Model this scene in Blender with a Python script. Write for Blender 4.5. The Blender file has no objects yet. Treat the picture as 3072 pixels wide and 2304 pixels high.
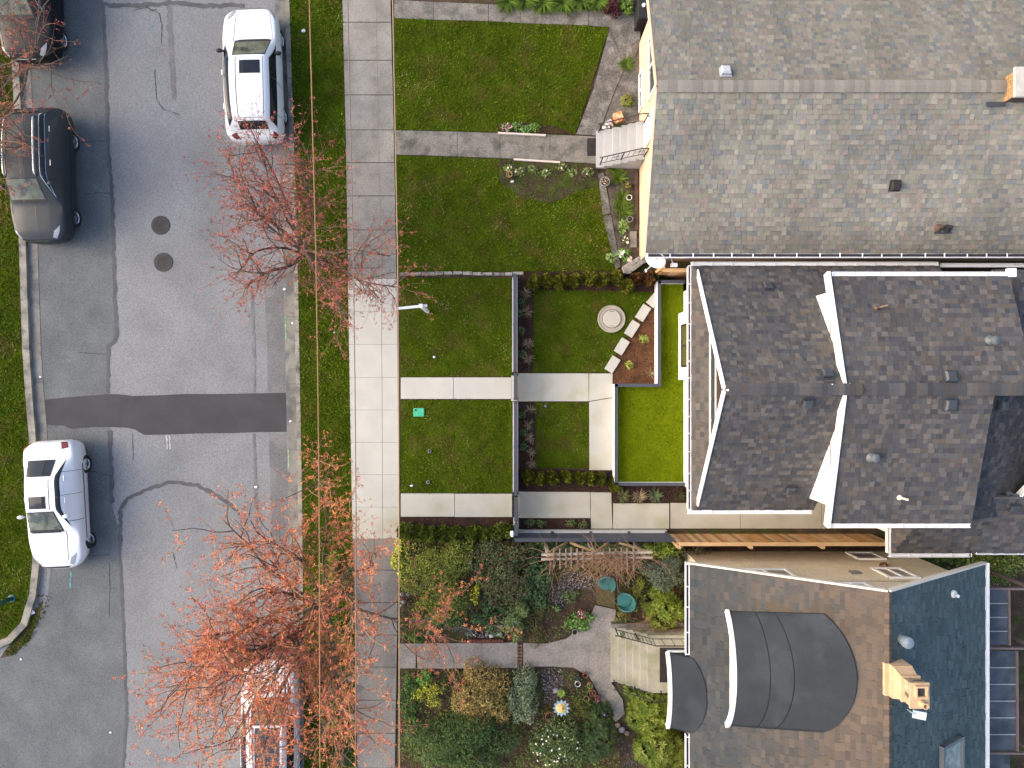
import bpy, bmesh, math, random
import numpy as np
from mathutils import Vector, Matrix

random.seed(7)
RNG = np.random.default_rng(11)
SC = bpy.context.scene
COL = SC.collection
PI = math.pi

# ------------------------------------------------------------------ camera, sky, sun, exposure
H = 25.0                      # camera height in metres
F = 2133.0                    # focal length in photograph pixels (3072 wide)
cam = bpy.data.cameras.new('camera')
cam.sensor_fit = 'HORIZONTAL'; cam.sensor_width = 36.0; cam.lens = 36.0 * F / 3072.0
cam.clip_end = 2000.0
cam_o = bpy.data.objects.new('camera', cam); COL.objects.link(cam_o)
cam_o.location = (0, 0, H); cam_o.rotation_euler = (0, 0, 0)
SC.camera = cam_o

SUN_EL = math.radians(32.0)
SUN_AZ = math.radians(-86.0)   # clockwise from +Y: the light comes from the street side, slightly from the top of the frame
world = bpy.data.worlds.new('World'); SC.world = world; world.use_nodes = True
_n = world.node_tree.nodes; _l = world.node_tree.links
_bg = _n['Background']
_sky = _n.new('ShaderNodeTexSky'); _sky.sky_type = 'NISHITA'; _sky.sun_disc = False
_sky.sun_elevation = SUN_EL; _sky.sun_rotation = SUN_AZ
_sky.air_density = 1.0; _sky.dust_density = 4.0; _sky.ozone_density = 1.0
_l.new(_sky.outputs[0], _bg.inputs[0]); _bg.inputs[1].default_value = 0.15
sun = bpy.data.lights.new('sun', 'SUN'); sun.energy = 0.65; sun.angle = math.radians(50); sun.color = (1.0, 0.79, 0.58)
sun_o = bpy.data.objects.new('sun', sun); COL.objects.link(sun_o)
_d = Vector((math.sin(SUN_AZ) * math.cos(SUN_EL), math.cos(SUN_AZ) * math.cos(SUN_EL), math.sin(SUN_EL)))
sun_o.rotation_euler = (-_d).to_track_quat('-Z', 'Y').to_euler(); sun_o.location = (-40, 10, 20)
SC.view_settings.view_transform = 'Standard'; SC.view_settings.look = 'None'
SC.view_settings.exposure = 1.34; SC.view_settings.gamma = 1.0

# ------------------------------------------------------------------ helpers
def P(px, py, h=0.0):
    """a point of the place: photograph direction at real height h above the pavement"""
    k = (H - h) / F
    return Vector(((px - 1536.0) * k, (1152.0 - py) * k, h))
def XY(px, py, h=0.0):
    v = P(px, py, h); return (v.x, v.y)

MATS = {}
def M(name, col, rough=.8, spec=.3, metal=0., var=.12, scale=1.5, fine=.12, fscale=45., bump=0., bscale=60., col2=None, pscale=None, pth=(.5, .62), trans=0., coat=0.):
    """procedural material: base colour with broad mottling, fine grain and an optional second colour in patches"""
    if name in MATS: return MATS[name]
    m = bpy.data.materials.new(name); m.use_nodes = True; MATS[name] = m
    nt = m.node_tree; N = nt.nodes; L = nt.links; b = N['Principled BSDF']
    b.inputs['Roughness'].default_value = rough; b.inputs['Metallic'].default_value = metal
    b.inputs['Specular IOR Level'].default_value = spec
    if coat: b.inputs['Coat Weight'].default_value = coat; b.inputs['Coat Roughness'].default_value = .05
    if trans: b.inputs['Transmission Weight'].default_value = trans
    geo = N.new('ShaderNodeNewGeometry')
    def noise(s, det=3.):
        t = N.new('ShaderNodeTexNoise'); t.inputs['Scale'].default_value = s; t.inputs['Detail'].default_value = det
        L.new(geo.outputs['Position'], t.inputs['Vector']); return t.outputs['Fac']
    def ramp(sock, a, bb, lo, hi):
        r = N.new('ShaderNodeMapRange'); r.inputs[1].default_value = a; r.inputs[2].default_value = bb
        r.inputs[3].default_value = lo; r.inputs[4].default_value = hi; L.new(sock, r.inputs[0]); return r.outputs[0]
    c = N.new('ShaderNodeRGB'); c.outputs[0].default_value = (*col, 1); cur = c.outputs[0]
    if col2 is not None:
        mx = N.new('ShaderNodeMix'); mx.data_type = 'RGBA'
        L.new(ramp(noise(pscale or scale, 6.), pth[0], pth[1], 0, 1), mx.inputs[0]); L.new(cur, mx.inputs[6]); mx.inputs[7].default_value = (*col2, 1); cur = mx.outputs[2]
    f = ramp(noise(scale, 4.), .3, .7, 1 - var, 1 + var)
    if fine:
        g = ramp(noise(fscale, 2.), .3, .7, 1 - fine, 1 + fine)
        mm = N.new('ShaderNodeMath'); mm.operation = 'MULTIPLY'; L.new(f, mm.inputs[0]); L.new(g, mm.inputs[1]); f = mm.outputs[0]
    vm = N.new('ShaderNodeVectorMath'); vm.operation = 'SCALE'; L.new(cur, vm.inputs[0]); L.new(f, vm.inputs['Scale'])
    L.new(vm.outputs[0], b.inputs['Base Color'])
    if bump:
        bp = N.new('ShaderNodeBump'); bp.inputs['Strength'].default_value = bump; bp.inputs['Distance'].default_value = .02
        L.new(noise(bscale, 3.), bp.inputs['Height']); L.new(bp.outputs[0], b.inputs['Normal'])
    return m
def MA(name, rough=.8, spec=.25, fine=.15, fscale=90., var=0.0, scale=.6):
    """procedural material whose colour is the piece's own colour attribute times grain"""
    if name in MATS: return MATS[name]
    m = bpy.data.materials.new(name); m.use_nodes = True; MATS[name] = m
    nt = m.node_tree; N = nt.nodes; L = nt.links; b = N['Principled BSDF']
    b.inputs['Roughness'].default_value = rough; b.inputs['Specular IOR Level'].default_value = spec
    a = N.new('ShaderNodeAttribute'); a.attribute_name = 'col'
    geo = N.new('ShaderNodeNewGeometry')
    t = N.new('ShaderNodeTexNoise'); t.inputs['Scale'].default_value = fscale; L.new(geo.outputs['Position'], t.inputs['Vector'])
    r = N.new('ShaderNodeMapRange'); r.inputs[1].default_value = .3; r.inputs[2].default_value = .7; r.inputs[3].default_value = 1 - fine; r.inputs[4].default_value = 1 + fine
    L.new(t.outputs['Fac'], r.inputs[0]); f = r.outputs[0]
    if var:
        t2 = N.new('ShaderNodeTexNoise'); t2.inputs['Scale'].default_value = scale; t2.inputs['Detail'].default_value = 4; L.new(geo.outputs['Position'], t2.inputs['Vector'])
        r2 = N.new('ShaderNodeMapRange'); r2.inputs[1].default_value = .3; r2.inputs[2].default_value = .7; r2.inputs[3].default_value = 1 - var; r2.inputs[4].default_value = 1 + var
        L.new(t2.outputs['Fac'], r2.inputs[0])
        mm = N.new('ShaderNodeMath'); mm.operation = 'MULTIPLY'; L.new(f, mm.inputs[0]); L.new(r2.outputs[0], mm.inputs[1]); f = mm.outputs[0]
    vm = N.new('ShaderNodeVectorMath'); vm.operation = 'SCALE'; L.new(a.outputs['Color'], vm.inputs[0]); L.new(f, vm.inputs['Scale'])
    L.new(vm.outputs[0], b.inputs['Base Color'])
    return m

OFF = {}
def tag(o, label=None, cat=None, group=None, kind=None):
    if label: o['label'] = label
    if cat: o['category'] = cat
    if group: o['group'] = group
    if kind: o['kind'] = kind
    return o
def thing(name, label, cat, loc, group=None):
    o = bpy.data.objects.new(name, None); COL.objects.link(o)
    o.empty_display_size = .2; o.location = loc; OFF[o] = Vector(loc)
    return tag(o, label, cat, group)
def struct_root(name):
    o = bpy.data.objects.new(name, None); COL.objects.link(o); o['kind'] = 'structure'; OFF[o] = Vector((0, 0, 0)); return o
def link(name, me, mat, parent=None, loc=None):
    o = bpy.data.objects.new(name, me); COL.objects.link(o)
    if mat is not None and not me.materials: me.materials.append(mat)
    if parent is not None:
        o.parent = parent; OFF[o] = OFF[parent]
    elif loc is not None:
        o.location = loc; OFF[o] = Vector(loc)
    else: OFF[o] = Vector((0, 0, 0))
    return o

class MB:
    """collects geometry in place coordinates and links it as ONE mesh object"""
    def __init__(s): s.v = []; s.f = []
    def add(s, vs, fs):
        b = len(s.v); s.v += [tuple(p) for p in vs]; s.f += [tuple(b + i for i in q) for q in fs]; return s
    def box(s, x0, x1, y0, y1, z0, z1):
        return s.add([(x0,y0,z0),(x1,y0,z0),(x1,y1,z0),(x0,y1,z0),(x0,y0,z1),(x1,y0,z1),(x1,y1,z1),(x0,y1,z1)],
                     [(3,2,1,0),(4,5,6,7),(0,1,5,4),(1,2,6,5),(2,3,7,6),(3,0,4,7)])
    def bar(s, a, b, w, h, up=(0, 0, 1)):
        """a square bar from a to b, w wide, h deep along up"""
        a = Vector(a); b = Vector(b); d = (b - a).normalized(); up = Vector(up)
        r = d.cross(up)
        if r.length < 1e-4: r = d.cross(Vector((1, 0, 0)))
        r.normalize(); u = r.cross(d).normalized()
        c = []
        for e in (a, b):
            for i, j in ((-1,-1),(1,-1),(1,1),(-1,1)): c.append(e + r * (i * w / 2) + u * (j * h / 2))
        return s.add(c, [(3,2,1,0),(4,5,6,7),(0,1,5,4),(1,2,6,5),(2,3,7,6),(3,0,4,7)])
    def prism(s, pts, z0, z1):
        """pts: outline as (x, y), any winding"""
        A = sum(pts[i][0] * pts[(i+1) % len(pts)][1] - pts[(i+1) % len(pts)][0] * pts[i][1] for i in range(len(pts)))
        if A < 0: pts = pts[::-1]
        n = len(pts)
        vs = [(x, y, z0) for x, y in pts] + [(x, y, z1) for x, y in pts]
        return s.add(vs, [tuple(range(n))[::-1], tuple(range(n, 2 * n))] + [(i, (i+1) % n, n + (i+1) % n, n + i) for i in range(n)])
    def sheet(s, pts, z):
        A = sum(pts[i][0] * pts[(i+1) % len(pts)][1] - pts[(i+1) % len(pts)][0] * pts[i][1] for i in range(len(pts)))
        if A < 0: pts = pts[::-1]
        return s.add([(x, y, z) for x, y in pts], [tuple(range(len(pts)))])
    def tube(s, pts, rad, n=6, cap=True):
        pts = [Vector(p) for p in pts]; m = len(pts)
        rad = rad if hasattr(rad, '__len__') else [rad] * m
        vs = []; ref = Vector((0.31, 0.17, .93)).normalized()
        for i, p in enumerate(pts):
            d = (pts[min(i+1, m-1)] - pts[max(i-1, 0)]).normalized()
            r = d.cross(ref)
            if r.length < .05: r = d.cross(Vector((1, 0, 0)))
            r.normalize(); u = d.cross(r)
            for k in range(n):
                a = 2 * PI * k / n; vs.append(p + (r * math.cos(a) + u * math.sin(a)) * rad[i])
        fs = [(i*n + k, i*n + (k+1) % n, (i+1)*n + (k+1) % n, (i+1)*n + k) for i in range(m-1) for k in range(n)]
        if cap: fs += [tuple(range(n))[::-1], tuple((m-1)*n + k for k in range(n))]
        return s.add(vs, fs)
    def lathe(s, c, prof, n=20):
        """prof: list of (radius, z) turned about the vertical through c"""
        c = Vector(c); vs = []; m = len(prof)
        for r, z in prof:
            for k in range(n):
                a = 2 * PI * k / n; vs.append((c.x + r * math.cos(a), c.y + r * math.sin(a), c.z + z))
        fs = [(i*n + k, i*n + (k+1) % n, (i+1)*n + (k+1) % n, (i+1)*n + k) for i in range(m-1) for k in range(n)]
        fs += [tuple(range(n))[::-1], tuple((m-1)*n + k for k in range(n))]
        return s.add(vs, fs)
    def blob(s, c, r, jit=.15, sub=2, squash=(1, 1, 1)):
        bm = bmesh.new(); bmesh.ops.create_icosphere(bm, subdivisions=sub, radius=1.0)
        vs = [Vector((v.co.x*squash[0], v.co.y*squash[1], v.co.z*squash[2])) * r * (1 + random.uniform(-jit, jit)) + Vector(c) for v in bm.verts]
        fs = [tuple(v.index for v in f.verts) for f in bm.faces]; bm.free()
        return s.add(vs, fs)
    def build(s, name, mat, parent=None, loc=None, smooth=False, bevel=0.0):
        o = Vector(loc) if loc is not None else (OFF[parent] if parent is not None else Vector((0, 0, 0)))
        me = bpy.data.meshes.new(name)
        me.from_pydata([(x - o.x, y - o.y, z - o.z) for x, y, z in s.v], [], s.f); me.update()
        if smooth: me.polygons.foreach_set('use_smooth', [True] * len(me.polygons))
        ob = link(name, me, mat, parent, loc)
        if bevel:
            md = ob.modifiers.new('bevel', 'BEVEL'); md.width = bevel; md.segments = 2; md.limit_method = 'ANGLE'
        return ob
def top(ob, label, cat, group=None): return tag(ob, label, cat, group)

def mesh_np(name, V, Fq, cols=None):
    """fast mesh from numpy arrays; faces all the same size"""
    me = bpy.data.meshes.new(name); nv = len(V); nf, k = Fq.shape
    me.vertices.add(nv); me.vertices.foreach_set('co', np.ascontiguousarray(V, dtype=np.float32).ravel())
    me.loops.add(nf * k); me.loops.foreach_set('vertex_index', np.ascontiguousarray(Fq, dtype=np.int32).ravel())
    me.polygons.add(nf); me.polygons.foreach_set('loop_start', np.arange(0, nf * k, k, dtype=np.int32))
    me.update(calc_edges=True)
    if cols is not None:
        a = me.attributes.new('col', 'FLOAT_COLOR', 'POINT')
        c = np.ones((nv, 4), dtype=np.float32); c[:, :3] = cols; a.data.foreach_set('color', c.ravel())
    return me
def pick(pal, n):
    pal = np.array(pal, dtype=np.float32); c = pal[RNG.integers(0, len(pal), n)]
    return c * RNG.uniform(.75, 1.25, (n, 1)).astype(np.float32)
def inpoly(px, py, poly):
    r = np.zeros(len(px), bool); n = len(poly); j = n - 1
    for i in range(n):
        xi, yi = poly[i]; xj, yj = poly[j]
        c = ((yi > py) != (yj > py)) & (px < (xj - xi) * (py - yi) / ((yj - yi) or 1e-9) + xi); r ^= c; j = i
    return r
def scatter(poly, dens):
    xs = [p[0] for p in poly]; ys = [p[1] for p in poly]
    n = int((max(xs) - min(xs)) * (max(ys) - min(ys)) * dens)
    x = RNG.uniform(min(xs), max(xs), n); y = RNG.uniform(min(ys), max(ys), n); k = inpoly(x, y, poly)
    return x[k], y[k]
def vnoise(x, y, s):
    return (np.sin(x*s*1.3 + 1.7*np.sin(y*s*.9 + 1.1)) + np.sin(y*s*1.1 + 1.9*np.sin(x*s*.7 + .4)) + np.sin((x+y)*s*2.3 + np.sin(x*s*3.1)) * .6) / 2.6
def norm(a): return a / np.maximum(np.linalg.norm(a, axis=1, keepdims=True), 1e-6)
def leaf_arrays(c, A, nrm, l, w):
    """rhombic leaves: base points c, long axis A, facing nrm"""
    B = norm(np.cross(A, nrm)); l = np.asarray(l).reshape(-1, 1); w = np.asarray(w).reshape(-1, 1)
    n = len(c); V = np.empty((n, 4, 3), np.float32)
    V[:, 0] = c; V[:, 1] = c + A*l*.5 + B*w*.5 - nrm*l*.06; V[:, 2] = c + A*l; V[:, 3] = c + A*l*.5 - B*w*.5 - nrm*l*.06
    return V.reshape(-1, 3), np.arange(n * 4).reshape(n, 4)
def randdir(n): return norm(RNG.normal(size=(n, 3)))
LEAF = None
ORD = ['first','second','third','fourth','fifth','sixth','seventh','eighth','ninth','tenth','eleventh','twelfth']

# ================================================================== THE SETTING
RZ = -0.12                                     # carriageway level; the pavement is 0
m_earth = M('earth', (.045, .034, .024), .95, .1, var=.3, scale=2, fine=.35, fscale=60, bump=.5)
m_asph = M('asphalt', (.206, .212, .216), .92, .25, var=.10, scale=.35, fine=.30, fscale=38, bump=.35, bscale=70, col2=(.178, .183, .186), pscale=.8, pth=(.45, .7))
m_asph_d = M('asphalt_older_lane', (.112, .122, .126), .92, .25, var=.14, scale=.6, fine=.32, fscale=38, bump=.35, bscale=70, col2=(.142, .150, .152), pscale=1.1, pth=(.45, .75))
m_patch = M('asphalt_new_patch', (.054, .053, .057), .9, .3, var=.12, scale=1.2, fine=.2, fscale=45, bump=.2, bscale=80)
m_tar = M('tar_seal', (.078, .080, .085), .75, .35, var=.2, scale=2, fine=.2)
m_crack = M('crack_tar', (.06, .06, .064), .9, .2)
m_gut = M('gutter_concrete', (.205, .195, .172), .9, .25, var=.22, scale=1.6, fine=.22, fscale=45, bump=.2, col2=(.13, .13, .125), pscale=2.2)
m_kerb = M('kerb_concrete', (.26, .24, .20), .9, .25, var=.25, scale=2.2, fine=.22, fscale=40, bump=.2, col2=(.15, .15, .13), pscale=2.5)
m_newc = M('new_concrete', (.462, .452, .402), .85, .3, var=.05, scale=.9, fine=.05, fscale=50, bump=.05, col2=(.425, .42, .38), pscale=2.0, pth=(.4, .8))
m_newc_st = M('new_concrete_stained', (.445, .435, .375), .85, .3, var=.07, scale=1.1, fine=.05, fscale=50, bump=.05, col2=(.39, .365, .26), pscale=1.3, pth=(.5, .75))
m_newc_gr = M('new_concrete_greened', (.47, .445, .375), .85, .3, var=.07, scale=1.1, fine=.06, fscale=50, bump=.05, col2=(.38, .365, .25), pscale=1.2, pth=(.45, .75))
m_oldc = M('old_concrete', (.245, .232, .205), .9, .25, var=.16, scale=1.0, fine=.2, fscale=30, bump=.2, col2=(.205, .194, .17), pscale=1.8)
m_oldc_d = M('old_concrete_dark', (.185, .172, .15), .92, .2, var=.25, scale=1.3, fine=.3, fscale=26, bump=.3, col2=(.12, .115, .10), pscale=2.2)
m_aggr = M('weathered_aggregate', (.125, .118, .108), .95, .15, var=.25, scale=1.6, fine=.4, fscale=28, bump=.4, col2=(.19, .18, .165), pscale=3.0)
m_gard = M('garden_path_concrete', (.285, .255, .22), .92, .2, var=.15, scale=1.2, fine=.25, fscale=26, bump=.25, col2=(.235, .212, .18), pscale=2.0)
m_joint = M('joint_dirt', (.035, .03, .025), .95, .1)
m_turf0 = M('lawn_soil', (.042, .064, .003), .95, .03, var=.3, scale=1.5, fine=.3, fscale=40, col2=(.062, .058, .010), pscale=1.2)
m_mulch = M('bark_mulch', (.045, .026, .02), .95, .1, var=.3, scale=3, fine=.5, fscale=30, bump=.8, bscale=40)
m_mulch_w = M('bark_mulch_reddish', (.10, .047, .024), .95, .1, var=.3, scale=3, fine=.45, fscale=30, bump=.8, bscale=40)
m_gsoil = M('garden_soil', (.075, .052, .036), .95, .1, var=.3, scale=2.5, fine=.45, fscale=30, bump=.8, bscale=40, col2=(.06, .065, .02), pscale=1.6)

g = MB().box(-220, 220, -220, 220, -1.0, -.17).build('ground', m_earth); tag(g, kind='structure')
def lerp_tab(tab, y):
    for (y0, x0), (y1, x1) in zip(tab, tab[1:]):
        if y <= y1: return x0 + (x1 - x0) * (y - y0) / (y1 - y0)
    return tab[-1][1]
SW_L = [(-900, 1005), (0, 1026), (400, 1036), (768, 1042), (1152, 1049), (1536, 1056), (2304, 1072), (3200, 1085)]
SW_R = [(-900, 1155), (0, 1173), (390, 1183), (768, 1190), (1152, 1194), (1536, 1197), (1640, 1197), (2304, 1186), (3200, 1175)]
GR_L = [(-900, 795), (0, 825), (768, 849), (1152, 858), (1536, 865), (2304, 873), (3200, 880)]
KR_L = [(-900, 826), (0, 855), (768, 882), (1152, 889), (1536, 896), (2304, 902), (3200, 908)]
KR_R = [(-900, 838), (0, 868), (768, 893), (1152, 900), (1536, 907), (2304, 912), (3200, 917)]
YS = [-900, -500, -200, 0, 200, 400, 600, 768, 950, 1152, 1350, 1536, 1750, 2000, 2304, 2700, 3200]
KL = [(-60, -900), (-10, -350), (22, 0), (36, 200), (50, 500), (58, 768), (67, 1046), (76, 1185), (86, 1300), (92, 1420), (97, 1560), (97, 1690), (88, 1780), (62, 1868), (20, 1912), (-60, 1945), (-400, 1975)]
def off_line(pts, d):
    """pts: place coordinates (x, y); shift to the right of travel by d"""
    out = []
    for i in range(len(pts)):
        a = Vector(pts[max(i-1, 0)]); b = Vector(pts[min(i+1, len(pts)-1)]); t = (b - a).normalized()
        out.append((pts[i][0] + t.y * d, pts[i][1] - t.x * d))
    return out
kl = [XY(x, y) for x, y in KL]                    # runs down the picture: right of travel is the picture's left
kl_in = off_line(kl, -.24); gl_in = off_line(kl, -.58)
# carriageway, one sheet; the older lane strip along the far side lies 4 mm above it
pts = [XY(lerp_tab(GR_L, y), y, RZ) for y in YS]
road = MB().sheet(pts + [(-60, -26), (-60, 24)], RZ).build('road', m_asph); tag(road, kind='structure')
lane_r = [(285, -900), (300, -300), (310, 9), (319, 231), (324, 416), (336, 579), (341, 768), (350, 1018), (326, 1041), (324, 1180), (331, 1290), (336, 1510), (358, 1600), (361, 1675), (370, 1860), (380, 2138), (370, 2304), (375, 3200)]
old_lane = MB().sheet([XY(x, y, RZ) for x, y in lane_r] + [(-59, -25), (-59, -9.7)] + gl_in[::-1], RZ + .004).build('older_lane', m_asph_d, road)
trench = [(127,1201),(160,1196),(222,1190),(280,1186),(324,1182),(360,1183),(398,1188),(470,1186),(556,1182),(660,1182),(768,1180),(858,1178),
          (861,1240),(862,1296),(780,1296),(700,1299),(600,1300),(520,1303),(435,1305),(420,1298),(407,1289),(380,1283),(330,1281),(278,1282),(240,1284),(222,1287),(205,1284),(194,1277),(160,1275),(127,1273)]
MB().sheet([XY(x, y, RZ) for x, y in trench], RZ + .011).build('trench_patch', m_patch, road)
m_edge = M('asphalt_worn_edge', (.150, .147, .148), .92, .25, var=.14, scale=.7, fine=.3, fscale=38, bump=.3, col2=(.175, .168, .165), pscale=1.4)
MB().sheet([XY(x, y, RZ) for x, y in [(792,860),(800,1000),(803,1177),(857,1177),(853,950),(850,800)]], RZ + .003).build('worn_edge_strip', m_edge, road)
MB().sheet([XY(x, y, RZ) for x, y in [(806,1300),(812,1500),(815,1700),(866,1700),(863,1450),(861,1300)]], RZ + .003).build('worn_edge_strip', m_edge, road)
def ribbon(pxs, w, z, mat, parent, name, jit=.35, step=.12):
    """an uneven ribbon along a pixel path on the carriageway"""
    pts = [Vector(XY(x, y, RZ)) for x, y in pxs]; line = []
    for a, b in zip(pts, pts[1:]):
        n = max(1, int((b - a).length / step)); line += [a + (b - a) * (i / n) for i in range(n)]
    line.append(pts[-1]); L_ = []; R_ = []
    for i, p in enumerate(line):
        t = (line[min(i+1, len(line)-1)] - line[max(i-1, 0)]).normalized(); nn = Vector((-t.y, t.x))
        q = p + nn * random.uniform(-1, 1) * w * jit * .4
        L_.append(q + nn * w * .5 * (1 + random.uniform(-jit, jit))); R_.append(q - nn * w * .5 * (1 + random.uniform(-jit, jit)))
    n = len(line)
    MB().add([(p.x, p.y, z) for p in L_ + R_], [(i, n + i, n + i + 1, i + 1) for i in range(n - 1)]).build(name, mat, parent)
ribbon(lane_r[2:8], .13, RZ + .008, m_tar, road, 'tar_seam')
ribbon(lane_r[7:10], .12, RZ + .008, m_tar, road, 'tar_seam')
ribbon(lane_r[10:12], .15, RZ + .008, m_tar, road, 'tar_seam')
ribbon(lane_r[12:17], .10, RZ + .008, m_tar, road, 'tar_seam')
ribbon([(361,1640),(361,1527),(384,1495),(431,1472),(514,1445),(593,1456),(657,1490),(713,1532)], .13, RZ + .0085, m_tar, road, 'tar_seam')
ribbon([(308,14),(420,17),(520,8),(620,18),(735,16)], .15, RZ + .0085, m_tar, road, 'tar_seam')
ribbon([(505,-80),(510,90),(520,240),(522,300)], .17, RZ + .0065, m_edge, road, 'tar_seam')
ribbon([(755,860),(762,1020),(764,1178)], .09, RZ + .0065, m_edge, road, 'tar_seam')
ribbon([(762,1300),(766,1450),(770,1600)], .09, RZ + .0065, m_edge, road, 'tar_seam')
for c_ in ([(232,430),(280,424),(325,423)], [(252,583),(300,578),(336,582)], [(264,1411),(300,1418),(336,1428)], [(232,1057),(280,1060),(322,1064)],
           [(464,208),(470,300),(490,328),(540,345)], [(262,1668),(330,1664)], [(328,1690),(330,1763),(352,1766)], [(330,1763),(327,1850)],
           [(398,32),(440,22),(478,40),(486,75),(484,130)], [(520,1660),(526,1690),(530,1705)], [(440,20),(455,34),(470,28)], [(398,1300),(400,1380)]):
    ribbon(c_, .02, RZ + .0088, m_crack, road, 'crack', .8, .06)
m_green_p = M('marking_paint_lime', (.24, .36, .20), .8, .2, var=.35, scale=8, fine=.4); m_teal_p = M('marking_paint_teal', (.10, .26, .29), .8, .2, var=.35, scale=8, fine=.4)
m_white_p = M('marking_paint_white', (.38, .38, .37), .8, .2, var=.35, scale=8, fine=.4)
for pth, mt in (([(856,950),(858,1020)], m_green_p), ([(866,1345),(867,1405)], m_green_p), ([(65,800),(67,880)], m_teal_p), ([(62,82),(69,81)], m_teal_p), ([(213,1715),(212,1765)], m_teal_p), ([(453,82),(460,78)], m_teal_p),
                ([(500,1305),(502,1348)], m_white_p), ([(508,1305),(511,1348)], m_white_p), ([(535,1411),(542,1409)], m_teal_p)):
    ribbon(pth, .05, RZ + .0095 if pth[0][0] not in (856, 866, 65) else RZ + .02, mt, road, 'survey_mark', .5, .08)

# gutters and kerbs, in the segments that their joints show
def along(line_a, line_b, z0, z1, root, name, mat, seg=3):
    k = 0
    for i in range(0, len(line_a) - 1, 1):
        a0, a1, b0, b1 = (Vector(q) for q in (line_a[i], line_a[i+1], line_b[i], line_b[i+1]))
        n = max(1, round((a1 - a0).length / seg))
        for j in range(n):
            t0 = j / n + .002; t1 = (j + 1) / n - .002
            q = [a0.lerp(a1, t0), a0.lerp(a1, t1), b0.lerp(b1, t1), b0.lerp(b1, t0)]
            MB().prism([(p.x, p.y) for p in q], z0, z1).build(name, mat, root)
kerb_r = struct_root('kerb'); gut_r = struct_root('gutter')
gA = [XY(lerp_tab(GR_L, y), y, RZ) for y in YS]; gB = [XY(lerp_tab(KR_L, y), y, -.06) for y in YS]; gC = [XY(lerp_tab(KR_R, y), y) for y in YS]
along(gA, gB, -.16, RZ + .012, gut_r, 'gutter_slab', m_gut); along(gB, gC, -.16, .005, kerb_r, 'kerb_stone', m_kerb)
kerb_l = struct_root('kerb'); gut_l = struct_root('gutter')
along(kl, kl_in, -.16, .01, kerb_l, 'kerb_stone', m_kerb, 2.4); along(kl_in[:12], gl_in[:12], -.16, RZ + .014, gut_l, 'gutter_slab', m_gut, 2.4)
# verges
left_v = MB().prism(kl + [(-60, -9.6), (-60, 22)], -.16, -.005).build('verge', m_turf0); tag(left_v, kind='structure')
vR = [XY(lerp_tab(SW_L, y), y) for y in YS]
right_v = MB().prism(gC + vR[::-1], -.16, -.01).build('verge', m_turf0); tag(right_v, kind='structure')
yard = MB().prism([XY(lerp_tab(SW_R, y), y) for y in YS] + [(80, -24), (80, 22)], -.16, -.03).build('yard_ground', m_gsoil); tag(yard, kind='structure')

# pavement slabs
pave = struct_root('pavement'); joints = MB().sheet([XY(lerp_tab(SW_L, y), y) for y in YS] + [XY(lerp_tab(SW_R, y), y) for y in YS[::-1]], -.02).build('joint_bed', m_joint, pave)
def slab(px0, px1, py0, py1, mat, root=pave, zt=.012, gap=.006, name='slab', sl=None, sr=None):
    sl = sl or SW_L; sr = sr or SW_R
    q = [XY(lerp_tab(sl, py0), py0), XY(lerp_tab(sr, py0), py0), XY(lerp_tab(sr, py1), py1), XY(lerp_tab(sl, py1), py1)]
    c = Vector((sum(p[0] for p in q) / 4, sum(p[1] for p in q) / 4))
    q = [tuple(c + (Vector(p) - c) * (1 - gap * 1.6 / max((Vector(p) - c).length, .2))) for p in q]
    MB().prism(q, -.14, zt).build(name, mat, root, bevel=.006)
ys_old = [-480,-372,-264,-156,-44,67,181,285,390,488,588,690,762,836]
for a, b in zip(ys_old, ys_old[1:]): slab(0, 0, a, b, m_oldc, gap=.012)
ys_new = [836,935,1033,1132,1230,1327,1424,1521,1616]
for i, (a, b) in enumerate(zip(ys_new, ys_new[1:])): slab(0, 0, a, b, m_newc if i < 7 else m_newc_st, zt=.016, gap=.0035)
ys_o2 = [1616,1710,1807,1905,2001,2100,2200,2304,2410,2520,2640]
m_oldc_b = M('old_concrete_stained', (.225, .212, .188), .9, .25, var=.12, scale=.9, fine=.22, fscale=28, bump=.25, col2=(.18, .17, .15), pscale=.8)
for a, b in zip(ys_o2, ys_o2[1:]): slab(0, 0, a, b, m_oldc_b, gap=.01)
def paving(name, polys, zt=.02, gap=.005):
    """a path: a root with one slab per outline; outlines in photograph pixels on the ground"""
    root = struct_root(name)
    for poly, mt in polys:
        q = [Vector(XY(x, y)) for x, y in poly]; c = sum(q, Vector((0, 0))) / len(q)
        q = [tuple(c + (p - c) * (1 - gap * 1.5 / max((p - c).length, .2))) for p in q]
        MB().prism(q, -.14, zt).build('slab', mt, root, bevel=.006)
    return root
def rect(x0, x1, y0, y1): return [(x0, y0), (x1, y0), (x1, y1), (x0, y1)]
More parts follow.
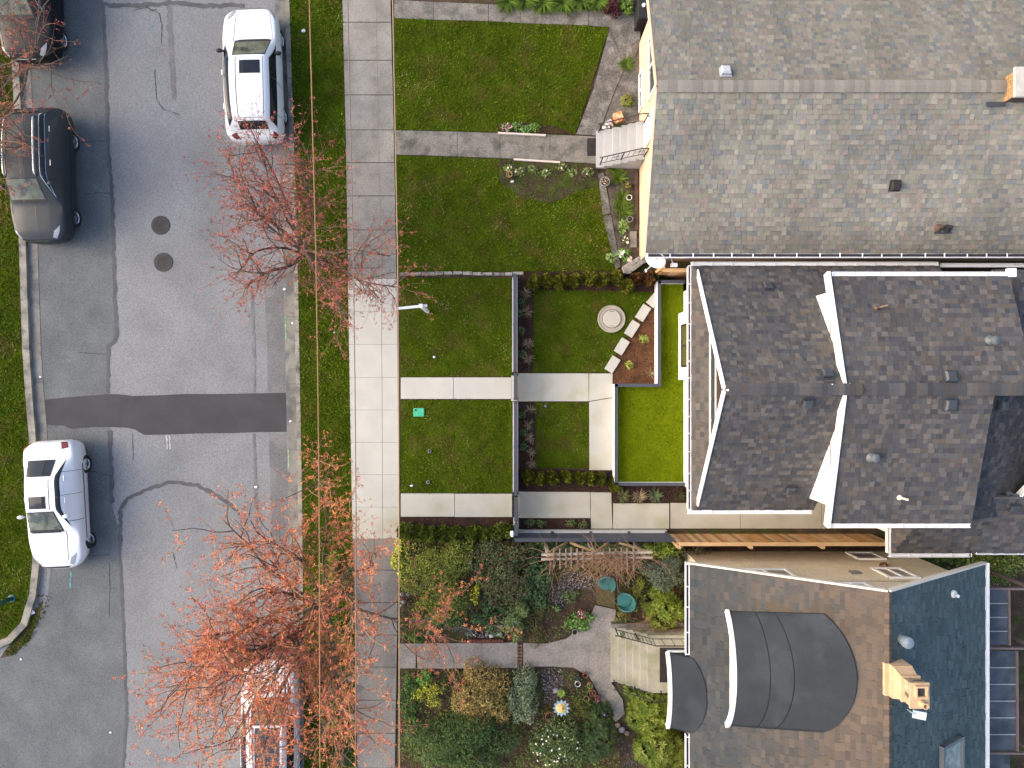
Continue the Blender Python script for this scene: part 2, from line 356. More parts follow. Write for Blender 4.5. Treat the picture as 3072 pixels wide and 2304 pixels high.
# front walk of the white house, its side arm and the long side path
paving('front_walk', [(rect(1202, 1361, 1132, 1197), m_newc), (rect(1361, 1534, 1132, 1197), m_newc), (rect(1534, 1553, 1126, 1204), m_newc),
                      ([(1554,1120),(1766,1120),(1767,1204),(1554,1204)], m_newc_st), ([(1767,1120),(1838,1120),(1838,1192),(1767,1204)], m_newc_st),
                      ([(1767,1205),(1838,1193),(1838,1411),(1768,1411)], m_newc_st)])
paving('side_path', [(rect(1202, 1364, 1480, 1550), m_newc_st), (rect(1364, 1537, 1481, 1551), m_newc_st),
                     ([(1554,1475),(1770,1476),(1772,1554),(1554,1554)], m_newc_gr), ([(1771,1476),(1834,1477),(1838,1586),(1773,1586)], m_newc_gr), (rect(1839, 2008, 1510, 1586), m_newc_gr)])
sp = paving('side_path', [(rect(2010, 2222, 1508, 1586), m_newc_gr), (rect(2222, 2466, 1508, 1586), m_newc_gr), (rect(2466, 2720, 1508, 1586), m_newc_gr)], zt=-.015)
# walks of the peach house
paving('front_walk', [([(1187,391),(1372,395),(1372,470),(1187,464)], m_oldc_d), ([(1372,395),(1500,399),(1500,475),(1372,470)], m_oldc_d), ([(1500,399),(1650,404),(1650,483),(1500,475)], m_oldc_d), ([(1650,404),(1792,410),(1792,492),(1650,483)], m_oldc_d)])
paving('cross_walk', [([(1183,0),(1300,6),(1300,60),(1183,55)], m_oldc_d), ([(1300,6),(1466,13),(1466,64),(1300,60)], m_oldc_d), ([(1466,13),(1561,18),(1561,70),(1466,64)], m_oldc_d), ([(1561,18),(1765,30),(1765,77),(1561,70)], m_oldc_d), ([(1765,30),(1925,40),(1920,128),(1900,190),(1874,204),(1829,82),(1765,77)], m_aggr)])
paving('diagonal_walk', [([(1829,84),(1874,205),(1845,270),(1800,390),(1795,408),(1728,403),(1780,268)], m_aggr),
                         ([(1794,520),(1812,518),(1832,640),(1808,646)], m_aggr), ([(1809,650),(1833,644),(1862,800),(1848,812)], m_aggr)])
MB().sheet([XY(*p) for p in [(1845,130),(1918,128),(1918,395),(1795,395),(1800,380),(1840,285)]], -.012).build('wall_foot_bed', m_aggr, yard)
MB().sheet([XY(*p) for p in [(1815,505),(1918,505),(1918,784),(1868,806),(1838,680)]], -.010).build('wall_foot_bed', M('bed_dirt', (.10, .085, .068), .95, .1, var=.3, scale=2, fine=.4, fscale=30, bump=.5, col2=(.06, .05, .035), pscale=2.5), yard)
# garden paths of the cream house
gp = [(1248,1930),(1553,1927),(1553,2003),(1252,2006)]
paving('garden_path', [(rect(1196, 1248, 1930, 2005), m_gard), (gp, m_gard), ([(1569,1928),(1640,1930),(1700,1915),(1760,1870),(1786,1815),(1848,1828),(1846,1880),(1836,1882),(1836,2050),(1868,2098),(1874,2142),(1848,2166),(1812,2130),(1795,2080),(1768,2030),(1720,2003),(1660,1999),(1569,1999)], m_gard)])
paving('flagstone_pad', [([(1790,1752),(1846,1758),(1846,1826),(1790,1812)], M('mossy_brick', (.12, .10, .045), .95, .1, var=.3, scale=3, fine=.4, fscale=30, bump=.5, col2=(.13, .075, .05), pscale=3))], zt=.012)
# planting beds
def bed(name, poly, mat, z=-.004, h=None):
    o = MB().sheet([XY(x, y) for x, y in poly], z).build(name, mat); tag(o, kind='structure'); return o
bed('mulch_bed', [(1553,818),(1968,818),(1968,876),(1602,866),(1600,1118),(1553,1118)], m_mulch)
bed('mulch_bed', [(1553,1206),(1604,1206),(1608,1407),(1838,1413),(1838,1474),(1553,1474)], m_mulch)
bed('mulch_bed', [(1824,1118),(1946,902),(1972,880),(1972,1152),(1838,1152),(1838,1118)], m_mulch_w)
bed('mulch_bed', [(1838,1456),(2070,1456),(2070,1509),(1838,1509)], m_mulch, z=-.006)
bed('mulch_bed', rect(1556, 1772, 1556, 1587), m_mulch)
bed('mulch_bed', [(1199,1552),(1537,1553),(1537,1600),(1199,1600)], m_mulch)
bed('flower_bed', [(1494,372),(1560,366),(1660,378),(1726,402),(1494,397)], m_mulch, z=.022)
bed('flower_bed', [(1496,478),(1650,484),(1794,494),(1796,560),(1740,572),(1650,610),(1560,590),(1498,545)], M('lawn_bed_soil', (.055, .042, .028), .95, .1, var=.3, scale=2.5, fine=.4, fscale=30, bump=.6, col2=(.045, .06, .014), pscale=1.8), z=.022)
bed('mulch_bed', [(2000,1625),(2760,1625),(2760,1652),(2000,1652)], m_mulch, z=-.02)

# lawns: soil sheet and blades
GRASS_A = [(.052,.092,.006), (.062,.104,.007), (.076,.118,.008), (.090,.116,.009)]
GRASS_Y = [(.130,.140,.030), (.165,.155,.055), (.112,.118,.020)]
m_blade = MA('grass_blades', .9, .04, .1, 20, .12, .7)
def grass(name, label, poly_px, dens=520, hgt=.055, pal=GRASS_A, pal2=GRASS_Y, yel=.35, z=.0, soil=True, place=True):
    poly = [XY(x, y) for x, y in poly_px]
    if soil:
        s = MB().prism(poly, -.14, .008 + z).build('lawn', m_turf0); tag(s, kind='structure')
    x, y = scatter(poly, dens); n = len(x)
    patch = vnoise(x, y, 1.3) * .42 + vnoise(x + 3, y, 4.1) * .34 + vnoise(x, y - 2, 11.) * .22 + RNG.normal(0, .14, n)
    c = pick(pal, n); cy = pick(pal2, n); k = patch > (1 - yel) * .72; c[k] = cy[k]
    c *= (1 + .25 * vnoise(x, y, .9) + .22 * vnoise(y, x, 5.7) + .15 * vnoise(x, y, 17.))[:, None]
    b = np.stack([x, y, np.full(n, z)], 1); a = RNG.uniform(0, 2*PI, n); lean = RNG.uniform(.3, 1.6, n); h = hgt * RNG.uniform(.5, 1.35, n)
    tip = b + np.stack([np.cos(a)*lean*h, np.sin(a)*lean*h, h], 1)
    p = np.stack([-np.sin(a), np.cos(a), np.zeros(n)], 1) * (.016 * RNG.uniform(.7, 1.6, n))[:, None]
    V = np.stack([b - p, b + p, tip], 1).reshape(-1, 3); me = mesh_np('grass', V, np.arange(3*n).reshape(n, 3), np.repeat(c, 3, 0))
    o = link('grass', me, m_blade); tag(o, label, 'grass', kind='stuff'); return o
L_N = [(1184,55),(1500,66),(1829,82),(1800,170),(1726,403),(1500,396),(1186,389)]
grass('grass', 'mown lawn beside the upper end of the pavement, before the peach house', L_N)
grass('grass', 'patchy mown lawn between the grey front walk and the low stone edging', [(1189,466),(1500,477),(1790,496),(1808,600),(1850,790),(1855,812),(1556,815),(1198,818)], yel=.5)
grass('grass', 'square lawn between pavement and slatted fence, with the white sign post', [(1201,834),(1533,834),(1535,1128),(1201,1130)], yel=.36, hgt=.045)
grass('grass', 'square lawn between pavement and slatted fence, with the green utility lid', [(1202,1200),(1536,1200),(1537,1478),(1203,1479)], yel=.42, hgt=.045)
grass('grass', 'small lawn with the round concrete cover', [(1602,868),(1965,878),(1940,900),(1822,1116),(1599,1117)], yel=.42, hgt=.045)
grass('grass', 'small lawn enclosed by front walk and cypress hedge', [(1606,1207),(1765,1207),(1766,1404),(1610,1405)], yel=.40, hgt=.045)
vg = [(lerp_tab(KR_R, y), y) for y in (-250, 0, 400, 768, 1152, 1536, 1700)] + [(lerp_tab(SW_L, y), y) for y in (1700, 1536, 1152, 768, 400, 0, -250)]
grass('grass', 'mown verge strip between kerb and pavement', vg, yel=.22, soil=False, z=-.008)
grass('grass', 'mown verge strip on the far side of the street', [(0-120, -200)] + [(x - 3, y) for x, y in KL[2:15]] + [(-120, 1930)], yel=.46, soil=False, z=-.005, hgt=.06)
weeds = [(16,1950),(64,1890),(96,1840),(130,1800),(118,1850),(90,1920),(40,1965),(0,1975)]
grass('grass', 'weeds grown over the gutter at the street corner', weeds, yel=.6, soil=False, z=RZ + .01, dens=420, hgt=.08)
MB().sheet([XY(x, y, RZ) for x, y in weeds], RZ + .007).build('gutter_silt', m_gsoil, road)

def chips(name, label, poly_px, dens, size, pal, z=.0, parent=None, flat=True):
    """loose bark, gravel or leaf litter: small solid shards"""
    poly = [XY(x, y) for x, y in poly_px]; x, y = scatter(poly, dens); n = len(x)
    c = np.stack([x, y, np.full(n, z)], 1); s = size * RNG.uniform(.5, 1.4, n)[:, None]
    A = randdir(n); A[:, 2] *= .25 if flat else .9; A = norm(A); U = np.tile([0., 0, 1], (n, 1)); B = norm(np.cross(A, U))
    V = np.stack([c - A*s*.6, c + B*s*.35, c + A*s*.6, c - B*s*.35, c + U*s*.45], 1).reshape(-1, 3)
    b = (np.arange(n) * 5)[:, None]
    Fq = np.concatenate([b + [0, 1, 4], b + [1, 2, 4], b + [2, 3, 4], b + [3, 0, 4]], 1).reshape(-1, 3)
    o = link(name, mesh_np(name, V, Fq, np.repeat(pick(pal, n), 5, 0)), MA('loose_pieces', .9, .15, .15, 60)); tag(o, label, 'ground cover', kind='stuff'); return o
BARK = [(.05,.03,.022), (.075,.042,.028), (.035,.022,.018), (.10,.06,.04)]
GRAV = [(.20,.20,.205), (.30,.30,.31), (.12,.12,.125), (.42,.42,.43), (.17,.16,.15)]
chips('bark_chips', 'dark bark chips under the cypress hedge behind the slatted fence', [(1553,820),(1966,820),(1966,876),(1602,866),(1600,1118),(1553,1118)], 130, .05, BARK)
chips('bark_chips', 'dark bark chips beside the small enclosed lawn', [(1553,1206),(1604,1206),(1608,1407),(1838,1413),(1838,1474),(1553,1474)], 130, .05, BARK)
chips('bark_chips', 'reddish bark chips in the triangular bed by the stepping stones', [(1826,1118),(1946,904),(1970,882),(1970,1150),(1838,1150)], 150, .05, [(.13,.06,.03),(.09,.042,.022),(.17,.085,.045),(.06,.03,.02)])
chips('bark_chips', 'bark chips in the narrow bed of spiky plants', [(1838,1458),(2068,1458),(2068,1508),(1838,1508)], 150, .05, BARK)
chips('bark_chips', 'bark chips in the strip beside the side path', [(1200,1553),(1537,1553),(1537,1600),(1200,1600)], 130, .05, BARK)
chips('gravel', 'curved band of grey gravel in the cottage garden', [(1655,1822),(1642,1800),(1655,1760),(1685,1722),(1730,1712),(1790,1722),(1800,1752),(1770,1770),(1730,1766),(1700,1785),(1690,1830)], 480, .045, GRAV, z=-.01, flat=False)
chips('gravel', 'grey gravel patch near the metal flower ornament', [(1622,2006),(1690,2003),(1690,2060),(1680,2110),(1632,2110),(1625,2060)], 420, .045, GRAV, z=-.01, flat=False)
chips('gravel', 'dark gravel between the two big shrubs at the bottom', [(1850,2200),(1900,2240),(1915,2304),(1870,2330),(1855,2280)], 420, .045, [(.06,.06,.065),(.1,.1,.11),(.16,.16,.17),(.04,.04,.04)], z=-.01, flat=False)
chips('pebbles', 'pale pebbles behind the brick edging of the garden path', [(1400,1890),(1508,1878),(1510,1912),(1400,1915)], 420, .05, [(.5,.5,.47),(.35,.34,.32),(.6,.58,.54),(.2,.2,.2)], z=.0, flat=False)
chips('leaf_litter', 'dead leaves in the gutter silt at the street corner', [(95,1790),(150,1780),(140,1830),(90,1900),(50,1950),(40,1930)], 70, .06, [(.10,.06,.03),(.05,.03,.02),(.2,.14,.07)], z=RZ + .012)
chips('leaf_litter', 'dead leaves lying over the cottage garden beds', [(1205,1640),(2060,1640),(2060,1860),(1830,1870),(1780,1820),(1640,1925),(1205,1925)], 34, .06, [(.14,.08,.04),(.08,.045,.025),(.2,.13,.06)], z=-.01)
chips('leaf_litter', 'dead leaves lying over the lower cottage garden beds', [(1205,2010),(1700,2010),(1830,2140),(1850,2304),(1205,2304)], 34, .06, [(.14,.08,.04),(.08,.045,.025),(.2,.13,.06)], z=-.01)

def ground_cover(label, poly_px, dens, size, pal, z=.03):
    """low leafy growth nobody could count, spread over a bed"""
    poly = [XY(x, y) for x, y in poly_px]; x, y = scatter(poly, dens); k = vnoise(x, y, 2.3) + RNG.normal(0, .5, len(x)) > -.55; x, y = x[k], y[k]; n = len(x)
    c = np.stack([x, y, z + np.abs(RNG.normal(0, .05, n)) + .06 * (1 + vnoise(x, y, 3.1))], 1); nr = norm(np.array([0, 0, 1.]) + RNG.normal(0, .45, (n, 3))); A = norm(np.cross(nr, randdir(n)))
    V, Fq = leaf_arrays(c, A, nr, size * RNG.uniform(.5, 1.3, n), size * .5 * RNG.uniform(.6, 1.3, n)); sel = (vnoise(x * 1.7, y * 1.7, 1.9) > .1); col = pick(pal[0], n); c2 = pick(pal[1], n); col[sel] = c2[sel]
    o = link('ground_cover', mesh_np('ground_cover', V, Fq, np.repeat(col, 4, 0)), MA('foliage', .7, .12, .1, 30)); tag(o, label, 'ground cover', kind='stuff')
GC1 = [(.10,.14,.03), (.135,.18,.042), (.08,.11,.022), (.165,.19,.055)]; GC2 = [(.12,.085,.042), (.15,.105,.052), (.095,.092,.03), (.075,.055,.03)]
ground_cover('low leafy growth over the upper cottage garden beds', [(1203,1622),(2060,1640),(2060,1880),(1850,1870),(1848,1760),(1700,1700),(1640,1760),(1640,1800),(1700,1840),(1780,1825),(1740,1890),(1640,1922),(1515,1915),(1400,1875),(1203,1922)], 340, .085, (GC1, GC2))
ground_cover('low leafy growth over the lower cottage garden beds', [(1200,2012),(1620,2008),(1625,2110),(1700,2110),(1690,2008),(1730,2012),(1810,2130),(1850,2180),(1860,2304),(1880,2330),(1195,2330)], 340, .085, (GC1, GC2))
ground_cover('low leafy growth on the verge under the big tree', [(915,1690),(1062,1690),(1070,2304),(920,2304)], 260, .08, (GC1, [(.12,.12,.02), (.08,.09,.02), (.17,.15,.03)]), z=.0)
ground_cover('low green growth under the shrubs by the cream porch', [(1880,2060),(2055,2080),(2055,2320),(1930,2320),(1905,2230),(1885,2160)], 200, .09, (GC1, GC1))

# ================================================================== HOUSES
m_shin = MA('roof_shingles', .93, .2, .16, 55, .10, .5)
TABS = {}
def roof_plane(mb, pts, thick=.10, drop=.012):
    pts = [Vector(p) for p in pts]; n = Vector((0, 0, 0))
    for i in range(1, len(pts) - 1): n += (pts[i] - pts[0]).cross(pts[i+1] - pts[0])
    n.normalize()
    if n.z < 0: pts = pts[::-1]; n = -n
    k = len(pts); a = [p - n * drop for p in pts]; b = [p - n * (drop + thick) for p in pts]
    mb.add(a + b, [tuple(range(k)), tuple(range(k, 2*k))[::-1]] + [(i, k + i, k + (i+1) % k, (i+1) % k) for i in range(k)])
def shingle(key, roof, pts, eave_dir, w, e, pal, t=.014, jw=.35, streak=None):
    """lay shingle tabs in rows over a convex roof plane; eave_dir runs along the eave"""
    pts = [Vector(p) for p in pts]; U = Vector(eave_dir).normalized(); n = Vector((0, 0, 0))
    for i in range(1, len(pts) - 1): n += (pts[i] - pts[0]).cross(pts[i+1] - pts[0])
    n.normalize(); n = n if n.z > 0 else -n; U = (U - n * U.dot(n)).normalized()
    Vd = n.cross(U).normalized()
    if Vd.z < 0: Vd = -Vd; 
    if U.cross(Vd).dot(n) < 0: U = -U
    O = pts[0]; uv = [((p - O).dot(U), (p - O).dot(Vd)) for p in pts]
    v0 = min(q[1] for q in uv); v1 = max(q[1] for q in uv); v = v0; row = 0
    while v < v1 - .03:
        vm = v + e * .5; xs = []
        for i in range(len(uv)):
            (ua, va), (ub, vb) = uv[i], uv[(i+1) % len(uv)]
            if (va - vm) * (vb - vm) < 0: xs.append(ua + (ub - ua) * (vm - va) / (vb - va))
        if len(xs) >= 2:
            a, b = min(xs), max(xs); u = a - random.uniform(0, w)
            while u < b:
                ww = w * random.uniform(1 - jw, 1 + jw); l, r = max(u, a), min(u + ww, b)
                if r - l > .02:
                    c = Vector(random.choice(pal)) * random.uniform(.88, 1.12)
                    p = O + U * (l + .002) + Vd * v
                    if streak: c = c * streak(p)
                    TABS.setdefault(key, []).append((p, U, Vd, n, r - l - .004, e, t * random.choice((.35, .5, 1.3, 1.6)), c, roof))
                u += ww
        v += e; row += 1
def tab_geo(w, e, t): return [(0,0,-.004),(w,0,-.004),(w,0,t),(0,0,t),(w,e*1.06,t*.15),(0,e*1.06,t*.15)], [(0,1,2,3),(3,2,4,5),(0,3,5),(1,4,2)]
def lay_shingles(key, limit=300):
    """the tabs that show largest become parts of their own; the rest of each roof is one part"""
    tabs = TABS[key]
    def size(tb):
        p = tb[0]; d = H - p.z; x = p.x * F / d; y = p.y * F / d
        if abs(x) > 1530 or abs(y) > 1145: return -1
        to = Vector((0, 0, H)) - p; return tb[4] * tb[5] * tb[3].dot(to) / to.length ** 3
    order = sorted(range(len(tabs)), key=lambda i: -size(tabs[i])); solo = order[:limit]; rest = set(order[limit:])
    cols = [tabs[i][7] for i in solo]; var = []
    for k in range(14):
        c = cols[k * len(cols) // 14]; vs, fs = tab_geo(1, tabs[0][5], tabs[0][6])
        me = bpy.data.meshes.new('shingle'); me.from_pydata(vs, [], fs); me.materials.append(m_shin)
        a = me.attributes.new('col', 'FLOAT_COLOR', 'POINT'); a.data.foreach_set('color', [x for _ in vs for x in (c.x, c.y, c.z, 1)]); var.append((c, me))
    for i in solo:
        p, U, Vd, n, w, e, t, c, roof = tabs[i]
        me = min(var, key=lambda q: (q[0] - c).length)[1]
        o = bpy.data.objects.new('shingle', me); COL.objects.link(o); o.parent = roof
        m = Matrix((U, Vd, n)).transposed().to_4x4() @ Matrix.Diagonal((w, 1, 1, 1)); m.translation = p - OFF[roof]; o.matrix_local = m
    by = {}
    for i in rest: by.setdefault(tabs[i][8], []).append(tabs[i])
    for roof, tl in by.items():
        V = []; Q = []; T = []; C = []
        mb_v = []; mb_f = []; cc = []
        for p, U, Vd, n, w, e, t, c, _ in tl:
            vs, fs = tab_geo(w, e, t); b = len(mb_v); q = p - OFF[roof]
            mb_v += [tuple(q + U*x + Vd*y + n*z) for x, y, z in vs]; mb_f += [tuple(b + k for k in f) for f in fs]; cc += [(c.x, c.y, c.z, 1)] * 6
        me = bpy.data.meshes.new('shingles'); me.from_pydata(mb_v, [], mb_f); me.update()
        a = me.attributes.new('col', 'FLOAT_COLOR', 'POINT'); a.data.foreach_set('color', [x for c in cc for x in c])
        o = link('shingles', me, m_shin, roof); o['kind'] = 'stuff'
def caps(roof, a, b, pal, w=.15, step=.14, hgt=.05):
    """ridge caps: folded shingles along a ridge from a to b"""
    a = Vector(a); b = Vector(b); d = (b - a).normalized(); s = d.cross(Vector((0, 0, 1))).normalized(); n = int((b - a).length / step)
    V = []; Fq = []; C = []
    for i in range(n):
        p = a + d * (i * step); q = p + d * step * 1.25; up = Vector((0, 0, 1)); k = len(V); z1 = .034; z2 = .022
        V += [p + s*w - up*hgt*.9 + up*z1, p + up*z1, p - s*w - up*hgt*.9 + up*z1, q + s*w - up*hgt*.9 + up*z2, q + up*z2, q - s*w - up*hgt*.9 + up*z2]
        Fq += [(k, k+1, k+4, k+3), (k+1, k+2, k+5, k+4)]; c = Vector(random.choice(pal)) * random.uniform(.85, 1.15); C += [(c.x, c.y, c.z, 1)] * 6
    me = bpy.data.meshes.new('ridge_cap'); me.from_pydata([tuple(v - OFF[roof]) for v in V], [], Fq)
    at = me.attributes.new('col', 'FLOAT_COLOR', 'POINT'); at.data.foreach_set('color', [x for c in C for x in c]); link('ridge_cap', me, m_shin, roof)
m_gutw = M('white_gutter_metal', (.74, .74, .74), .45, .5, var=.04, fine=.03); m_trim = M('white_trim_paint', (.80, .79, .77), .6, .35, var=.03, fine=.03)
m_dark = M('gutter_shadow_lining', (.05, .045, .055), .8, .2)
def gutter(parent, a, b, out, w=.12, hangers=.55, mat=None, open_=False, inner=None):
    """trough along a-b; out = outward direction; strap hangers across it"""
    a = Vector(a); b = Vector(b); o = Vector(out).normalized(); mat = mat or m_gutw; mb = MB(); up = Vector((0, 0, 1))
    mb.bar(a + o*w - up*.05, b + o*w - up*.05, .022, .13); mb.bar(a + o*.012 - up*.05, b + o*.012 - up*.05, .02, .12)
    g_ = mb.build('gutter', mat, parent)
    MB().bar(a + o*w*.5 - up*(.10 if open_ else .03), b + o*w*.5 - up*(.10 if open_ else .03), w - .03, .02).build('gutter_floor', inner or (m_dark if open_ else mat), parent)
    L = (b - a).length; n = max(2, int(L / hangers)); st = MB(); d = (b - a).normalized()
    for i in range(n + 1):
        p = a + d * (L * (i + .02) / (n + .04)) + d * random.uniform(-.06, .06); MB().bar(p + up*.014, p + o*w + up*.014, .03, .012).build('hanger', m_trim, parent)
    return g_
def window(parent, c, ax, w, h, nrm, frame=.07, mat=None, glass=None, mull=1, up=(0, 0, 1)):
    """window on a wall: c = centre, ax = along the wall"""
    c = Vector(c); ax = Vector(ax).normalized(); nrm = Vector(nrm).normalized(); up = Vector(up)
    mb = MB()
    for sgn in (-1, 1):
        mb.bar(c + ax*sgn*(w/2) - up*h/2, c + ax*sgn*(w/2) + up*h/2, frame, .06, nrm) ; mb.bar(c + up*sgn*(h/2) - ax*(w/2 + frame/2), c + up*sgn*(h/2) + ax*(w/2 + frame/2), frame, .066, nrm)
    for k in range(1, mull + 1):
        p = c + ax * (-w/2 + w*k/(mull + 1)); mb.bar(p - up*h/2, p + up*h/2, frame*.7, .05, nrm)
    f = mb.build('window', mat or m_trim, parent)
    MB().bar(c - ax*w/2 - nrm*.005, c + ax*w/2 - nrm*.005, h, .01, nrm).build('pane', glass or m_glass, f); return f
m_glass = M('window_glass', (.035, .045, .05), .06, .6, var=.2, scale=2, fine=0)
m_rust = M('vent_metal_bronze', (.15, .10, .065), .55, .5, .3, var=.2, scale=8); m_ventb = M('vent_plastic_slate', (.045, .05, .058), .5, .5, var=.15, scale=6)
m_galv = M('galvanised_metal', (.20, .205, .21), .55, .4, .3, var=.15, scale=10)
def slope_frame(p, n, ax):
    n = Vector(n).normalized(); ax = Vector(ax); ax = (ax - n * ax.dot(n)).normalized(); return Vector(p), ax, n.cross(ax), n
def box_vent(roof, p, n, ax, s=.24, mat=None, hood=True):
    """square roof vent: flange, throat and sloped hood"""
    p, ax, ay, n = slope_frame(p, n, ax); s *= 1.0
    mb = MB(); h = s * .45
    b = [p + ax*i*s*.62 + ay*j*s*.62 + n*.018 for i, j in ((-1,-1),(1,-1),(1,1),(-1,1))]; t = [p + ax*i*s*.5 + ay*j*s*.5 + n*h for i, j in ((-1,-1),(1,-1),(1,1),(-1,1))]; c = [p + ax*i*s*.36 + ay*j*s*.36 + n*h*1.35 for i, j in ((-1,-1),(1,-1),(1,1),(-1,1))]
    fl = [q + n*.012 for q in b]
    mb.add(b + fl, [(4,5,6,7)] + [(i, (i+1) % 4, 4 + (i+1) % 4, 4 + i) for i in range(4)])
    bb = [p + ax*i*s*.45 + ay*j*s*.45 + n*.02 for i, j in ((-1,-1),(1,-1),(1,1),(-1,1))]
    mb.add(bb + t + c, [(i, (i+1) % 4, 4 + (i+1) % 4, 4 + i) for i in range(4)] + [(4 + i, 4 + (i+1) % 4, 8 + (i+1) % 4, 8 + i) for i in range(4)] + [(8,9,10,11)])
    return mb.build('roof_vent', mat or m_ventb, roof)
def pipe_vent(roof, p, r=.04, h=.3, mat=None, cap=False, lean=(0, 0)):
    p = Vector(p); mb = MB(); q = p + Vector((lean[0], lean[1], h))
    mb.tube([p - Vector((0,0,.05)), q], r, 10); mb.lathe(p + Vector((0,0,-.02)), [(r*2.4, 0), (r*2.2, .05), (r*1.05, .12)], 12)
    if cap: mb.lathe(q, [(r*1.9, -.02), (r*1.9, .05), (r*.6, .09)], 12)
    else: mb.tube([q, q + Vector((lean[0], lean[1], h)).normalized() * .004], r * .72, 10)
    return mb.build('vent_pipe', mat or m_galv, roof)

# ------------------------------------------------------------------ the peach house (upper right)
m_peach = M('peach_stucco', (.66, .49, .34), .9, .2, var=.05, fine=.08, fscale=60, bump=.15)
H1 = thing('house', 'peach stucco house with light grey shingle roof and concrete front steps', 'house', (4.48, 8.2, 0))
PAL1 = [(.205,.195,.180), (.235,.225,.205), (.18,.18,.185), (.15,.16,.178), (.255,.24,.215), (.215,.19,.172), (.165,.17,.165), (.195,.185,.165), (.24,.195,.185), (.145,.165,.195), (.20,.205,.165), (.28,.265,.235)]; PAL1 = [tuple(m_ + (c_ - m_)*.68 for c_, m_ in zip((r*1.09, g*1.06, b*.95), (.215, .204, .173))) for r, g, b in PAL1]
XW1, XE1, YR1, YS1, YN1, ZE1, ZR1 = 4.03, 24.0, 8.26, 3.93, 12.5, 3.6, 5.3
WX = 4.48
w = MB(); rec0, rec1 = 7.72, 8.82                       # door recess in the street wall
w.box(WX, 23.5, 4.32, 11.98, -.05, 3.5)
w.add([(WX, 4.32, 3.5), (WX, 11.98, 3.5), (WX, YR1, 5.12), (23.5, 4.32, 3.5), (23.5, 11.98, 3.5), (23.5, YR1, 5.12)], [(0, 2, 1), (3, 4, 5), (0, 3, 5, 2), (1, 2, 5, 4)])
w.build('wall', m_peach, H1)
door = MB().box(WX - .05, WX - .004, 7.85, 8.72, 1.1, 3.1).build('door', M('door_paint_white', (.7, .68, .64), .5, .4), H1)
MB().bar((WX - .07, 8.62, 2.05), (WX - .07, 8.62, 2.2), .03, .03).build('handle', m_galv, door)
mb = MB(); S1 = [(XW1, YS1, ZE1), (XE1, YS1, ZE1), (XE1, YR1, ZR1), (XW1, YR1, ZR1)]; N1 = [(XW1, YN1, ZE1), (XE1, YN1, ZE1), (XE1, YR1, ZR1), (XW1, YR1, ZR1)]
roof_plane(mb, S1); roof_plane(mb, N1); R1 = mb.build('roof', M('roof_deck', (.12, .115, .11), .95, .1), H1)
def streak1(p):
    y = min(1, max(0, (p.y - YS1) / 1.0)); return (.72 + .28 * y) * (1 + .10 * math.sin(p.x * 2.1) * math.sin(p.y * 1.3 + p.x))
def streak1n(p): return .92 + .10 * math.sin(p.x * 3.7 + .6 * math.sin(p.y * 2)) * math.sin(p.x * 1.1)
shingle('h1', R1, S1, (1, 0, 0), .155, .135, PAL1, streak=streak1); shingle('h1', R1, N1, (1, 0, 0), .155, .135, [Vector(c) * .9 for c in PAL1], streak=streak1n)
caps(R1, (XW1, YR1, ZR1 + .005), (XE1, YR1, ZR1 + .005), [(.24,.22,.185), (.22,.20,.17), (.26,.235,.195)], .17, .14, .050)
lay_shingles('h1')
gutter(H1, (XW1 + .08, YS1 + .015, ZE1 - .01), (23.9, YS1 + .015, ZE1 - .01), (0, -1, 0), .13, .62, open_=True)
MB().bar((XW1 - .02, YS1, ZE1 - .1), (XW1 - .02, YR1, ZR1 - .1), .03, .2).build('barge_board', m_peach, H1); MB().bar((XW1 - .02, YN1, ZE1 - .1), (XW1 - .02, YR1 + .01, ZR1 - .1), .03, .2).build('barge_board', m_peach, H1)
window(H1, (WX - .02, 10.2, 2.5), (0, 1, 0), 1.9, 1.25, (-1, 0, 0), .10, mull=1)
window(H1, (WX - .02, 10.15, .38), (0, 1, 0), 1.25, .5, (-1, 0, 0), .07)
window(H1, (WX - .02, 6.0, 2.45), (0, 1, 0), 1.5, 1.1, (-1, 0, 0), .10)
for x in (7.0, 9.4, 12.1, 14.6): window(H1, (x, 4.30, 1.9), (1, 0, 0), 1.1, .9, (0, -1, 0), .08, M('dark_window_frame', (.10, .08, .06), .6, .3))
nS = Vector((0, -.362, 1)).normalized() ; nS = Vector((0, -(ZR1-ZE1), (YR1-YS1))).normalized(); nN = Vector((0, (ZR1-ZE1), (YN1-YR1))).normalized()
def onS(x, y): return (x, y, ZE1 + (y - YS1) * (ZR1 - ZE1) / (YR1 - YS1))
def onN(x, y): return (x, y, ZE1 + (YN1 - y) * (ZR1 - ZE1) / (YN1 - YR1))
p = P(2176, 217, 5.15); box_vent(R1, onN(p.x, p.y), nN, (1, 0, 0), .27, M('vent_plastic_grey', (.42, .43, .45), .5, .4))
p = P(2693, 552, 4.5); box_vent(R1, onS(p.x, p.y), nS, (1, 0, 0), .26, M('vent_sooty', (.035, .03, .03), .8, .2))
p = P(2818, 682, 3.95); pipe_vent(R1, onS(p.x, p.y), .055, .22, M('vent_rusty', (.09, .06, .045), .8, .3)); p = P(2846, 683, 3.95); pipe_vent(R1, onS(p.x, p.y), .055, .2, M('vent_sooty', (.035, .03, .03)))
p = P(2832, 697, 3.9); MB().bar(Vector(onS(p.x - .26, p.y)) + nS*.02, Vector(onS(p.x + .26, p.y)) + nS*.02, .05, .02).build('flashing', m_ventb, R1)
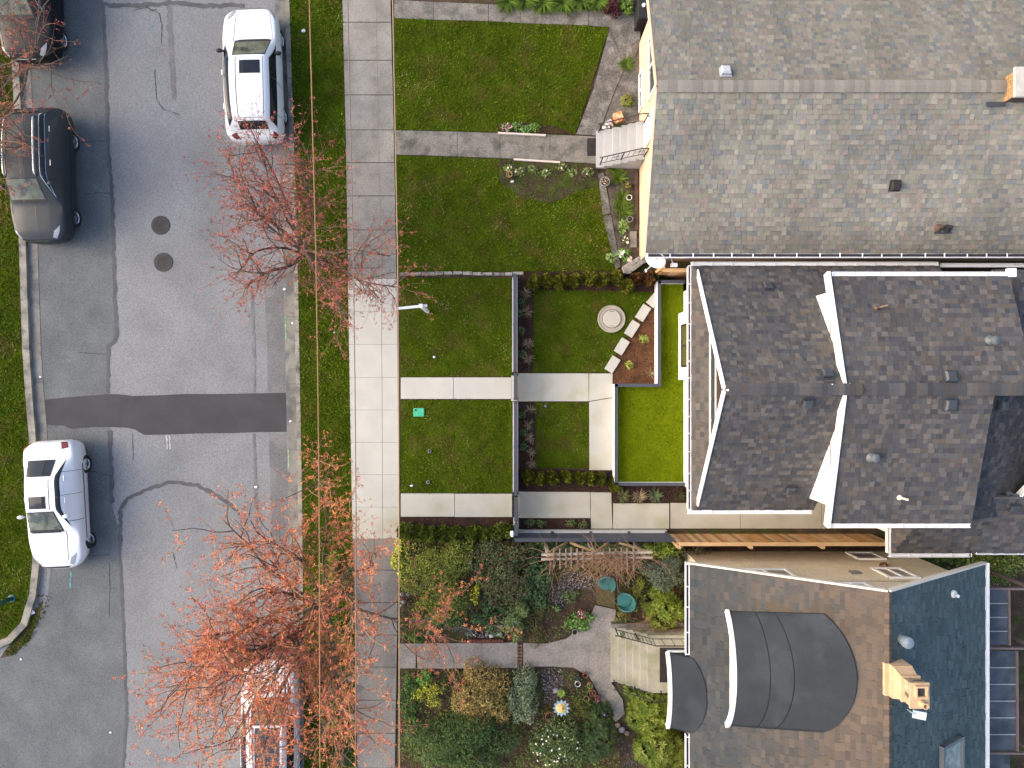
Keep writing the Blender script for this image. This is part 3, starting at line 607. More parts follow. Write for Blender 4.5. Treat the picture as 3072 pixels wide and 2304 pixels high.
# brick chimney on the ridge at the right edge of the picture
m_mort = M('mortar_pale', (.52, .43, .28), .95, .1, var=.1); m_brick = M('brick_ochre', (.34, .20, .10), .9, .2, var=.25, scale=6, fine=.2)
cx0, cx1, cy0, cy1, cz0, cz1 = 13.72, 15.2, 7.86, 8.55, 4.9, 5.62
ch = MB().box(cx0 + .012, cx1, cy0 + .012, cy1 - .012, cz0, cz1).build('chimney', m_mort, R1)
MB().box(cx0 - .06, cx1 + .1, cy0 - .06, cy1 + .06, cz1, cz1 + .09).build('chimney_crown', M('crown_concrete', (.50, .46, .40), .9, .2, var=.15, scale=3, fine=.15), R1)
bme = None
zz = cz0 + .02; r_ = 0
while zz < cz1 - .06:
    y = cy0 + (0 if r_ % 2 else -.1)
    while y < cy1 - .03:
        a, b = max(y, cy0), min(y + .20, cy1)
        if b - a > .03: MB().box(cx0 - .006, cx0 + .02, a + .008, b - .008, zz + .008, zz + .062).build('brick', m_brick, R1)
        y += .21
    x = cx0 + (0 if r_ % 2 else -.1)
    while x < cx0 + .9:
        a, b = max(x, cx0 + .015), x + .20
        MB().box(a + .008, b - .008, cy0 - .006, cy0 + .02, zz + .008, zz + .062).build('brick', M('brick_dark', (.10, .075, .06), .9, .2, var=.2, scale=6), R1)  # bricks on this chimney face are a darker brown
        x += .21
    zz += .075; r_ += 1
MB().box(cx0 - .5, cx0 + .02, cy0 - .12, cy0 - .004, 5.17, 5.20).build('flashing', m_ventb, R1)

# ------------------------------------------------------------------ the white house with the two roofs (middle right)
m_white = M('white_stucco', (.80, .79, .78), .85, .25, var=.03, fine=.04, fscale=60)
H2 = thing('house', 'white house with charcoal shingle roofs and grass-covered front terrace', 'house', (5.95, -.16, 0))
PAL2 = [(.078,.080,.090), (.092,.092,.10), (.062,.064,.075), (.112,.105,.105), (.10,.088,.082), (.072,.075,.085), (.13,.12,.118), (.085,.082,.085)]; PAL2 = [(r*.93, g*.91, b*.85) for r, g, b in PAL2]
YR2, ZR2, ZE2, YN2, YS2, XG, XB0, XWL = -.14, 6.1, 3.2, 3.62, -3.86, 5.50, 5.69, 5.95
sl = (ZR2 - ZE2) / (YN2 - YR2)
def zA(y): return ZR2 - abs(y - YR2) * sl
w = MB(); w.box(XWL, 13.2, -3.52, 3.2, -.05, 3.12); w.box(5.77, 5.96, .14, 2.43, .2, 3.0)
w.build('wall', m_white, H2)
# front gable wall, dark timber with a long glazed strip
gw = MB(); yy = 2.55
gw.add([(XWL, YR2 + yy + .3, 3.5), (XWL, YR2 - yy - .3, 3.5), (XWL, YR2, 5.75), (XWL + .1, YR2 + yy + .3, 3.5), (XWL + .1, YR2 - yy - .3, 3.5), (XWL + .1, YR2, 5.75)], [(0, 1, 2), (3, 5, 4), (0, 3, 4, 1), (1, 4, 5, 2), (2, 5, 3, 0)])
GW = gw.build('gable_wall', M('dark_stained_timber', (.05, .034, .022), .7, .3, var=.2, scale=5), H2)
MB().box(XWL - .05, XWL - .01, YR2 - 2.4, YR2 + 2.4, 3.72, 3.80).build('gable_trim', m_trim, H2); MB().box(XWL - .045, XWL - .01, YR2 - 1.7, YR2 + 1.7, 4.3, 4.34).build('gable_batten', m_trim, H2)
for k in range(-3, 4): MB().box(XWL - .03, XWL - .012, YR2 + k*.62 - .28, YR2 + k*.62 + .28, 3.82, 4.27).build('gable_pane', m_glass, H2)
mb = MB()
XA1 = 9.1
NA = [(XG, YN2, ZE2), (XA1, YN2, ZE2), (XA1, YR2, ZR2), (XB0, YR2, ZR2), (XB0, YN2 - (XB0 - XG), ZE2 + (XB0 - XG) * sl)]
SA = [(XG, YS2, ZE2), (XA1, YS2, ZE2), (XA1, YR2, ZR2), (XB0, YR2, ZR2), (XB0, YS2 + (XB0 - XG), ZE2 + (XB0 - XG) * sl)]
SK = [(XG, YS2, ZE2), (XG, YN2, ZE2), (XWL, YN2 - (XWL - XG), ZE2 + (XWL - XG) * sl), (XWL, YS2 + (XWL - XG), ZE2 + (XWL - XG) * sl)]
for q in (NA, SA, SK): roof_plane(mb, q, .09)
NA2 = [(XA1, YN2, ZE2), (13.1, YN2, ZE2), (13.1, 2.6, ZE2 + (YN2 - 2.6) * sl), (XA1, 2.6, ZE2 + (YN2 - 2.6) * sl)]
SA2 = [(XA1, YS2, ZE2), (9.25, YS2, ZE2), (9.25, -3.4, ZE2 + .56 * sl), (XA1, -3.4, ZE2 + .56 * sl)]
roof_plane(mb, NA2, .09); roof_plane(mb, SA2, .09)
# the lower roof wrapping round to the far right
LS = [(11.6, -5.17, 3.25), (20.0, -5.17, 3.25), (20.0, -3.3, 4.35), (12.5, -3.3, 4.35)]; LW = [(11.6, -5.17, 3.25), (11.6, -3.3, 3.25), (12.5, -3.3, 4.35)]
for q in (LS, LW): roof_plane(mb, q, .09)
RA = mb.build('roof', MATS['roof_deck'], H2)
WARM2 = [Vector(c) for c in PAL2]
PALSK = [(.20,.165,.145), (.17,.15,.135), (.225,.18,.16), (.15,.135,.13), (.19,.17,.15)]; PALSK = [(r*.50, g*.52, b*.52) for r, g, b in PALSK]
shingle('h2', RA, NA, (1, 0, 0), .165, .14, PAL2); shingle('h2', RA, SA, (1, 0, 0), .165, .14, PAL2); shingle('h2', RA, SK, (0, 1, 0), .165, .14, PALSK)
for q in (NA2, SA2, LS): shingle('h2', RA, q, (1, 0, 0), .165, .14, PAL2)
shingle('h2', RA, LW, (0, 1, 0), .165, .14, PAL2)
# upper roof
XB, XE2, YNB, YSB, ZEB, ZRB = 8.93, 20.0, 3.03, -3.92, 5.0, 6.0
w2 = MB(); w2.box(8.98, 12.85, -3.45, -.1, 3.0, 4.96); w2.box(8.98, 13.9, -.1, 2.6, 3.0, 4.96); w2.add([(8.98, -3.45, 4.9), (8.98, 2.6, 4.9), (8.98, YR2, 5.85), (9.1, -3.45, 4.9), (9.1, 2.6, 4.9), (9.1, YR2, 5.85)], [(0, 2, 1), (3, 4, 5), (0, 1, 4, 3), (1, 2, 5, 4), (2, 0, 3, 5)])
w2.build('upper_wall', m_white, H2)
NB = [(XB, YNB, ZEB), (14.0, YNB, ZEB), (14.0, YR2, ZRB), (XB, YR2, ZRB)]; SB = [(XB, YSB, ZEB), (12.92, YSB, ZEB), (12.92, YR2, ZRB), (XB, YR2, ZRB)]
zE = lambda x_, y_: 5.72 - .5*(x_ - 12.92) + .27*(y_ - YR2)
EB = [(x_, y_, zE(x_, y_)) for x_, y_ in ((12.92, YSB), (15.6, YSB), (15.6, YR2), (12.92, YR2))]
EN = [(14.0, YNB + .3, 4.3), (20.0, YNB + .3, 4.3), (20.0, YR2, 5.3), (14.0, YR2, 5.3)]
mb = MB()
for q in (NB, SB, EB, EN): roof_plane(mb, q, .09)
# small gable at the right edge
DG = [(14.55, -3.9, 3.75), (19.0, -3.9, 3.75), (19.0, -1.3, 5.6), (15.6, -1.3, 5.6)]
roof_plane(mb, DG, .09)
RB = mb.build('roof', MATS['roof_deck'], H2)
for q in (NB, SB, EN, DG): shingle('h2', RB, q, (1, 0, 0), .165, .14, PAL2)
shingle('h2', RB, EB, (0, 1, 0), .165, .14, [Vector(c) * .8 for c in PAL2])  # shade of the east slope painted in: main palette darkened
caps(RA, (XB0, YR2, ZR2 + .01), (9.35, YR2, ZR2 + .01), PAL2, .16, .15, .09); caps(RB, (9.0, YR2, ZRB + .01), (14.0, YR2, ZRB + .01), PAL2, .17, .15, .05)
lay_shingles('h2')
def barge(par, a, b, dx=-.03, d=.2, th=.045):
    a = Vector(a) + Vector((dx, 0, -.07)); b = Vector(b) + Vector((dx, 0, -.07)); return MB().bar(a, b, th, d).build('barge_board', m_trim, par)
a = NA[4]; barge(H2, a, (XB0, YR2, ZR2)); a = SA[4]; barge(H2, a, (XB0, YR2 - .02, ZR2))
barge(H2, (XB, YNB + .1, ZEB - .02), (XB, YR2, ZRB), d=.24, th=.09); barge(H2, (XB, YSB - .1, ZEB - .02), (XB, YR2 - .02, ZRB), d=.24, th=.09)
MB().bar((14.55, -3.95, 3.72), (15.6, -1.3, 5.58), .07, .22).build('barge_board', m_trim, H2)
gutter(H2, (XG - .01, YN2 + .005, ZE2), (13.05, YN2 + .005, ZE2), (0, 1, 0), .11, .6); gutter(H2, (XG - .1, YS2 - .005, ZE2), (9.2, YS2 - .005, ZE2), (0, -1, 0), .11, .6)
gutter(H2, (XG - .005, YS2 + .02, ZE2), (XG - .005, YN2 - .02, ZE2), (-1, 0, 0), .10, .55, open_=True, inner=M('gutter_sludge', (.16, .13, .13), .9, .2))
gutter(H2, (XB + .1, YNB + .005, ZEB), (13.95, YNB + .005, ZEB), (0, 1, 0), .11, .6); gutter(H2, (XB + .1, YSB - .005, ZEB), (12.9, YSB - .005, ZEB), (0, -1, 0), .11, .6)
gutter(H2, (11.55, -5.18, 3.25), (14.0, -5.18, 3.25), (0, -1, 0), .11, .6); gutter(H2, (14.2, -5.1, 3.25), (20, -5.1, 3.25), (0, -1, 0), .11, .6); gutter(H2, (11.59, -5.17, 3.25), (11.59, -3.3, 3.25), (-1, 0, 0), .10, .8)
gutter(H2, (13.2, YN2 - .02, ZE2 - .1), (20, YN2 - .02, ZE2 - .1), (0, 1, 0), .11, .7)
MB().box(13.95, 14.15, YNB - .02, YNB + .22, ZEB - .1, ZEB + .06).build('fascia_end', m_trim, H2)
MB().box(11.9, 20, -4.7, -3.4, -.05, 3.15).build('wall', m_white, H2); MB().box(13.2, 20, -3.4, 3.2, -.05, 3.05).build('wall', m_white, H2)
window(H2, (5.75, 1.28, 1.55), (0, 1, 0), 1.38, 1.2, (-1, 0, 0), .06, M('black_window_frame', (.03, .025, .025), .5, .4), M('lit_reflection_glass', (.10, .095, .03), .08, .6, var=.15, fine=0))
nA = Vector((0, sl, 1)).normalized(); nAS = Vector((0, -sl, 1)).normalized(); slB = (ZRB - ZEB) / (YNB - YR2); slBS = (ZRB - ZEB) / (YR2 - YSB)
def onA(px, py):
    z = 4.8
    for _ in range(30): q = P(px, py, z); z = zA(q.y)
    return P(px, py, z)
def onB(px, py):
    z = 5.4
    for _ in range(30): q = P(px, py, z); z = ZRB - (q.y - YR2) * slB if q.y > YR2 else ZRB - (YR2 - q.y) * slBS
    return P(px, py, z)
m_vbr = M('vent_bronze_lit', (.16, .095, .045), .5, .5, .2, var=.15, scale=6)
for px, py in ((2302, 863), (2479, 1125)): box_vent(RA, onA(px, py), nA, (1, 0, 0), .26)
for px, py in ((2420, 1206), (2370, 1466)): box_vent(RA, onA(px, py), nAS, (1, 0, 0), .26)
box_vent(RB, onB(2846, 1132), Vector((0, slB, 1)), (1, 0, 0), .30); box_vent(RB, onB(2846, 1212), Vector((0, -slBS, 1)), (1, 0, 0), .30)
pipe_vent(RB, onB(2628, 925), .03, .25, m_rust, lean=(.22, .06)); pipe_vent(RB, onB(2614, 1372), .065, .2, M('vent_slate_metal', (.10, .11, .12), .5, .4), cap=True); pipe_vent(RB, onB(2970, 1022), .065, .2, MATS['vent_slate_metal'], cap=True); pipe_vent(RB, onB(2698, 1492), .035, .42, M('vent_plastic_cream', (.6, .52, .42), .6, .3))
p = P(3042, 1216, 5.3); box_vent(RB, (13.5, p.y, 5.35), (.55, 0, 1), (0, 1, 0), .28); box_vent(RB, P(3038, 1520, 4.15), (0, -.7, 1), (1, 0, 0), .26); pipe_vent(RB, P(3026, 1478, 4.4), .035, .2, m_ventb, lean=(.15, -.05))
for x0, x1, y0, y1 in ((2182, 2202, 1170, 1180), (2494, 2503, 1155, 1160), (2548, 2556, 1153, 1157)):
    q = onA(x0, y0); MB().blob(q + Vector((0, 0, .05)), .035, .3, 1, (1.4, 1, .4)).build('sealant_dab', m_trim, RA)
# terrace in front: low white walls, dark coping, artificial turf
T = thing('turf_terrace', 'raised terrace with bright artificial turf, white walls and dark coping', 'terrace', (5.0, -1.5, 0))
m_cop = M('dark_coping_metal', (.055, .062, .082), .5, .45, var=.06, fine=.04)
ter = [(3.53, .0), (3.53, -3.48), (5.94, -3.48), (5.94, 3.55), (5.01, 3.55), (5.01, .0)]
MB().prism([(3.545, -.015), (3.545, -3.465), (5.935, -3.465), (5.935, 3.535), (5.025, 3.535), (5.025, -.015)], -.05, .34).build('turf_bed', M('turf_backing', (.11, .145, .003), .9, .03, var=.2), T)
for a, b in (((3.53, -.0), (3.53, -3.48)), ((5.01, 3.55), (5.01, -.1)), ((3.53, .0), (5.01, .0)), ((3.53, -3.48), (5.94, -3.48)), ((5.01, 3.55), (5.94, 3.55))):
    (xa, ya), (xb, yb) = a, b; wx = .085
    x0, x1 = sorted((xa, xb)); y0, y1 = sorted((ya, yb))
    if x0 == x1: bx = (x0, x0 + wx, y0 + .012, y1 - .012)
    elif y0 in (0, 3.55): bx = (x0 + .012, x1 - .012, y0 - wx, y0)
    else: bx = (x0 + .012, x1 - .012, y0, y0 + wx)
    MB().box(*bx, -.05, .585).build('low_wall', m_white, T)
    MB().box(bx[0] - .012, bx[1] + .012, bx[2] - .012, bx[3] + .012, .588 + random.uniform(0, .004), .63).build('coping', m_cop, T)
TUR = [(.115,.170,.004), (.14,.20,.006), (.165,.228,.010), (.105,.155,.004)]
tp = [(3.64, -.1), (3.64, -3.38), (5.93, -3.38), (5.93, 3.44), (5.12, 3.44), (5.12, -.1)]
x, y = scatter(tp, 1500); n = len(x); b_ = np.stack([x, y, np.full(n, .342)], 1); a_ = RNG.uniform(0, 2*PI, n); h_ = .035 * RNG.uniform(.5, 1.3, n)
tip = b_ + np.stack([np.cos(a_)*h_*.5, np.sin(a_)*h_*.5, h_], 1); pp = np.stack([-np.sin(a_), np.cos(a_), 0*a_], 1) * .010
me = mesh_np('turf', np.stack([b_ - pp, b_ + pp, tip], 1).reshape(-1, 3) - np.array(OFF[T]), np.arange(3*n).reshape(n, 3), np.repeat(pick(TUR, n) * (1 + .10 * vnoise(x, y, 1.2))[:, None], 3, 0)); o = link('turf', me, m_blade, T); o['kind'] = 'stuff'

# ------------------------------------------------------------------ the cream house (lower right)
m_beige = M('beige_stucco', (.68, .58, .41), .92, .15, var=.06, scale=2, fine=.25, fscale=32, bump=.3)
H3 = thing('house', 'cream stucco house with tan and slate roof slopes and curved dormer', 'house', (6.1, -9, 0))
XW3, XR3, XE3, ZE3, ZR3, YB3, YE3 = 5.38, 9.87, 14.3, 3.5, 6.4, -5.44, -18.0
s3 = (ZR3 - ZE3) / (XR3 - XW3)
w = MB(); w.box(6.1, 13.8, -17.5, -5.9, -.05, 3.75); w.add([(6.1, -5.9, 3.7), (13.8, -5.9, 3.7), (XR3, -5.9, 6.2), (6.1, -6.2, 3.7), (13.8, -6.2, 3.7), (XR3, -6.2, 6.2)], [(0, 1, 2), (3, 5, 4), (0, 2, 5, 3), (1, 4, 5, 2), (0, 3, 4, 1)])
w.build('wall', m_beige, H3)
W3 = [(XW3, YB3, ZE3), (XW3, YE3, ZE3), (XR3, YE3, ZR3), (XR3, YB3, ZR3)]; E3 = [(XE3, YB3, ZE3), (XE3, YE3, ZE3), (XR3, YE3, ZR3), (XR3, YB3, ZR3)]
mb = MB(); roof_plane(mb, W3); roof_plane(mb, E3); R3 = mb.build('roof', MATS['roof_deck'], H3)
PAL3 = [(.215,.178,.148), (.195,.168,.145), (.235,.188,.152), (.18,.162,.145), (.205,.172,.14), (.165,.152,.14)]; PAL3 = [(r*.42, g*.46, b*.52) for r, g, b in PAL3]
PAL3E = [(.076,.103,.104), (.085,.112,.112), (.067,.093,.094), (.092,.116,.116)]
def ridge_glow_moss3(p):  # warm sun towards the ridge is put into the colour, plus a moss patch
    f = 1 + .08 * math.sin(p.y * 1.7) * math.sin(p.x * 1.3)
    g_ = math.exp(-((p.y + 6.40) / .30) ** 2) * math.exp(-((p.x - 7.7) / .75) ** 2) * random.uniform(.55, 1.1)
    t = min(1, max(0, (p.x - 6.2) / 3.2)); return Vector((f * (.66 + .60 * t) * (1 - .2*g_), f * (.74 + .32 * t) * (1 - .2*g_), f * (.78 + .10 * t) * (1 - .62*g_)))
def shingle_tint(key, roof, pts, d, w_, e, pal, fn, jw=.08):
    n0 = len(TABS.get(key, [])); shingle(key, roof, pts, d, w_, e, pal, jw=jw)
    L_ = TABS[key]
    for i in range(n0, len(L_)):
        q = list(L_[i]); f = fn(q[0]); q[7] = Vector((q[7].x*f.x, q[7].y*f.y, q[7].z*f.z)); L_[i] = tuple(q)
shingle_tint('h3', R3, W3, (0, 1, 0), .24, .13, PAL3, ridge_glow_moss3); shingle('h3', R3, E3, (0, 1, 0), .24, .13, PAL3E, jw=.1)
caps(R3, (XR3 - .02, YB3, ZR3 + .005), (XR3 - .02, YE3, ZR3 + .005), [(.12,.09,.07), (.13,.095,.072), (.10,.08,.07)], .10, .14, .06)
lay_shingles('h3')
for a, b in (((XW3 - .05, YB3 + .02, ZE3 - .09), (XR3, YB3 + .02, ZR3 - .06)), ((XE3 + .05, YB3 + .02, ZE3 - .09), (XR3, YB3 + .02, ZR3 - .06))): MB().bar(a, b, .05, .17).build('barge_board', M('cream_trim_paint', (.66, .60, .50), .6, .3, var=.05), H3)
gutter(H3, (XW3 - .01, YB3 + .05, ZE3), (XW3 - .01, -8.2, ZE3), (-1, 0, 0), .11, .62, open_=True); gutter(H3, (XW3 - .01, -10.6, ZE3), (XW3 - .01, YE3, ZE3), (-1, 0, 0), .11, .9, open_=True); gutter(H3, (XE3 + .01, YB3, ZE3), (XE3 + .01, YE3, ZE3), (1, 0, 0), .11, .9)
for c, ax, w_, h_, ml in (((7.95, -5.88, 3.0), (1, 0, 0), 1.4, 1.1, 1), ((12.1, -5.88, .66), (1, 0, 0), .86, .9, 0), ((11.92, -5.88, 2.86), (1, 0, 0), .86, 1.1, 1), ((9.97, -5.88, 4.45), (1, 0, 0), .85, .9, 1)): window(H3, c, ax, w_, h_, (0, 1, 0), .09, m_trim, M('pale_window_glass', (.34, .32, .28), .15, .6, var=.25, scale=4, fine=.05), ml)  # panes share one pale mottled glass colour
MB().box(10.55, 10.85, -5.9, -5.84, 2.7, 2.95).build('wall_vent', m_galv, H3)
# curved eyebrow dormer and curved porch roof: white arched front edge, dark membrane
m_memb = M('roof_membrane', (.034, .039, .045), .85, .12, var=.12, scale=1.2, fine=.18, fscale=60, col2=(.043, .049, .056), pscale=.9)
def arch(t): return 1 - t * t
def zm(x): return ZE3 + (x - XW3) * s3
def curved_roof(name, xf, y0, y1, zf, rise, xe0, xe1, lift, nx=10, ny=24, sk0=0., sk1=0., seams=()):
    V = []; Fq = []
    for i in range(nx + 1):
        for j in range(ny + 1):
            t = -1 + 2*j/ny; a = arch(t) ** .8; p0 = Vector((xf, 0, zf + rise*a)); xe = xe0 + (xe1 - xe0)*a; p1 = Vector((xe, 0, zm(xe) + .03)); s = i/nx
            q = p0.lerp(p1, s); V.append((q.x, y0 + sk0*s + (y1 + sk1*s - y0 - sk0*s)*j/ny, q.z + lift*(1 - s*.6)))
    for i in range(nx):
        for j in range(ny): k = i*(ny+1) + j; Fq.append((k, k+1, k+ny+2, k+ny+1))
    base = len(V)
    for i in range(nx + 1):
        for j in (0, ny): x_, y_, z_ = V[i*(ny+1) + j]; V.append((x_, y_, z_ - .35))
    for i in range(nx):
        k = base + 2*i; Fq += [(i*(ny+1), (i+1)*(ny+1), k+2, k), (i*(ny+1)+ny, k+1, k+3, (i+1)*(ny+1)+ny)]
    o = MB().add(V, Fq).build(name, m_memb, H3, smooth=False); o.data.polygons.foreach_set('use_smooth', [k < nx*ny for k in range(len(o.data.polygons))])
    pts = [Vector((xf - .02, y0 + (y1 - y0)*j/ny, zf + lift + rise*arch(-1 + 2*j/ny) ** .8 - .05)) for j in range(ny + 1)]
    mb = MB()
    for a, b in zip(pts, pts[1:]): mb.bar(a, b, .10, .15)
    mb.build('arched_fascia', m_trim, o)
    for yy_ in seams:
        x0_ = xf + (xe0 - xf)*yy_*.8; seam = []
        for j in range(ny + 1):
            i = int(round((x0_ - xf)/(xe0 - xf)*nx*.8)); q = V[i*(ny+1) + j]; seam.append(Vector(q) + Vector((0, 0, .004)))
        mbs = MB()
        for a, b in zip(seam, seam[1:]): mbs.bar(a, b, .03, .006)
        mbs.build('membrane_seam', M('membrane_lap', (.026, .026, .028), .85, .1), o)
    return o
D = curved_roof('dormer_roof', 6.33, -10.02, -6.66, 4.06, .72, 8.5, 9.2, .10, sk0=.5, sk1=.38, seams=(.42, .72))
MB().prism([(6.38, -9.9), (6.38, -6.78), (6.9, -6.78), (6.9, -9.9)], 3.9, 4.2).build('dormer_wall', m_trim, H3)
Pm = curved_roof('porch_roof', 4.80, -10.53, -8.25, 3.12, .38, 5.42, 5.8, .06)
MB().bar((4.80, -8.235, 3.10), (5.38, -8.235, 3.10), .05, .10).build('porch_gutter', m_trim, H3); MB().bar((4.80, -10.545, 3.10), (5.38, -10.545, 3.10), .05, .10).build('porch_gutter', m_trim, H3)
MB().box(6.02, 6.09, -9.9, -8.95, 1.1, 3.1).build('door', M('door_paint_dark', (.06, .04, .03), .5, .4), H3)
# chimney with clay pots, roof vents, skylight, small dish
m_cham = M('chimney_render_tan', (.52, .36, .22), .9, .2, var=.10, scale=3, fine=.12, fscale=40); m_lich = M('chimney_render_lichen', (.36, .30, .20), .95, .1, var=.3, scale=5, fine=.4, fscale=30, col2=(.12, .10, .08), pscale=6)
chx, chy = 9.84, -7.72
cm = MB(); cm.box(chx, chx + .52, chy - .42, chy + .42, 5.9, 6.62); cm.build('chimney', m_cham, R3)
MB().add([(chx+.01, chy-.41, 6.62), (chx+.51, chy-.41, 6.62), (chx+.51, chy+.41, 6.62), (chx+.01, chy+.41, 6.62), (chx+.06, chy-.31, 6.92), (chx+.48, chy-.31, 6.92), (chx+.48, chy+.29, 6.92), (chx+.06, chy+.29, 6.92)], [(0,1,5,4),(1,2,6,5),(2,3,7,6),(3,0,4,7),(4,5,6,7)]).build('chimney_shoulder', m_cham, R3)
MB().box(chx + .03, chx + .51, chy - .34, chy + .32, 6.92, 6.99).build('chimney_band', m_cham, R3)
MB().box(chx + .06, chx + .48, chy - .30, chy + .28, 6.99, 7.32).build('chimney_stack', m_lich, R3)
MB().box(chx + .03, chx + .51, chy - .33, chy + .31, 7.32, 7.38).build('chimney_band', m_cham, R3)
st = MB()
for (x0, x1, y0, y1) in ((0,.30,.22,.26),(0,.30,-.04,.0),(0,.04,.0,.22),(.26,.30,.0,.22)): st.box(chx + .12 + x0, chx + .12 + x1, chy + y0, chy + y1, 7.38, 7.48)
st.build('flue', m_cham, R3); MB().box(chx + .165, chx + .375, chy + .005, chy + .215, 7.382, 7.40).build('flue_mouth', m_dark, R3)
MB().lathe((chx + .30, chy - .19, 7.382), [(.085, 0), (.08, .04), (.065, .06), (.065, .18), (.075, .2), (.05, .2), (.045, .08)], 18).build('chimney_pot', m_cham, R3)
MB().box(chx - .10, chx - .002, chy - .42, chy + .42, 6.25, 6.44).build('chimney_flashing', m_cham, R3)
def onE(px, py):
    z = 5.
    for _ in range(30): q = P(px, py, z); z = ZR3 - abs(q.x - XR3) * s3
    return P(px, py, z)
nE = Vector((s3, 0, 1)).normalized()
pipe_vent(R3, onE(2860, 1782), .05, .22, M('vent_plastic_pale', (.55, .6, .62), .5, .4)); MB().lathe(onE(2700, 1913) - Vector((0,0,.05)), [(.15, 0), (.13, .1), (.13, .34), (.16, .36), (.15, .46), (.05, .5)], 16).build('roof_vent', M('vent_metal_blue', (.22, .27, .31), .45, .5, .4), R3)
sq = onE(2850, 2290); p_, ax, ay, n_ = slope_frame(sq, nE, (0, 1, 0)); sk = MB()
fr = MB()
for sgn in (-1, 1): fr.bar(p_ + ax*sgn*.62 - ay*.55 + n_*.06, p_ + ax*sgn*.62 + ay*.55 + n_*.06, .09, .12, n_); fr.bar(p_ + ay*sgn*.55 - ax*.665 + n_*.062, p_ + ay*sgn*.55 + ax*.665 + n_*.062, .09, .124, n_)
SKY = fr.build('skylight', M('skylight_frame', (.16, .18, .19), .5, .4, .4), R3); MB().bar(p_ - ax*.6 + n_*.05, p_ + ax*.6 + n_*.05, 1.05, .01, n_).build('skylight_pane', M('skylight_glass', (.30, .36, .33), .08, .6, var=.3, scale=5, fine=0), R3)
q = onE(2722, 2128); mb = MB(); mb.tube([q, q + Vector((-.05, .06, .45))], .018, 8); mb.bar(q + Vector((-.02, .02, .3)), q + Vector((.3, -.03, .34)), .2, .05); mb.build('antenna_box', M('antenna_plastic', (.6, .68, .72), .5, .4), R3)
# flower boxes on the street wall
for (y0, cfl) in ((-7.0, None), (-7.75, 'red')):
    fb = MB(); fb.box(5.93, 6.09, y0 - .32, y0 + .32, 1.55, 1.58)
    fb.box(5.93, 5.96, y0 - .32, y0 + .32, 1.58, 1.8); fb.box(6.06, 6.09, y0 - .32, y0 + .32, 1.58, 1.8); fb.box(5.96, 6.06, y0 - .32, y0 - .29, 1.58, 1.8); fb.box(5.96, 6.06, y0 + .29, y0 + .32, 1.58, 1.8); fb.build('window_box', m_trim, H3)

# ================================================================== CARS
m_tyre = M('tyre_rubber', (.018, .018, .02), .85, .3, var=.1); m_rim = M('alloy_rim', (.55, .56, .58), .3, .6, .85, var=.05, fine=0); m_arch = M('wheel_well', (.012, .012, .013), .95, .05)
m_cglass = M('car_glass', (.012, .016, .022), .05, .35, var=.2, scale=2, fine=0); m_lens = M('lamp_lens', (.30, .31, .33), .12, .6, .2, var=.1, fine=0); m_red = M('tail_lens_red', (.15, .010, .016), .2, .6, var=.1, fine=0)
m_wsh = M('windshield_painted_sky', (.125, .135, .10), .05, .5, var=.35, scale=2.2, fine=.0, col2=(.05, .06, .05), pscale=3.0); m_blk = M('black_plastic', (.02, .02, .022), .55, .35, var=.1); m_chrome = M('chrome_trim', (.62, .64, .66), .2, .6, .9, var=.05, fine=0); m_seam = M('panel_seam', (.06, .06, .065), .8, .2); m_plate = M('number_plate', (.6, .6, .62), .5, .4)  # windshield colour carries a painted pale sky reflection
SUV = [ # y, zb, ws, wm, zmid, wb, zbelt, wt, zt, zc      front to rear
 ( 2.29,.36,.32,.40,.52,.37,.64,.28,.70,.71),( 2.19,.24,.62,.69,.52,.66,.75,.52,.82,.84),( 1.95,.20,.80,.87,.56,.84,.87,.69,.93,.96),( 1.50,.20,.87,.92,.60,.89,.96,.76,1.01,1.05),
 ( 1.05,.20,.88,.93,.62,.90,1.02,.80,1.07,1.11),( .28,.20,.88,.93,.63,.90,1.05,.70,1.53,1.60),(-.40,.20,.88,.93,.63,.90,1.06,.705,1.59,1.67),(-1.20,.20,.88,.93,.64,.90,1.08,.69,1.57,1.65),
 (-1.80,.21,.87,.93,.65,.885,1.10,.65,1.49,1.57),(-2.09,.26,.84,.91,.66,.855,1.06,.68,1.13,1.17),(-2.22,.30,.75,.82,.62,.77,.92,.60,.98,1.00),(-2.29,.40,.50,.58,.58,.55,.80,.42,.85,.87)]
SEDAN = [
 ( 2.24,.34,.30,.38,.48,.36,.56,.27,.60,.62),( 2.12,.22,.58,.65,.48,.62,.65,.49,.70,.73),( 1.84,.18,.77,.84,.52,.81,.76,.66,.81,.84),( 1.42,.18,.85,.90,.55,.87,.83,.74,.88,.92),
 ( .95,.18,.86,.91,.56,.88,.89,.77,.94,.97),( .12,.18,.86,.91,.57,.88,.93,.60,1.34,1.40),(-.45,.18,.86,.91,.57,.88,.95,.60,1.38,1.44),(-.95,.18,.86,.91,.58,.88,.97,.585,1.34,1.40),
 (-1.60,.19,.86,.91,.60,.86,.98,.68,1.04,1.08),(-1.97,.24,.83,.88,.60,.82,.95,.67,1.00,1.03),(-2.11,.30,.70,.76,.58,.71,.83,.57,.90,.92),(-2.18,.40,.48,.55,.54,.52,.70,.40,.76,.78)]
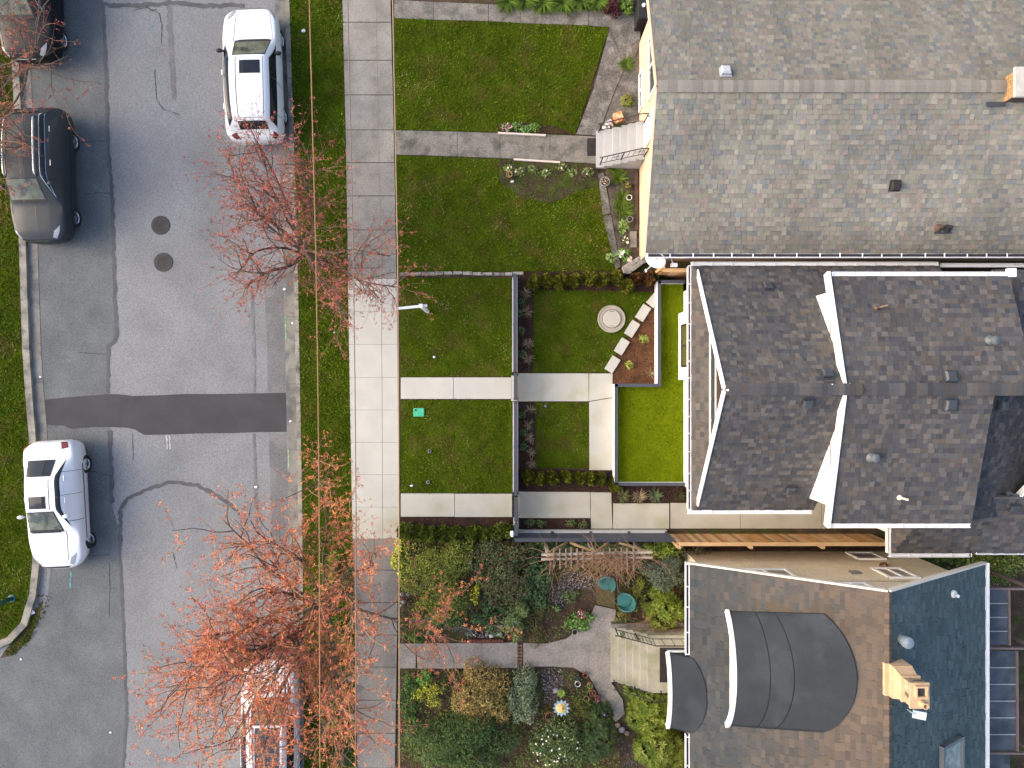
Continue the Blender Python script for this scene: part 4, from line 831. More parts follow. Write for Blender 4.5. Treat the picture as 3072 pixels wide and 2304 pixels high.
def car(name, label, loc, rotz, spec, paint, wb_f, wb_r, track=.80, wr=.34, steer=0, roof_rails=False, sunroof=None, dark_roof=False, white_mirror=True, scale=(1, 1, 1), group='parked cars', rail_mat=None, chrome=False, spokes=10):
    root = thing(name, label, 'car', loc, group); root.rotation_euler = (0, 0, rotz); root.scale = scale; OFF[root] = Vector((0, 0, 0))
    ctl = []
    for (y, zb, ws, wm, zmd, wb, zbt, wt, zt, zc) in spec:
        half = [(0, zb), (ws*.88, zb), (ws, zb+.07), (wm, zmd), (wb, zbt), (wt, zt), (wt*.6, zc - (zc - zt)*.25), (0, zc)]
        ctl.append([(x, y, z) for x, z in half])
    C_ = np.array(ctl); full = np.concatenate([C_, (C_[:, :0:-1] * [-1, 1, 1])[:, 0:7]], 1)   # 15 columns; col 7 = centre line on top, 14 = almost back at the start
    nU, nV = full.shape[0] - 1, 14
    def cr(p0, p1, p2, p3, t): 
        return .5*((2*p1) + (-p0+p2)*t + (2*p0-5*p1+4*p2-p3)*t*t + (-p0+3*p1-3*p2+p3)*t**3)
    def S(u, v):
        u = min(max(u, 0), nU - 1e-6); i = int(u); t = u - i; v = min(max(v, 0), nV - 1e-6); j = int(v); q = v - j; rows = []
        for a in (i-1, i, i+1, i+2):
            r = full[min(max(a, 0), nU)]; c = [r[min(max(b, 0), nV)] for b in (j-1, j, j+1, j+2)]
            rows.append(c[1]*(1-q) + c[2]*q if j in (0, 1, 12, 13) else .45*(c[1]*(1-q) + c[2]*q) + .55*cr(*c, q))
        return Vector(.35*(rows[1]*(1-t) + rows[2]*t) + .65*cr(*rows, t))
    def Nn(u, v):
        e = .03; a = S(u+e, v) - S(u-e, v); b = S(u, v+e) - S(u, v-e); n = b.cross(a)
        if n.length < 1e-9: return Vector((0, 0, 1))
        n.normalize(); c = S(u, v) - Vector((0, S(u, v).y, .6)); return n if n.dot(c) > 0 else -n
    def patch(nm, ulo, uhi, v0, v1, mat, d=.008, n=10, m=6, parent=root):
        """a panel lying on the body; ulo/uhi = (start, end) along the car at v0 and at v1"""
        V = []; Q = []
        for i in range(m + 1):
            s = i/m; a = ulo[0] + (uhi[0]-ulo[0])*s; b = ulo[1] + (uhi[1]-ulo[1])*s
            for k in range(n + 1): u = a + (b-a)*k/n; v = v0 + (v1-v0)*s; V.append(S(u, v) + Nn(u, v)*d)
        Q = [(i*(n+1)+k, i*(n+1)+k+1, (i+1)*(n+1)+k+1, (i+1)*(n+1)+k) for i in range(m) for k in range(n)]
        return MB().add(V, Q).build(nm, mat, parent, smooth=True)
    # body
    NU, NV = 66, 56; V = []; Q = []
    for a in range(NU + 1):
        for b in range(NV): V.append(S(nU*a/NU, nV*b/NV))
    for a in range(NU):
        for b in range(NV): Q.append((a*NV + b, a*NV + (b+1) % NV, (a+1)*NV + (b+1) % NV, (a+1)*NV + b))
    Q += [tuple(range(NV))[::-1], tuple(NU*NV + b for b in range(NV))]
    body = MB().add(V, Q).build('body', paint, root, smooth=True)
    bm = bmesh.new(); bm.from_mesh(body.data); bmesh.ops.recalc_face_normals(bm, faces=bm.faces); bm.to_mesh(body.data); bm.free()
    cut = MB()
    for yy in (wb_f, wb_r):
        for sx in (-1, 1):
            cut.add(*[(lambda n: ([(sx*x, yy + (wr+.055)*math.cos(2*PI*k/n), wr + (wr+.055)*math.sin(2*PI*k/n)) for x in (.55, 1.2) for k in range(n)],
                     [(k, (k+1) % n, n+(k+1) % n, n+k) for k in range(n)] + [tuple(range(n))[::-1], tuple(range(n, 2*n))]))(24)][0])
    co = cut.build('cut', m_arch)
    bm = bmesh.new(); bm.from_mesh(co.data); bmesh.ops.recalc_face_normals(bm, faces=bm.faces); bm.to_mesh(co.data); bm.free()
    co.data.materials.clear(); co.data.materials.append(m_arch); body.data.materials.append(m_arch)
    md = body.modifiers.new('b', 'BOOLEAN'); md.operation = 'DIFFERENCE'; md.object = co; md.solver = 'EXACT'
    try: md.material_mode = 'TRANSFER'
    except Exception: pass
    dg = bpy.context.evaluated_depsgraph_get(); nm = bpy.data.meshes.new_from_object(body.evaluated_get(dg)); body.modifiers.clear(); body.data = nm
    bpy.data.objects.remove(co)
    # glass
    gl = m_cglass
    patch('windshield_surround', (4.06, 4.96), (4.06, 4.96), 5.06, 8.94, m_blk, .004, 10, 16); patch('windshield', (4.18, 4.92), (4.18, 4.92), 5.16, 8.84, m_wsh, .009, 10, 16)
    patch('rear_window', (8.15 if spec is SUV else 7.12, 8.80 if spec is SUV else 7.92), (8.15 if spec is SUV else 7.12, 8.80 if spec is SUV else 7.92), 5.2, 8.8, gl, .010, 8, 16)
    lo = (4.35, 8.35) if spec is SUV else (4.35, 7.75); hi = (5.05, 7.9) if spec is SUV else (5.05, 7.05)
    for s in (0, 1):
        f = (lambda v: v) if s == 0 else (lambda v: 14 - v)
        fr = patch('side_window_trim', (lo[0] - .12, lo[1] + .15), (hi[0] - .04, hi[1] + .10), f(4.03), f(4.70), m_chrome if chrome else m_blk, .006, 24, 5)
        patch('side_window', lo, hi, f(4.08), f(4.63), gl, .012, 24, 5)
        mid = 5.95 if spec is SUV else 5.75
        patch('door_pillar', (mid - .04, mid + .04), (mid - .02, mid + .06), f(4.06), f(4.64), m_blk, .015, 2, 5)
        for u in ((4.55, 6.05, 7.55) if spec is SUV else (4.5, 5.85, 7.3)): patch('door_seam', (u - .012, u + .012), (u - .012, u + .012), f(2.2), f(4.05), m_seam, .004, 1, 10)
        for u in ((5.72, 7.2) if spec is SUV else (5.55, 6.95)):
            q = S(u, f(3.75)) ; n = Nn(u, f(3.75)); MB().bar(q + n*.03 + Vector((0, .09, 0)), q + n*.03 - Vector((0, .09, 0)), .03, .03).build('door_handle', m_chrome if chrome else paint, root)
        patch('headlight', (1.05, 2.45), (1.25, 2.0), f(3.95), f(4.65), m_lens, .007, 10, 4)
        patch('tail_light', (9.35, 10.4) if spec is SUV else (8.9, 10.1), (9.0, 10.2) if spec is SUV else (8.75, 10.1), f(3.75), f(4.7), m_red, .008, 8, 4)
        sg = -1 if s else 1; q = S(4.75, f(4.15))
        mr = MB(); mr.blob(q + Vector((sg*.14, .02, .09)), .115, .02, 2, (1.0, .62, .72)); mr.bar(q + Vector((0, .02, .03)), q + Vector((sg*.1, .02, .06)), .05, .06)
        mr.build('mirror', paint if white_mirror else m_blk, root, smooth=True)
        patch('roof_seam', (5.05, 7.9 if spec is SUV else 6.95), (5.05, 7.9 if spec is SUV else 6.95), f(5.30), f(5.36), m_seam, .003, 16, 1)
        patch('hood_seam', (1.7, 4.1), (1.7, 4.1), f(4.93), f(4.99), m_seam, .003, 12, 1)
        if roof_rails:
            pts = [S(u, f(5.12)) + Vector((0, 0, .075 if 5.1 < u < 7.75 else .01)) for u in np.linspace(5.0, 7.9, 16)]
            MB().tube(pts, .026, 8).build('roof_rail', rail_mat or m_chrome, root, smooth=True)
    patch('hood_seam', (1.55, 1.58), (1.55, 1.58), 5.0, 9.0, m_seam, .003, 1, 12)
    patch('tailgate_seam', (7.93, 7.96) if spec is SUV else (8.06, 8.09), (7.93, 7.96) if spec is SUV else (8.06, 8.09), 5.4, 8.6, m_seam, .003, 1, 12)
    patch('cowl', (4.02, 4.16), (4.02, 4.16), 5.3, 8.7, m_blk, .005, 2, 14)
    patch('front_grille', (.25, .85), (.25, .85), 4.3, 9.7, m_blk, .006, 4, 14); patch('front_badge_bar', (.55, .66), (.55, .66), 5.0, 9.0, m_chrome, .012, 2, 12)
    patch('lower_sill', (3.4, 7.6), (3.4, 7.6), 1.9, 2.06, m_blk, .006, 24, 2); patch('lower_sill', (3.4, 7.6), (3.4, 7.6), 12.1, 11.94, m_blk, .006, 24, 2)
    patch('rear_plate', (10.35, 10.7), (10.35, 10.7), 6.3, 7.7, m_plate, .012, 2, 6)
    if sunroof: patch('sunroof', (sunroof[0], sunroof[1]), (sunroof[0], sunroof[1]), 5.62, 8.38, gl, .006, 8, 12)
    if dark_roof: patch('glass_roof', (5.06, 7.8), (5.06, 7.8), 5.45, 8.55, M('glass_roof_tinted', (.035, .05, .062), .12, .5, var=.1, fine=0), .006, 24, 14)
    # wheels
    for yy in (wb_f, wb_r):
        for sx in (-1, 1):
            st = steer if yy == wb_f else 0.
            R_ = Matrix.Rotation(st, 4, 'Z'); cc = Vector((sx*track, yy, wr))
            def wp(x, r, a): return cc + R_ @ Vector((sx*x, r*math.cos(a), r*math.sin(a)))
            n = 28; prof = [(-.10, wr*.66), (-.105, wr*.92), (-.07, wr), (.07, wr), (.105, wr*.93), (.11, wr*.68), (.085, wr*.64)]
            V = [wp(x, r, 2*PI*k/n) for x, r in prof for k in range(n)]; Q = [(i*n+k, i*n+(k+1) % n, (i+1)*n+(k+1) % n, (i+1)*n+k) for i in range(len(prof)-1) for k in range(n)]
            wh = MB().add(V, Q + [tuple(range(n))]).build('wheel', m_tyre, root, smooth=True)
            rm = MB(); V = [wp(.03, wr*.64, 2*PI*k/n) for k in range(n)]; MB().add(V, [tuple(range(n))]).build('brake_disc', m_arch, wh)
            V = [wp(x, r, 2*PI*k/n) for x, r in ((.088, wr*.66), (.10, wr*.62), (.07, wr*.57)) for k in range(n)]
            rm.add(V, [(i*n+k, i*n+(k+1) % n, (i+1)*n+(k+1) % n, (i+1)*n+k) for i in range(2) for k in range(n)])
            for k in range(spokes):
                a = 2*PI*k/spokes; wd = .085*10/spokes
                V = [wp(.085, wr*.10, a - wd*2), wp(.085, wr*.10, a + wd*2), wp(.09, wr*.6, a + wd), wp(.09, wr*.6, a - wd)] + [wp(.04, wr*.10, a - wd*2), wp(.04, wr*.10, a + wd*2), wp(.04, wr*.6, a + wd), wp(.04, wr*.6, a - wd)]
                rm.add(V, [(0,1,2,3), (0,4,5,1), (2,6,7,3), (1,5,6,2), (3,7,4,0)])
            V = [wp(.095, wr*.17, 2*PI*k/12) for k in range(12)]; rm.add(V, [tuple(range(12))]); rm.build('rim', m_rim, wh)
    return root
def paint(name, c, rough=.25, metal=0., spec=.5, coat=.6): return M(name, c, rough, spec, metal, var=.02, scale=2, fine=.02, coat=coat)
pw = paint('car_paint_white', (.76, .765, .78)); pw2 = paint('car_paint_pearl', (.74, .755, .77)); pg = paint('car_paint_graphite', (.030, .036, .042), .38, .05, .25, .1); pk = paint('car_paint_black', (.010, .011, .013), .3, 0., .2, .05)
P1 = -.12
c1 = car('parked_suv', 'white crossover with black sunroof parked at the kerb beside the verge', (-8.87, 10.60, RZ), math.radians(2.2), SUV, pw, 1.36, -1.30, sunroof=(5.25, 5.92), white_mirror=False, roof_rails=False)
c2 = car('parked_suv', 'dark grey crossover with silver roof rails parked across the street', (-16.13, 7.14, RZ), math.radians(181.2), SUV, pg, 1.36, -1.30, roof_rails=True, chrome=True)
c3 = car('parked_sedan', 'white sedan with sunroof and turned front wheels at the far kerb', (-15.66, -4.12, RZ), math.radians(183.0), SEDAN, pw2, 1.34, -1.28, track=.79, wr=.325, steer=.42, sunroof=(5.12, 5.85))
c4 = car('parked_suv', 'black crossover half out of the frame under red blossom', (-16.55, 13.36, RZ), math.radians(180.5), SUV, pk, 1.36, -1.30, chrome=True, spokes=7)
c5 = car('parked_suv', 'white car with dark glass roof under the big red blossoming tree', (-8.28, -11.62, RZ), math.radians(.5), SUV, pw, 1.36, -1.30, dark_roof=True, roof_rails=True, rail_mat=pw)

# ================================================================== STREET THINGS
def manhole(px, py, label):
    p = P(px, py, RZ); t = thing('manhole_cover', label, 'manhole', (p.x, p.y, RZ), 'manhole covers in the street'); q = Vector((p.x, p.y, RZ + .006)); mi = M('cast_iron', (.045, .044, .044), .7, .4, .3, var=.2, scale=8, fine=.25)
    MB().lathe(q, [(.335, 0), (.33, .012), (.30, .013)], 40).build('rim', mi, t); MB().lathe(q, [(.295, .002), (.29, .014)], 40).build('lid', mi, t)
    mb = MB()
    for i in range(-4, 5):
        for j in range(-4, 5):
            if i*i + j*j < 15: mb.box(q.x + i*.06 - .02, q.x + i*.06 + .02, q.y + j*.06 - .02, q.y + j*.06 + .02, q.z + .015, q.z + .019)
    mb.build('lid_pattern', mi, t)['kind'] = 'stuff'
manhole(482, 676, 'round iron manhole cover in the road, the upper of the two'); manhole(490, 787, 'round iron manhole cover in the road, the lower of the two')
# overhead wires
m_wire = M('wire_copper_brown', (.30, .17, .075), .7, .3, var=.1); m_wire2 = M('wire_grey', (.20, .14, .12), .7, .3, var=.1); m_wire3 = M('wire_tan', (.36, .24, .13), .7, .3, var=.1)
for pts, r, mt, lab in (([(905,-700),(928,0),(948,768),(954,1152),(958,1536),(960,2304),(958,3000)], .014, m_wire, 'overhead brown wire running above the verge'),
                    ([(1022,-700),(1043,0),(1060,768),(1065,1152),(1068,1536),(1067,2304),(1064,3000)], .012, m_wire2, 'overhead wire above the verge side of the pavement'),
                    ([(1110,-700),(1128,0),(1143,768),(1146,1152),(1148,1536),(1148,2304),(1146,3000)], .006, m_wire2, 'thinnest overhead wire, above the middle of the pavement'),
                    ([(1158,-700),(1178,0),(1193,768),(1196,1152),(1197,1536),(1198,2304),(1196,3000)], .013, m_wire3, 'overhead tan wire above the lawn edge of the pavement')):
    q = [P(x, y, 8.) for x, y in pts]; pl = []
    for a, b in zip(q, q[1:]): pl += [a.lerp(b, i/6) for i in range(6)]
    pl.append(q[-1]); c = sum(pl, Vector()) / len(pl); top(MB().tube(pl, r, 6).build('overhead_wire', mt, loc=c), lab, 'wire', 'overhead wires')
# sale sign post: upright, cross arm and hooks, no board hung
b = P(1284, 936); hp = 1.85; sp_ = thing('sign_post', 'white wooden sign post with a side arm on the lawn', 'sign post', (b.x, b.y, 0)); m_pw = M('white_painted_wood', (.80, .80, .80), .6, .35, var=.03)
MB().box(b.x - .05, b.x + .05, b.y - .05, b.y + .05, -.05, hp + .12).build('post', m_pw, sp_, bevel=.006); MB().box(b.x - .062, b.x + .062, b.y - .062, b.y + .062, hp + .123, hp + .16).build('post_cap', m_pw, sp_)
a1 = P(1283, 921, hp); a2 = P(1183, 933, hp); a1 = Vector((b.x + .19, b.y + .02, hp)); a2 = Vector((a2.x, b.y - .085, hp)); MB().bar(a1, a2, .08, .10).build('arm', m_pw, sp_)
for k in (.25, .42, .86):
    q = a1.lerp(a2, k); MB().tube([q - Vector((0, 0, .05)), q - Vector((0, .01, .16))], .008, 6).build('hook', m_pw, sp_)
# corner post at the left edge
b = P(36, 1795); gpst = thing('street_post', 'teal green post standing in the verge at the left edge', 'post', (b.x, b.y, 0)); m_tealp = M('teal_paint_post', (.03, .10, .095), .6, .4, var=.15)
MB().tube([(b.x, b.y, -.1), (b.x, b.y, 2.4)], .075, 14).build('pole', m_tealp, gpst, smooth=True); MB().lathe((b.x, b.y, 2.4), [(.085, 0), (.085, .05), (.03, .09)], 14).build('pole_cap', m_tealp, gpst); MB().lathe((b.x, b.y, -.004), [(.15, 0), (.14, .03), (.08, .05)], 14).build('base_collar', m_tealp, gpst)
m_lit = M('litter_paper', (.7, .7, .72), .8, .2, var=.05); m_stone = M('field_stone', (.33, .32, .30), .9, .2, var=.25, scale=6, fine=.2); m_tstone = M('tan_stone', (.30, .24, .17), .9, .2, var=.25, scale=6, fine=.2)
for (px, py, s, h, lab) in ((97, 1836, .13, RZ, 'large crumpled white paper in the corner gutter'), (64, 1978, .05, RZ, 'small white scrap on the road below the corner'), (332, 2197, .05, RZ, 'white scrap in the middle of the lower road'),
                       (121, 1131, .05, RZ, 'white scrap in the far gutter by a leaf pile'), (854, 867, .06, RZ, 'white scrap in the near gutter under the upper tree'), (878, 969, .05, RZ, 'white scrap in the near gutter below the upper tree'), (871, 1264, .05, RZ, 'white scrap in the near gutter beside the dark road patch'),
                       (769, 1461, .07, RZ, 'white scrap on the road near the near gutter'), (911, 93, .08, 0, 'white scrap on the verge by the white crossover'), (1003, 998, .04, 0, 'white scrap on the verge strip'), (1303, 1071, .05, .04, 'yellowish scrap on the lawn with the sign post'), (1235, 1457, .06, .04, 'white scrap on the lawn with the green lid'), (1537, 545, .06, .05, 'pale scrap on the patchy lawn by the flower bed')):
    p = P(px, py, h); top(MB().blob((p.x, p.y, h + s*.3), s, .3, 1, (1, .8, .35)).build('litter', m_lit, loc=(p.x, p.y, h)), lab, 'litter', 'scraps of litter')
# lawn fittings
p = P(1257, 1237); gb = thing('utility_lid', 'bright green rectangular utility lid set in the lawn', 'utility lid', (p.x, p.y, 0)); mg = M('green_lid_plastic', (.05, .40, .22), .6, .4, var=.12, scale=5)
MB().box(p.x - .19, p.x + .19, p.y - .15, p.y + .15, -.05, .06).build('lid', mg, gb, bevel=.02); MB().lathe((p.x - .11, p.y + .08, .055), [(.04, 0), (.04, .012)], 14).build('lock_hole', m_dark, gb)
for px, py, lab in ((1289, 1353, 'grey valve cap ring on the lawn with the green lid'), (1285, 1446, 'dark sunken valve hole near the lawn bottom edge')):
    p = P(px, py); t = thing('valve_box', lab, 'valve cap', (p.x, p.y, 0), 'valve caps in the lawn'); MB().lathe((p.x, p.y, -.02), [(.065, 0), (.065, .075), (.045, .078), (.045, .05)], 18).build('ring', m_galv, t); MB().lathe((p.x, p.y, .0), [(.044, 0), (.04, .05)], 14).build('core', m_dark, t)
p = P(1834, 957); t = thing('round_cover', 'large round pale concrete access cover on the small lawn', 'cover', (p.x, p.y, 0)); mc_ = M('cast_concrete', (.35, .325, .265), .85, .25, var=.06, scale=3, fine=.08)
MB().lathe((p.x, p.y, -.05), [(.485, 0), (.485, .12), (.465, .14), (.445, .14), (.44, .115), (.33, .115), (.325, .06), (.20, .06)], 56).build('collar', mc_, t); MB().lathe((p.x, p.y, .05), [(.312, 0), (.312, .072), (.30, .082)], 48).build('lid', M('cast_concrete_lid', (.42, .40, .345), .85, .25, var=.05, scale=3, fine=.06), t)
for dy in (-.25, .25): MB().box(p.x - .08, p.x + .08, p.y + dy - .008, p.y + dy + .008, .128, .136).build('lifting_slot', m_dark, t)
cs = [(1838, 1093), (1866, 1039), (1897, 986), (1930, 938), (1965, 897)]
for i, (px, py) in enumerate(cs):
    p = P(px, py, .1); a = math.radians(58 if i < 4 else 50); ca, sa = math.cos(a), math.sin(a)
    q = [(p.x + ca*u - sa*v, p.y + sa*u + ca*v) for u, v in ((-.275,-.16),(.275,-.16),(.275,.16),(-.275,.16))]
    o = MB().prism(q, -.02, .10).build('stepping_stone', M('smooth_cast_stone', (.44, .43, .39), .85, .25, var=.05, scale=3, fine=.05), bevel=.008)
    o.data.transform(Matrix.Translation((-p.x, -p.y, 0))); o.location = (p.x, p.y, 0)
    top(o, 'rectangular pale stepping stone, ' + ORD[i] + ' of the slanting row counted from the front walk', 'stepping stone', 'stepping stones beside the triangular bed')
p = P(1636, 1218); top(MB().lathe((p.x, p.y, 0), [(.05, 0), (.05, .045), (.03, .05)], 14).build('drain_cap', m_galv, loc=(p.x, p.y, 0)), 'small grey drain cap in the small enclosed lawn', 'drain cap')

# ================================================================== FENCES
m_slat = M('charcoal_slat_metal', (.052, .058, .075), .5, .4, var=.06, fine=.05); m_basew = M('white_base_wall', (.50, .49, .47), .85, .25, var=.05, fine=.06)
def slat_fence(label, a, b, hb, ht, posts=1.5, name='slat_fence', wall=True, capw=.115, group='charcoal slat fences round the white house'):
    a = Vector((*a, 0)); b = Vector((*b, 0)); d = (b - a).normalized(); L = (b - a).length; c = (a + b) / 2
    t = thing(name, label, 'fence', (c.x, c.y, 0), group)
    if wall: MB().bar(a + Vector((0, 0, hb/2 - .05)), b + Vector((0, 0, hb/2 - .05)), .19, hb + .1).build('base_wall', m_basew, t)
    n = max(1, round(L / posts))
    for i in range(n + 1):
        q = a + d*(L*i/n); q = q + d*(.03 if i == 0 else (-.03 if i == n else 0)); MB().box(q.x - .03, q.x + .03, q.y - .03, q.y + .03, hb - .02, ht - .012).build('post', m_slat, t)
        MB().bar(q - d*.05 + Vector((0, 0, hb + .006)), q + d*.05 + Vector((0, 0, hb + .006)), .13, .012).build('post_foot', m_dark, t)
    z = hb + .08
    while z < ht - .09: MB().bar(a + Vector((0, 0, z)), b + Vector((0, 0, z)), .022, .09).build('slat', m_slat, t); z += .125
    MB().bar(a + Vector((0, 0, ht - .002)), b + Vector((0, 0, ht - .002)), capw, .04).build('top_rail', m_slat, t)
    return t
X0 = .10
slat_fence('charcoal slat fence on a white base wall, above the front walk', (X0, 3.72), (X0, .42), .22, 1.05)
slat_fence('charcoal gate of slats closing the front walk', (X0 + .02, .36), (X0 + .02, -.55), .05, 1.05, .9, 'gate', False, group='gates of the white house')
slat_fence('charcoal slat fence on a white base wall, below the front walk', (X0 + .02, -.62), (X0 + .02, -3.76), .22, 1.05)
slat_fence('charcoal gate of slats closing the side path', (X0 + .03, -3.82), (X0 + .03, -4.62), .05, 1.05, .8, 'gate', False, group='gates of the white house')
slat_fence('charcoal slat fence turning the corner at the side path', (X0 + .04, -4.68), (X0 + .04, -5.1), .22, 1.1, .5)
slat_fence('long charcoal slat fence between side path and cottage garden', (X0 - .02, -5.21), (5.42, -5.21), .16, 1.25, 1.45)
p = P(1537, 1602, .9); top(MB().blob((p.x, p.y, .9), .12, .1, 2, (.7, 1, .8)).build('mail_box', m_pw, loc=(p.x, p.y, .9)), 'small white box hung outside the slat fence corner', 'box')
m_ced = M('cedar_fresh', (.50, .30, .14), .75, .25, var=.18, scale=4, fine=.15, fscale=30, col2=(.36, .18, .07), pscale=3); m_cedp = M('cedar_pale', (.50, .33, .17), .75, .25, var=.1, scale=4, fine=.1)
m_cedv = [m_ced, M('cedar_amber', (.56, .30, .11), .75, .25, var=.18, scale=4, fine=.15), M('cedar_light', (.58, .39, .21), .75, .25, var=.15, scale=4, fine=.15), M('cedar_brown', (.36, .19, .08), .75, .25, var=.2, scale=4, fine=.15)]
def cedar_fence(label, a, b, h, side=-1, posts=2.3):
    a = Vector((*a, 0)); b = Vector((*b, 0)); d = (b - a).normalized(); s = Vector((-d.y, d.x, 0)) * side; L = (b - a).length; c = (a + b)/2; t = thing('cedar_fence', label, 'fence', (c.x, c.y, 0), 'cedar board fences'); n = int(L/.145)
    for i in range(n):
        q0 = a + d*(L*i/n + .003); q1 = a + d*(L*(i+1)/n - .003); MB().bar(q0 + Vector((0,0,h/2)) , q1 + Vector((0,0,h/2)), .02 + random.uniform(0, .006), h - .06 + random.uniform(-.01, .01)).build('board', random.choice(m_cedv), t)
    for z in (.35, h - .25): MB().bar(a + s*.035 + Vector((0,0,z)), b + s*.035 + Vector((0,0,z)), .04, .09).build('rail', m_cedp, t)
    MB().bar(a + Vector((0,0,h)), b + Vector((0,0,h)), .12, .035).build('cap_rail', m_cedp, t); m = max(1, round(L/posts))
    for i in range(m + 1):
        q = a + d*(L*i/m) + s*.10; MB().box(q.x - .05, q.x + .05, q.y - .05, q.y + .05, -.1, h + .05).build('post', m_cedp, t)
    return t
cedar_fence('fresh cedar board fence along the lower side path', (5.5, -5.27), (12.6, -5.27), 1.6, -1); cedar_fence('short cedar board fence between peach house and turf terrace', (5.0, 3.76), (6.4, 3.76), 1.5, 1, 1.3)
# low broken stone edging between the two front lawns
pts = [XY(1200, 822), XY(1300, 823), XY(1420, 821), XY(1550, 818)]; x = pts[0][0]; k = 0
ed = thing('stone_edging', 'low weathered stone edging between the two front lawns', 'edging', (-2, 3.87, 0)); m_edg = M('weathered_edging', (.30, .285, .26), .95, .1, var=.3, scale=5, fine=.3, fscale=25, col2=(.10, .09, .075), pscale=5)
while x < pts[-1][0]:
    l = random.uniform(.28, .5); y = 3.875 + .02*math.sin(x*2); q = [(x + .01, y - .055 + random.uniform(-.01,.01)), (x + l - .01, y - .05 + random.uniform(-.01,.01)), (x + l - .012, y + .055 + random.uniform(-.012,.012)), (x + .012, y + .05 + random.uniform(-.012,.012))]
    MB().prism(q, -.05, .10 + random.uniform(-.02, .02)).build('stone', m_edg, ed, bevel=.012); x += l
# slanting boulder-like kerb by the peach house corner
q = [XY(*p, .2) for p in ((1866, 800), (1918, 768), (1990, 745), (2000, 756), (1930, 792), (1890, 822), (1872, 822))]; top(MB().prism([(x - q[0][0], y - q[0][1]) for x, y in q], 0, .22).build('concrete_kerb', M('weathered_edging', (.3,.28,.26)), loc=None, bevel=.03), 'weathered slanting concrete kerb at the corner of the peach house', 'kerb').location = (q[0][0], q[0][1], 0)

# ================================================================== PLANTS
m_leaf = MA('foliage', .7, .12, .1, 30); m_bark = M('bark_brown', (.135, .10, .075), .9, .2, var=.25, scale=8, fine=.3, fscale=60); m_stemm = M('shrub_stem', (.10, .07, .045), .9, .2, var=.2)
m_twig = M('twig_tan', (.21, .125, .075), .8, .2, var=.25, scale=3, fine=.1)
def dome_pts(n, r, h, lo=.0, shell=.55, lumps=5, flat=1.0):
    """points through a lumpy dome of radius r (x, y) and height h"""
    d = randdir(n); d[:, 2] = np.abs(d[:, 2]) * .95 - lo * .3; d = norm(d)
    k = randdir(lumps); k[:, 2] = np.abs(k[:, 2]); lump = (np.maximum(d @ k.T, 0) ** 6).max(1)
    rad = (.70 + .36 * lump) * (shell + (1 - shell) * RNG.random(n) ** .5); p = d * rad[:, None]
    return p * np.array([r[0], r[1], h]), d
def foliage(parent, c, parts, name='foliage'):
    """parts: list of (V, F quads, colours) in thing-local coordinates"""
    V = np.concatenate([q[0] for q in parts]); n = 0; Fs = []
    for q in parts: Fs.append(q[1] + n); n += len(q[0])
    me = mesh_np(name, V, np.concatenate(Fs), np.concatenate([q[2] for q in parts])); return link(name, me, m_leaf, parent)
def leafy(n, r, h, l, w, pal, z0=.0, shell=.55, lumps=6, up=.5, lo=0., bright=2.5):
    """leaves through several overlapping lobes, so the outline is uneven and gaps stay open"""
    k = 1 if max(r) < .3 else (4 if max(r) < .6 else (8 if max(r) < 1.0 else 13)); C = []; Dd = []
    for i in range(k):
        m = n // k
        if k == 1: c, d = dome_pts(m, r, h, lo, shell, lumps)
        else:
            a = 2*PI*i/k*2.4 + RNG.uniform(-.5, .5); q = math.sqrt((i + .3)/k) * .70; f = RNG.uniform(.34, .54) * (1.15 if k < 8 else .9); hh = h * RNG.uniform(.62, 1.05) * (1 - .35*q)
            c, d = dome_pts(m, (r[0]*f, r[1]*f), hh, lo, shell, max(3, lumps//2)); c = c + np.array([math.cos(a)*q*r[0], math.sin(a)*q*r[1], 0])
        C.append(c); Dd.append(d)
    c = np.concatenate(C); d = np.concatenate(Dd); n = len(c); c[:, 2] = np.maximum(c[:, 2] + z0, .02)
    nr = norm(d + RNG.normal(0, .5, (n, 3)) + [0, 0, up]); A = norm(np.cross(nr, randdir(n))); A = norm(A + d * .4)
    ll = l * RNG.uniform(.6, 1.3, n); V, Fq = leaf_arrays(c, A, nr, ll, w * RNG.uniform(.7, 1.3, n)); col = pick(pal, n) * bright
    return V, Fq, np.repeat(col, 4, 0)
def rosettes(n, r, h, l, w, pal, k=8, z0=.0, shell=.75, lumps=7):
    """whorls of k leaves on shoot tips, as rhododendrons carry them"""
    c, d = dome_pts(n, r, h, 0, shell, lumps); c[:, 2] = np.maximum(c[:, 2] + z0, .03); ax = norm(d + [0, 0, .8] + RNG.normal(0, .25, (n, 3))); t = norm(np.cross(ax, randdir(n))); b = np.cross(ax, t); outs = []
    col = pick(pal, n) * 1.25
    for i in range(k):
        a = 2*PI*i/k + RNG.uniform(-.25, .25, n); A = norm((t*np.cos(a)[:, None] + b*np.sin(a)[:, None]) + ax * RNG.uniform(.15, .6, (n, 1))); nr = norm(ax - A * (ax*A).sum(1, keepdims=True)); V, Fq = leaf_arrays(c, A, nr, l * RNG.uniform(.7, 1.25, n), w * RNG.uniform(.8, 1.2, n)); outs.append((V, Fq, np.repeat(col * RNG.uniform(.8, 1.2, (n, 1)), 4, 0)))
    V = np.concatenate([o[0] for o in outs]); m = len(outs[0][0]); Fq = np.concatenate([o[1] + i*m for i, o in enumerate(outs)]); return V, Fq, np.concatenate([o[2] for o in outs])
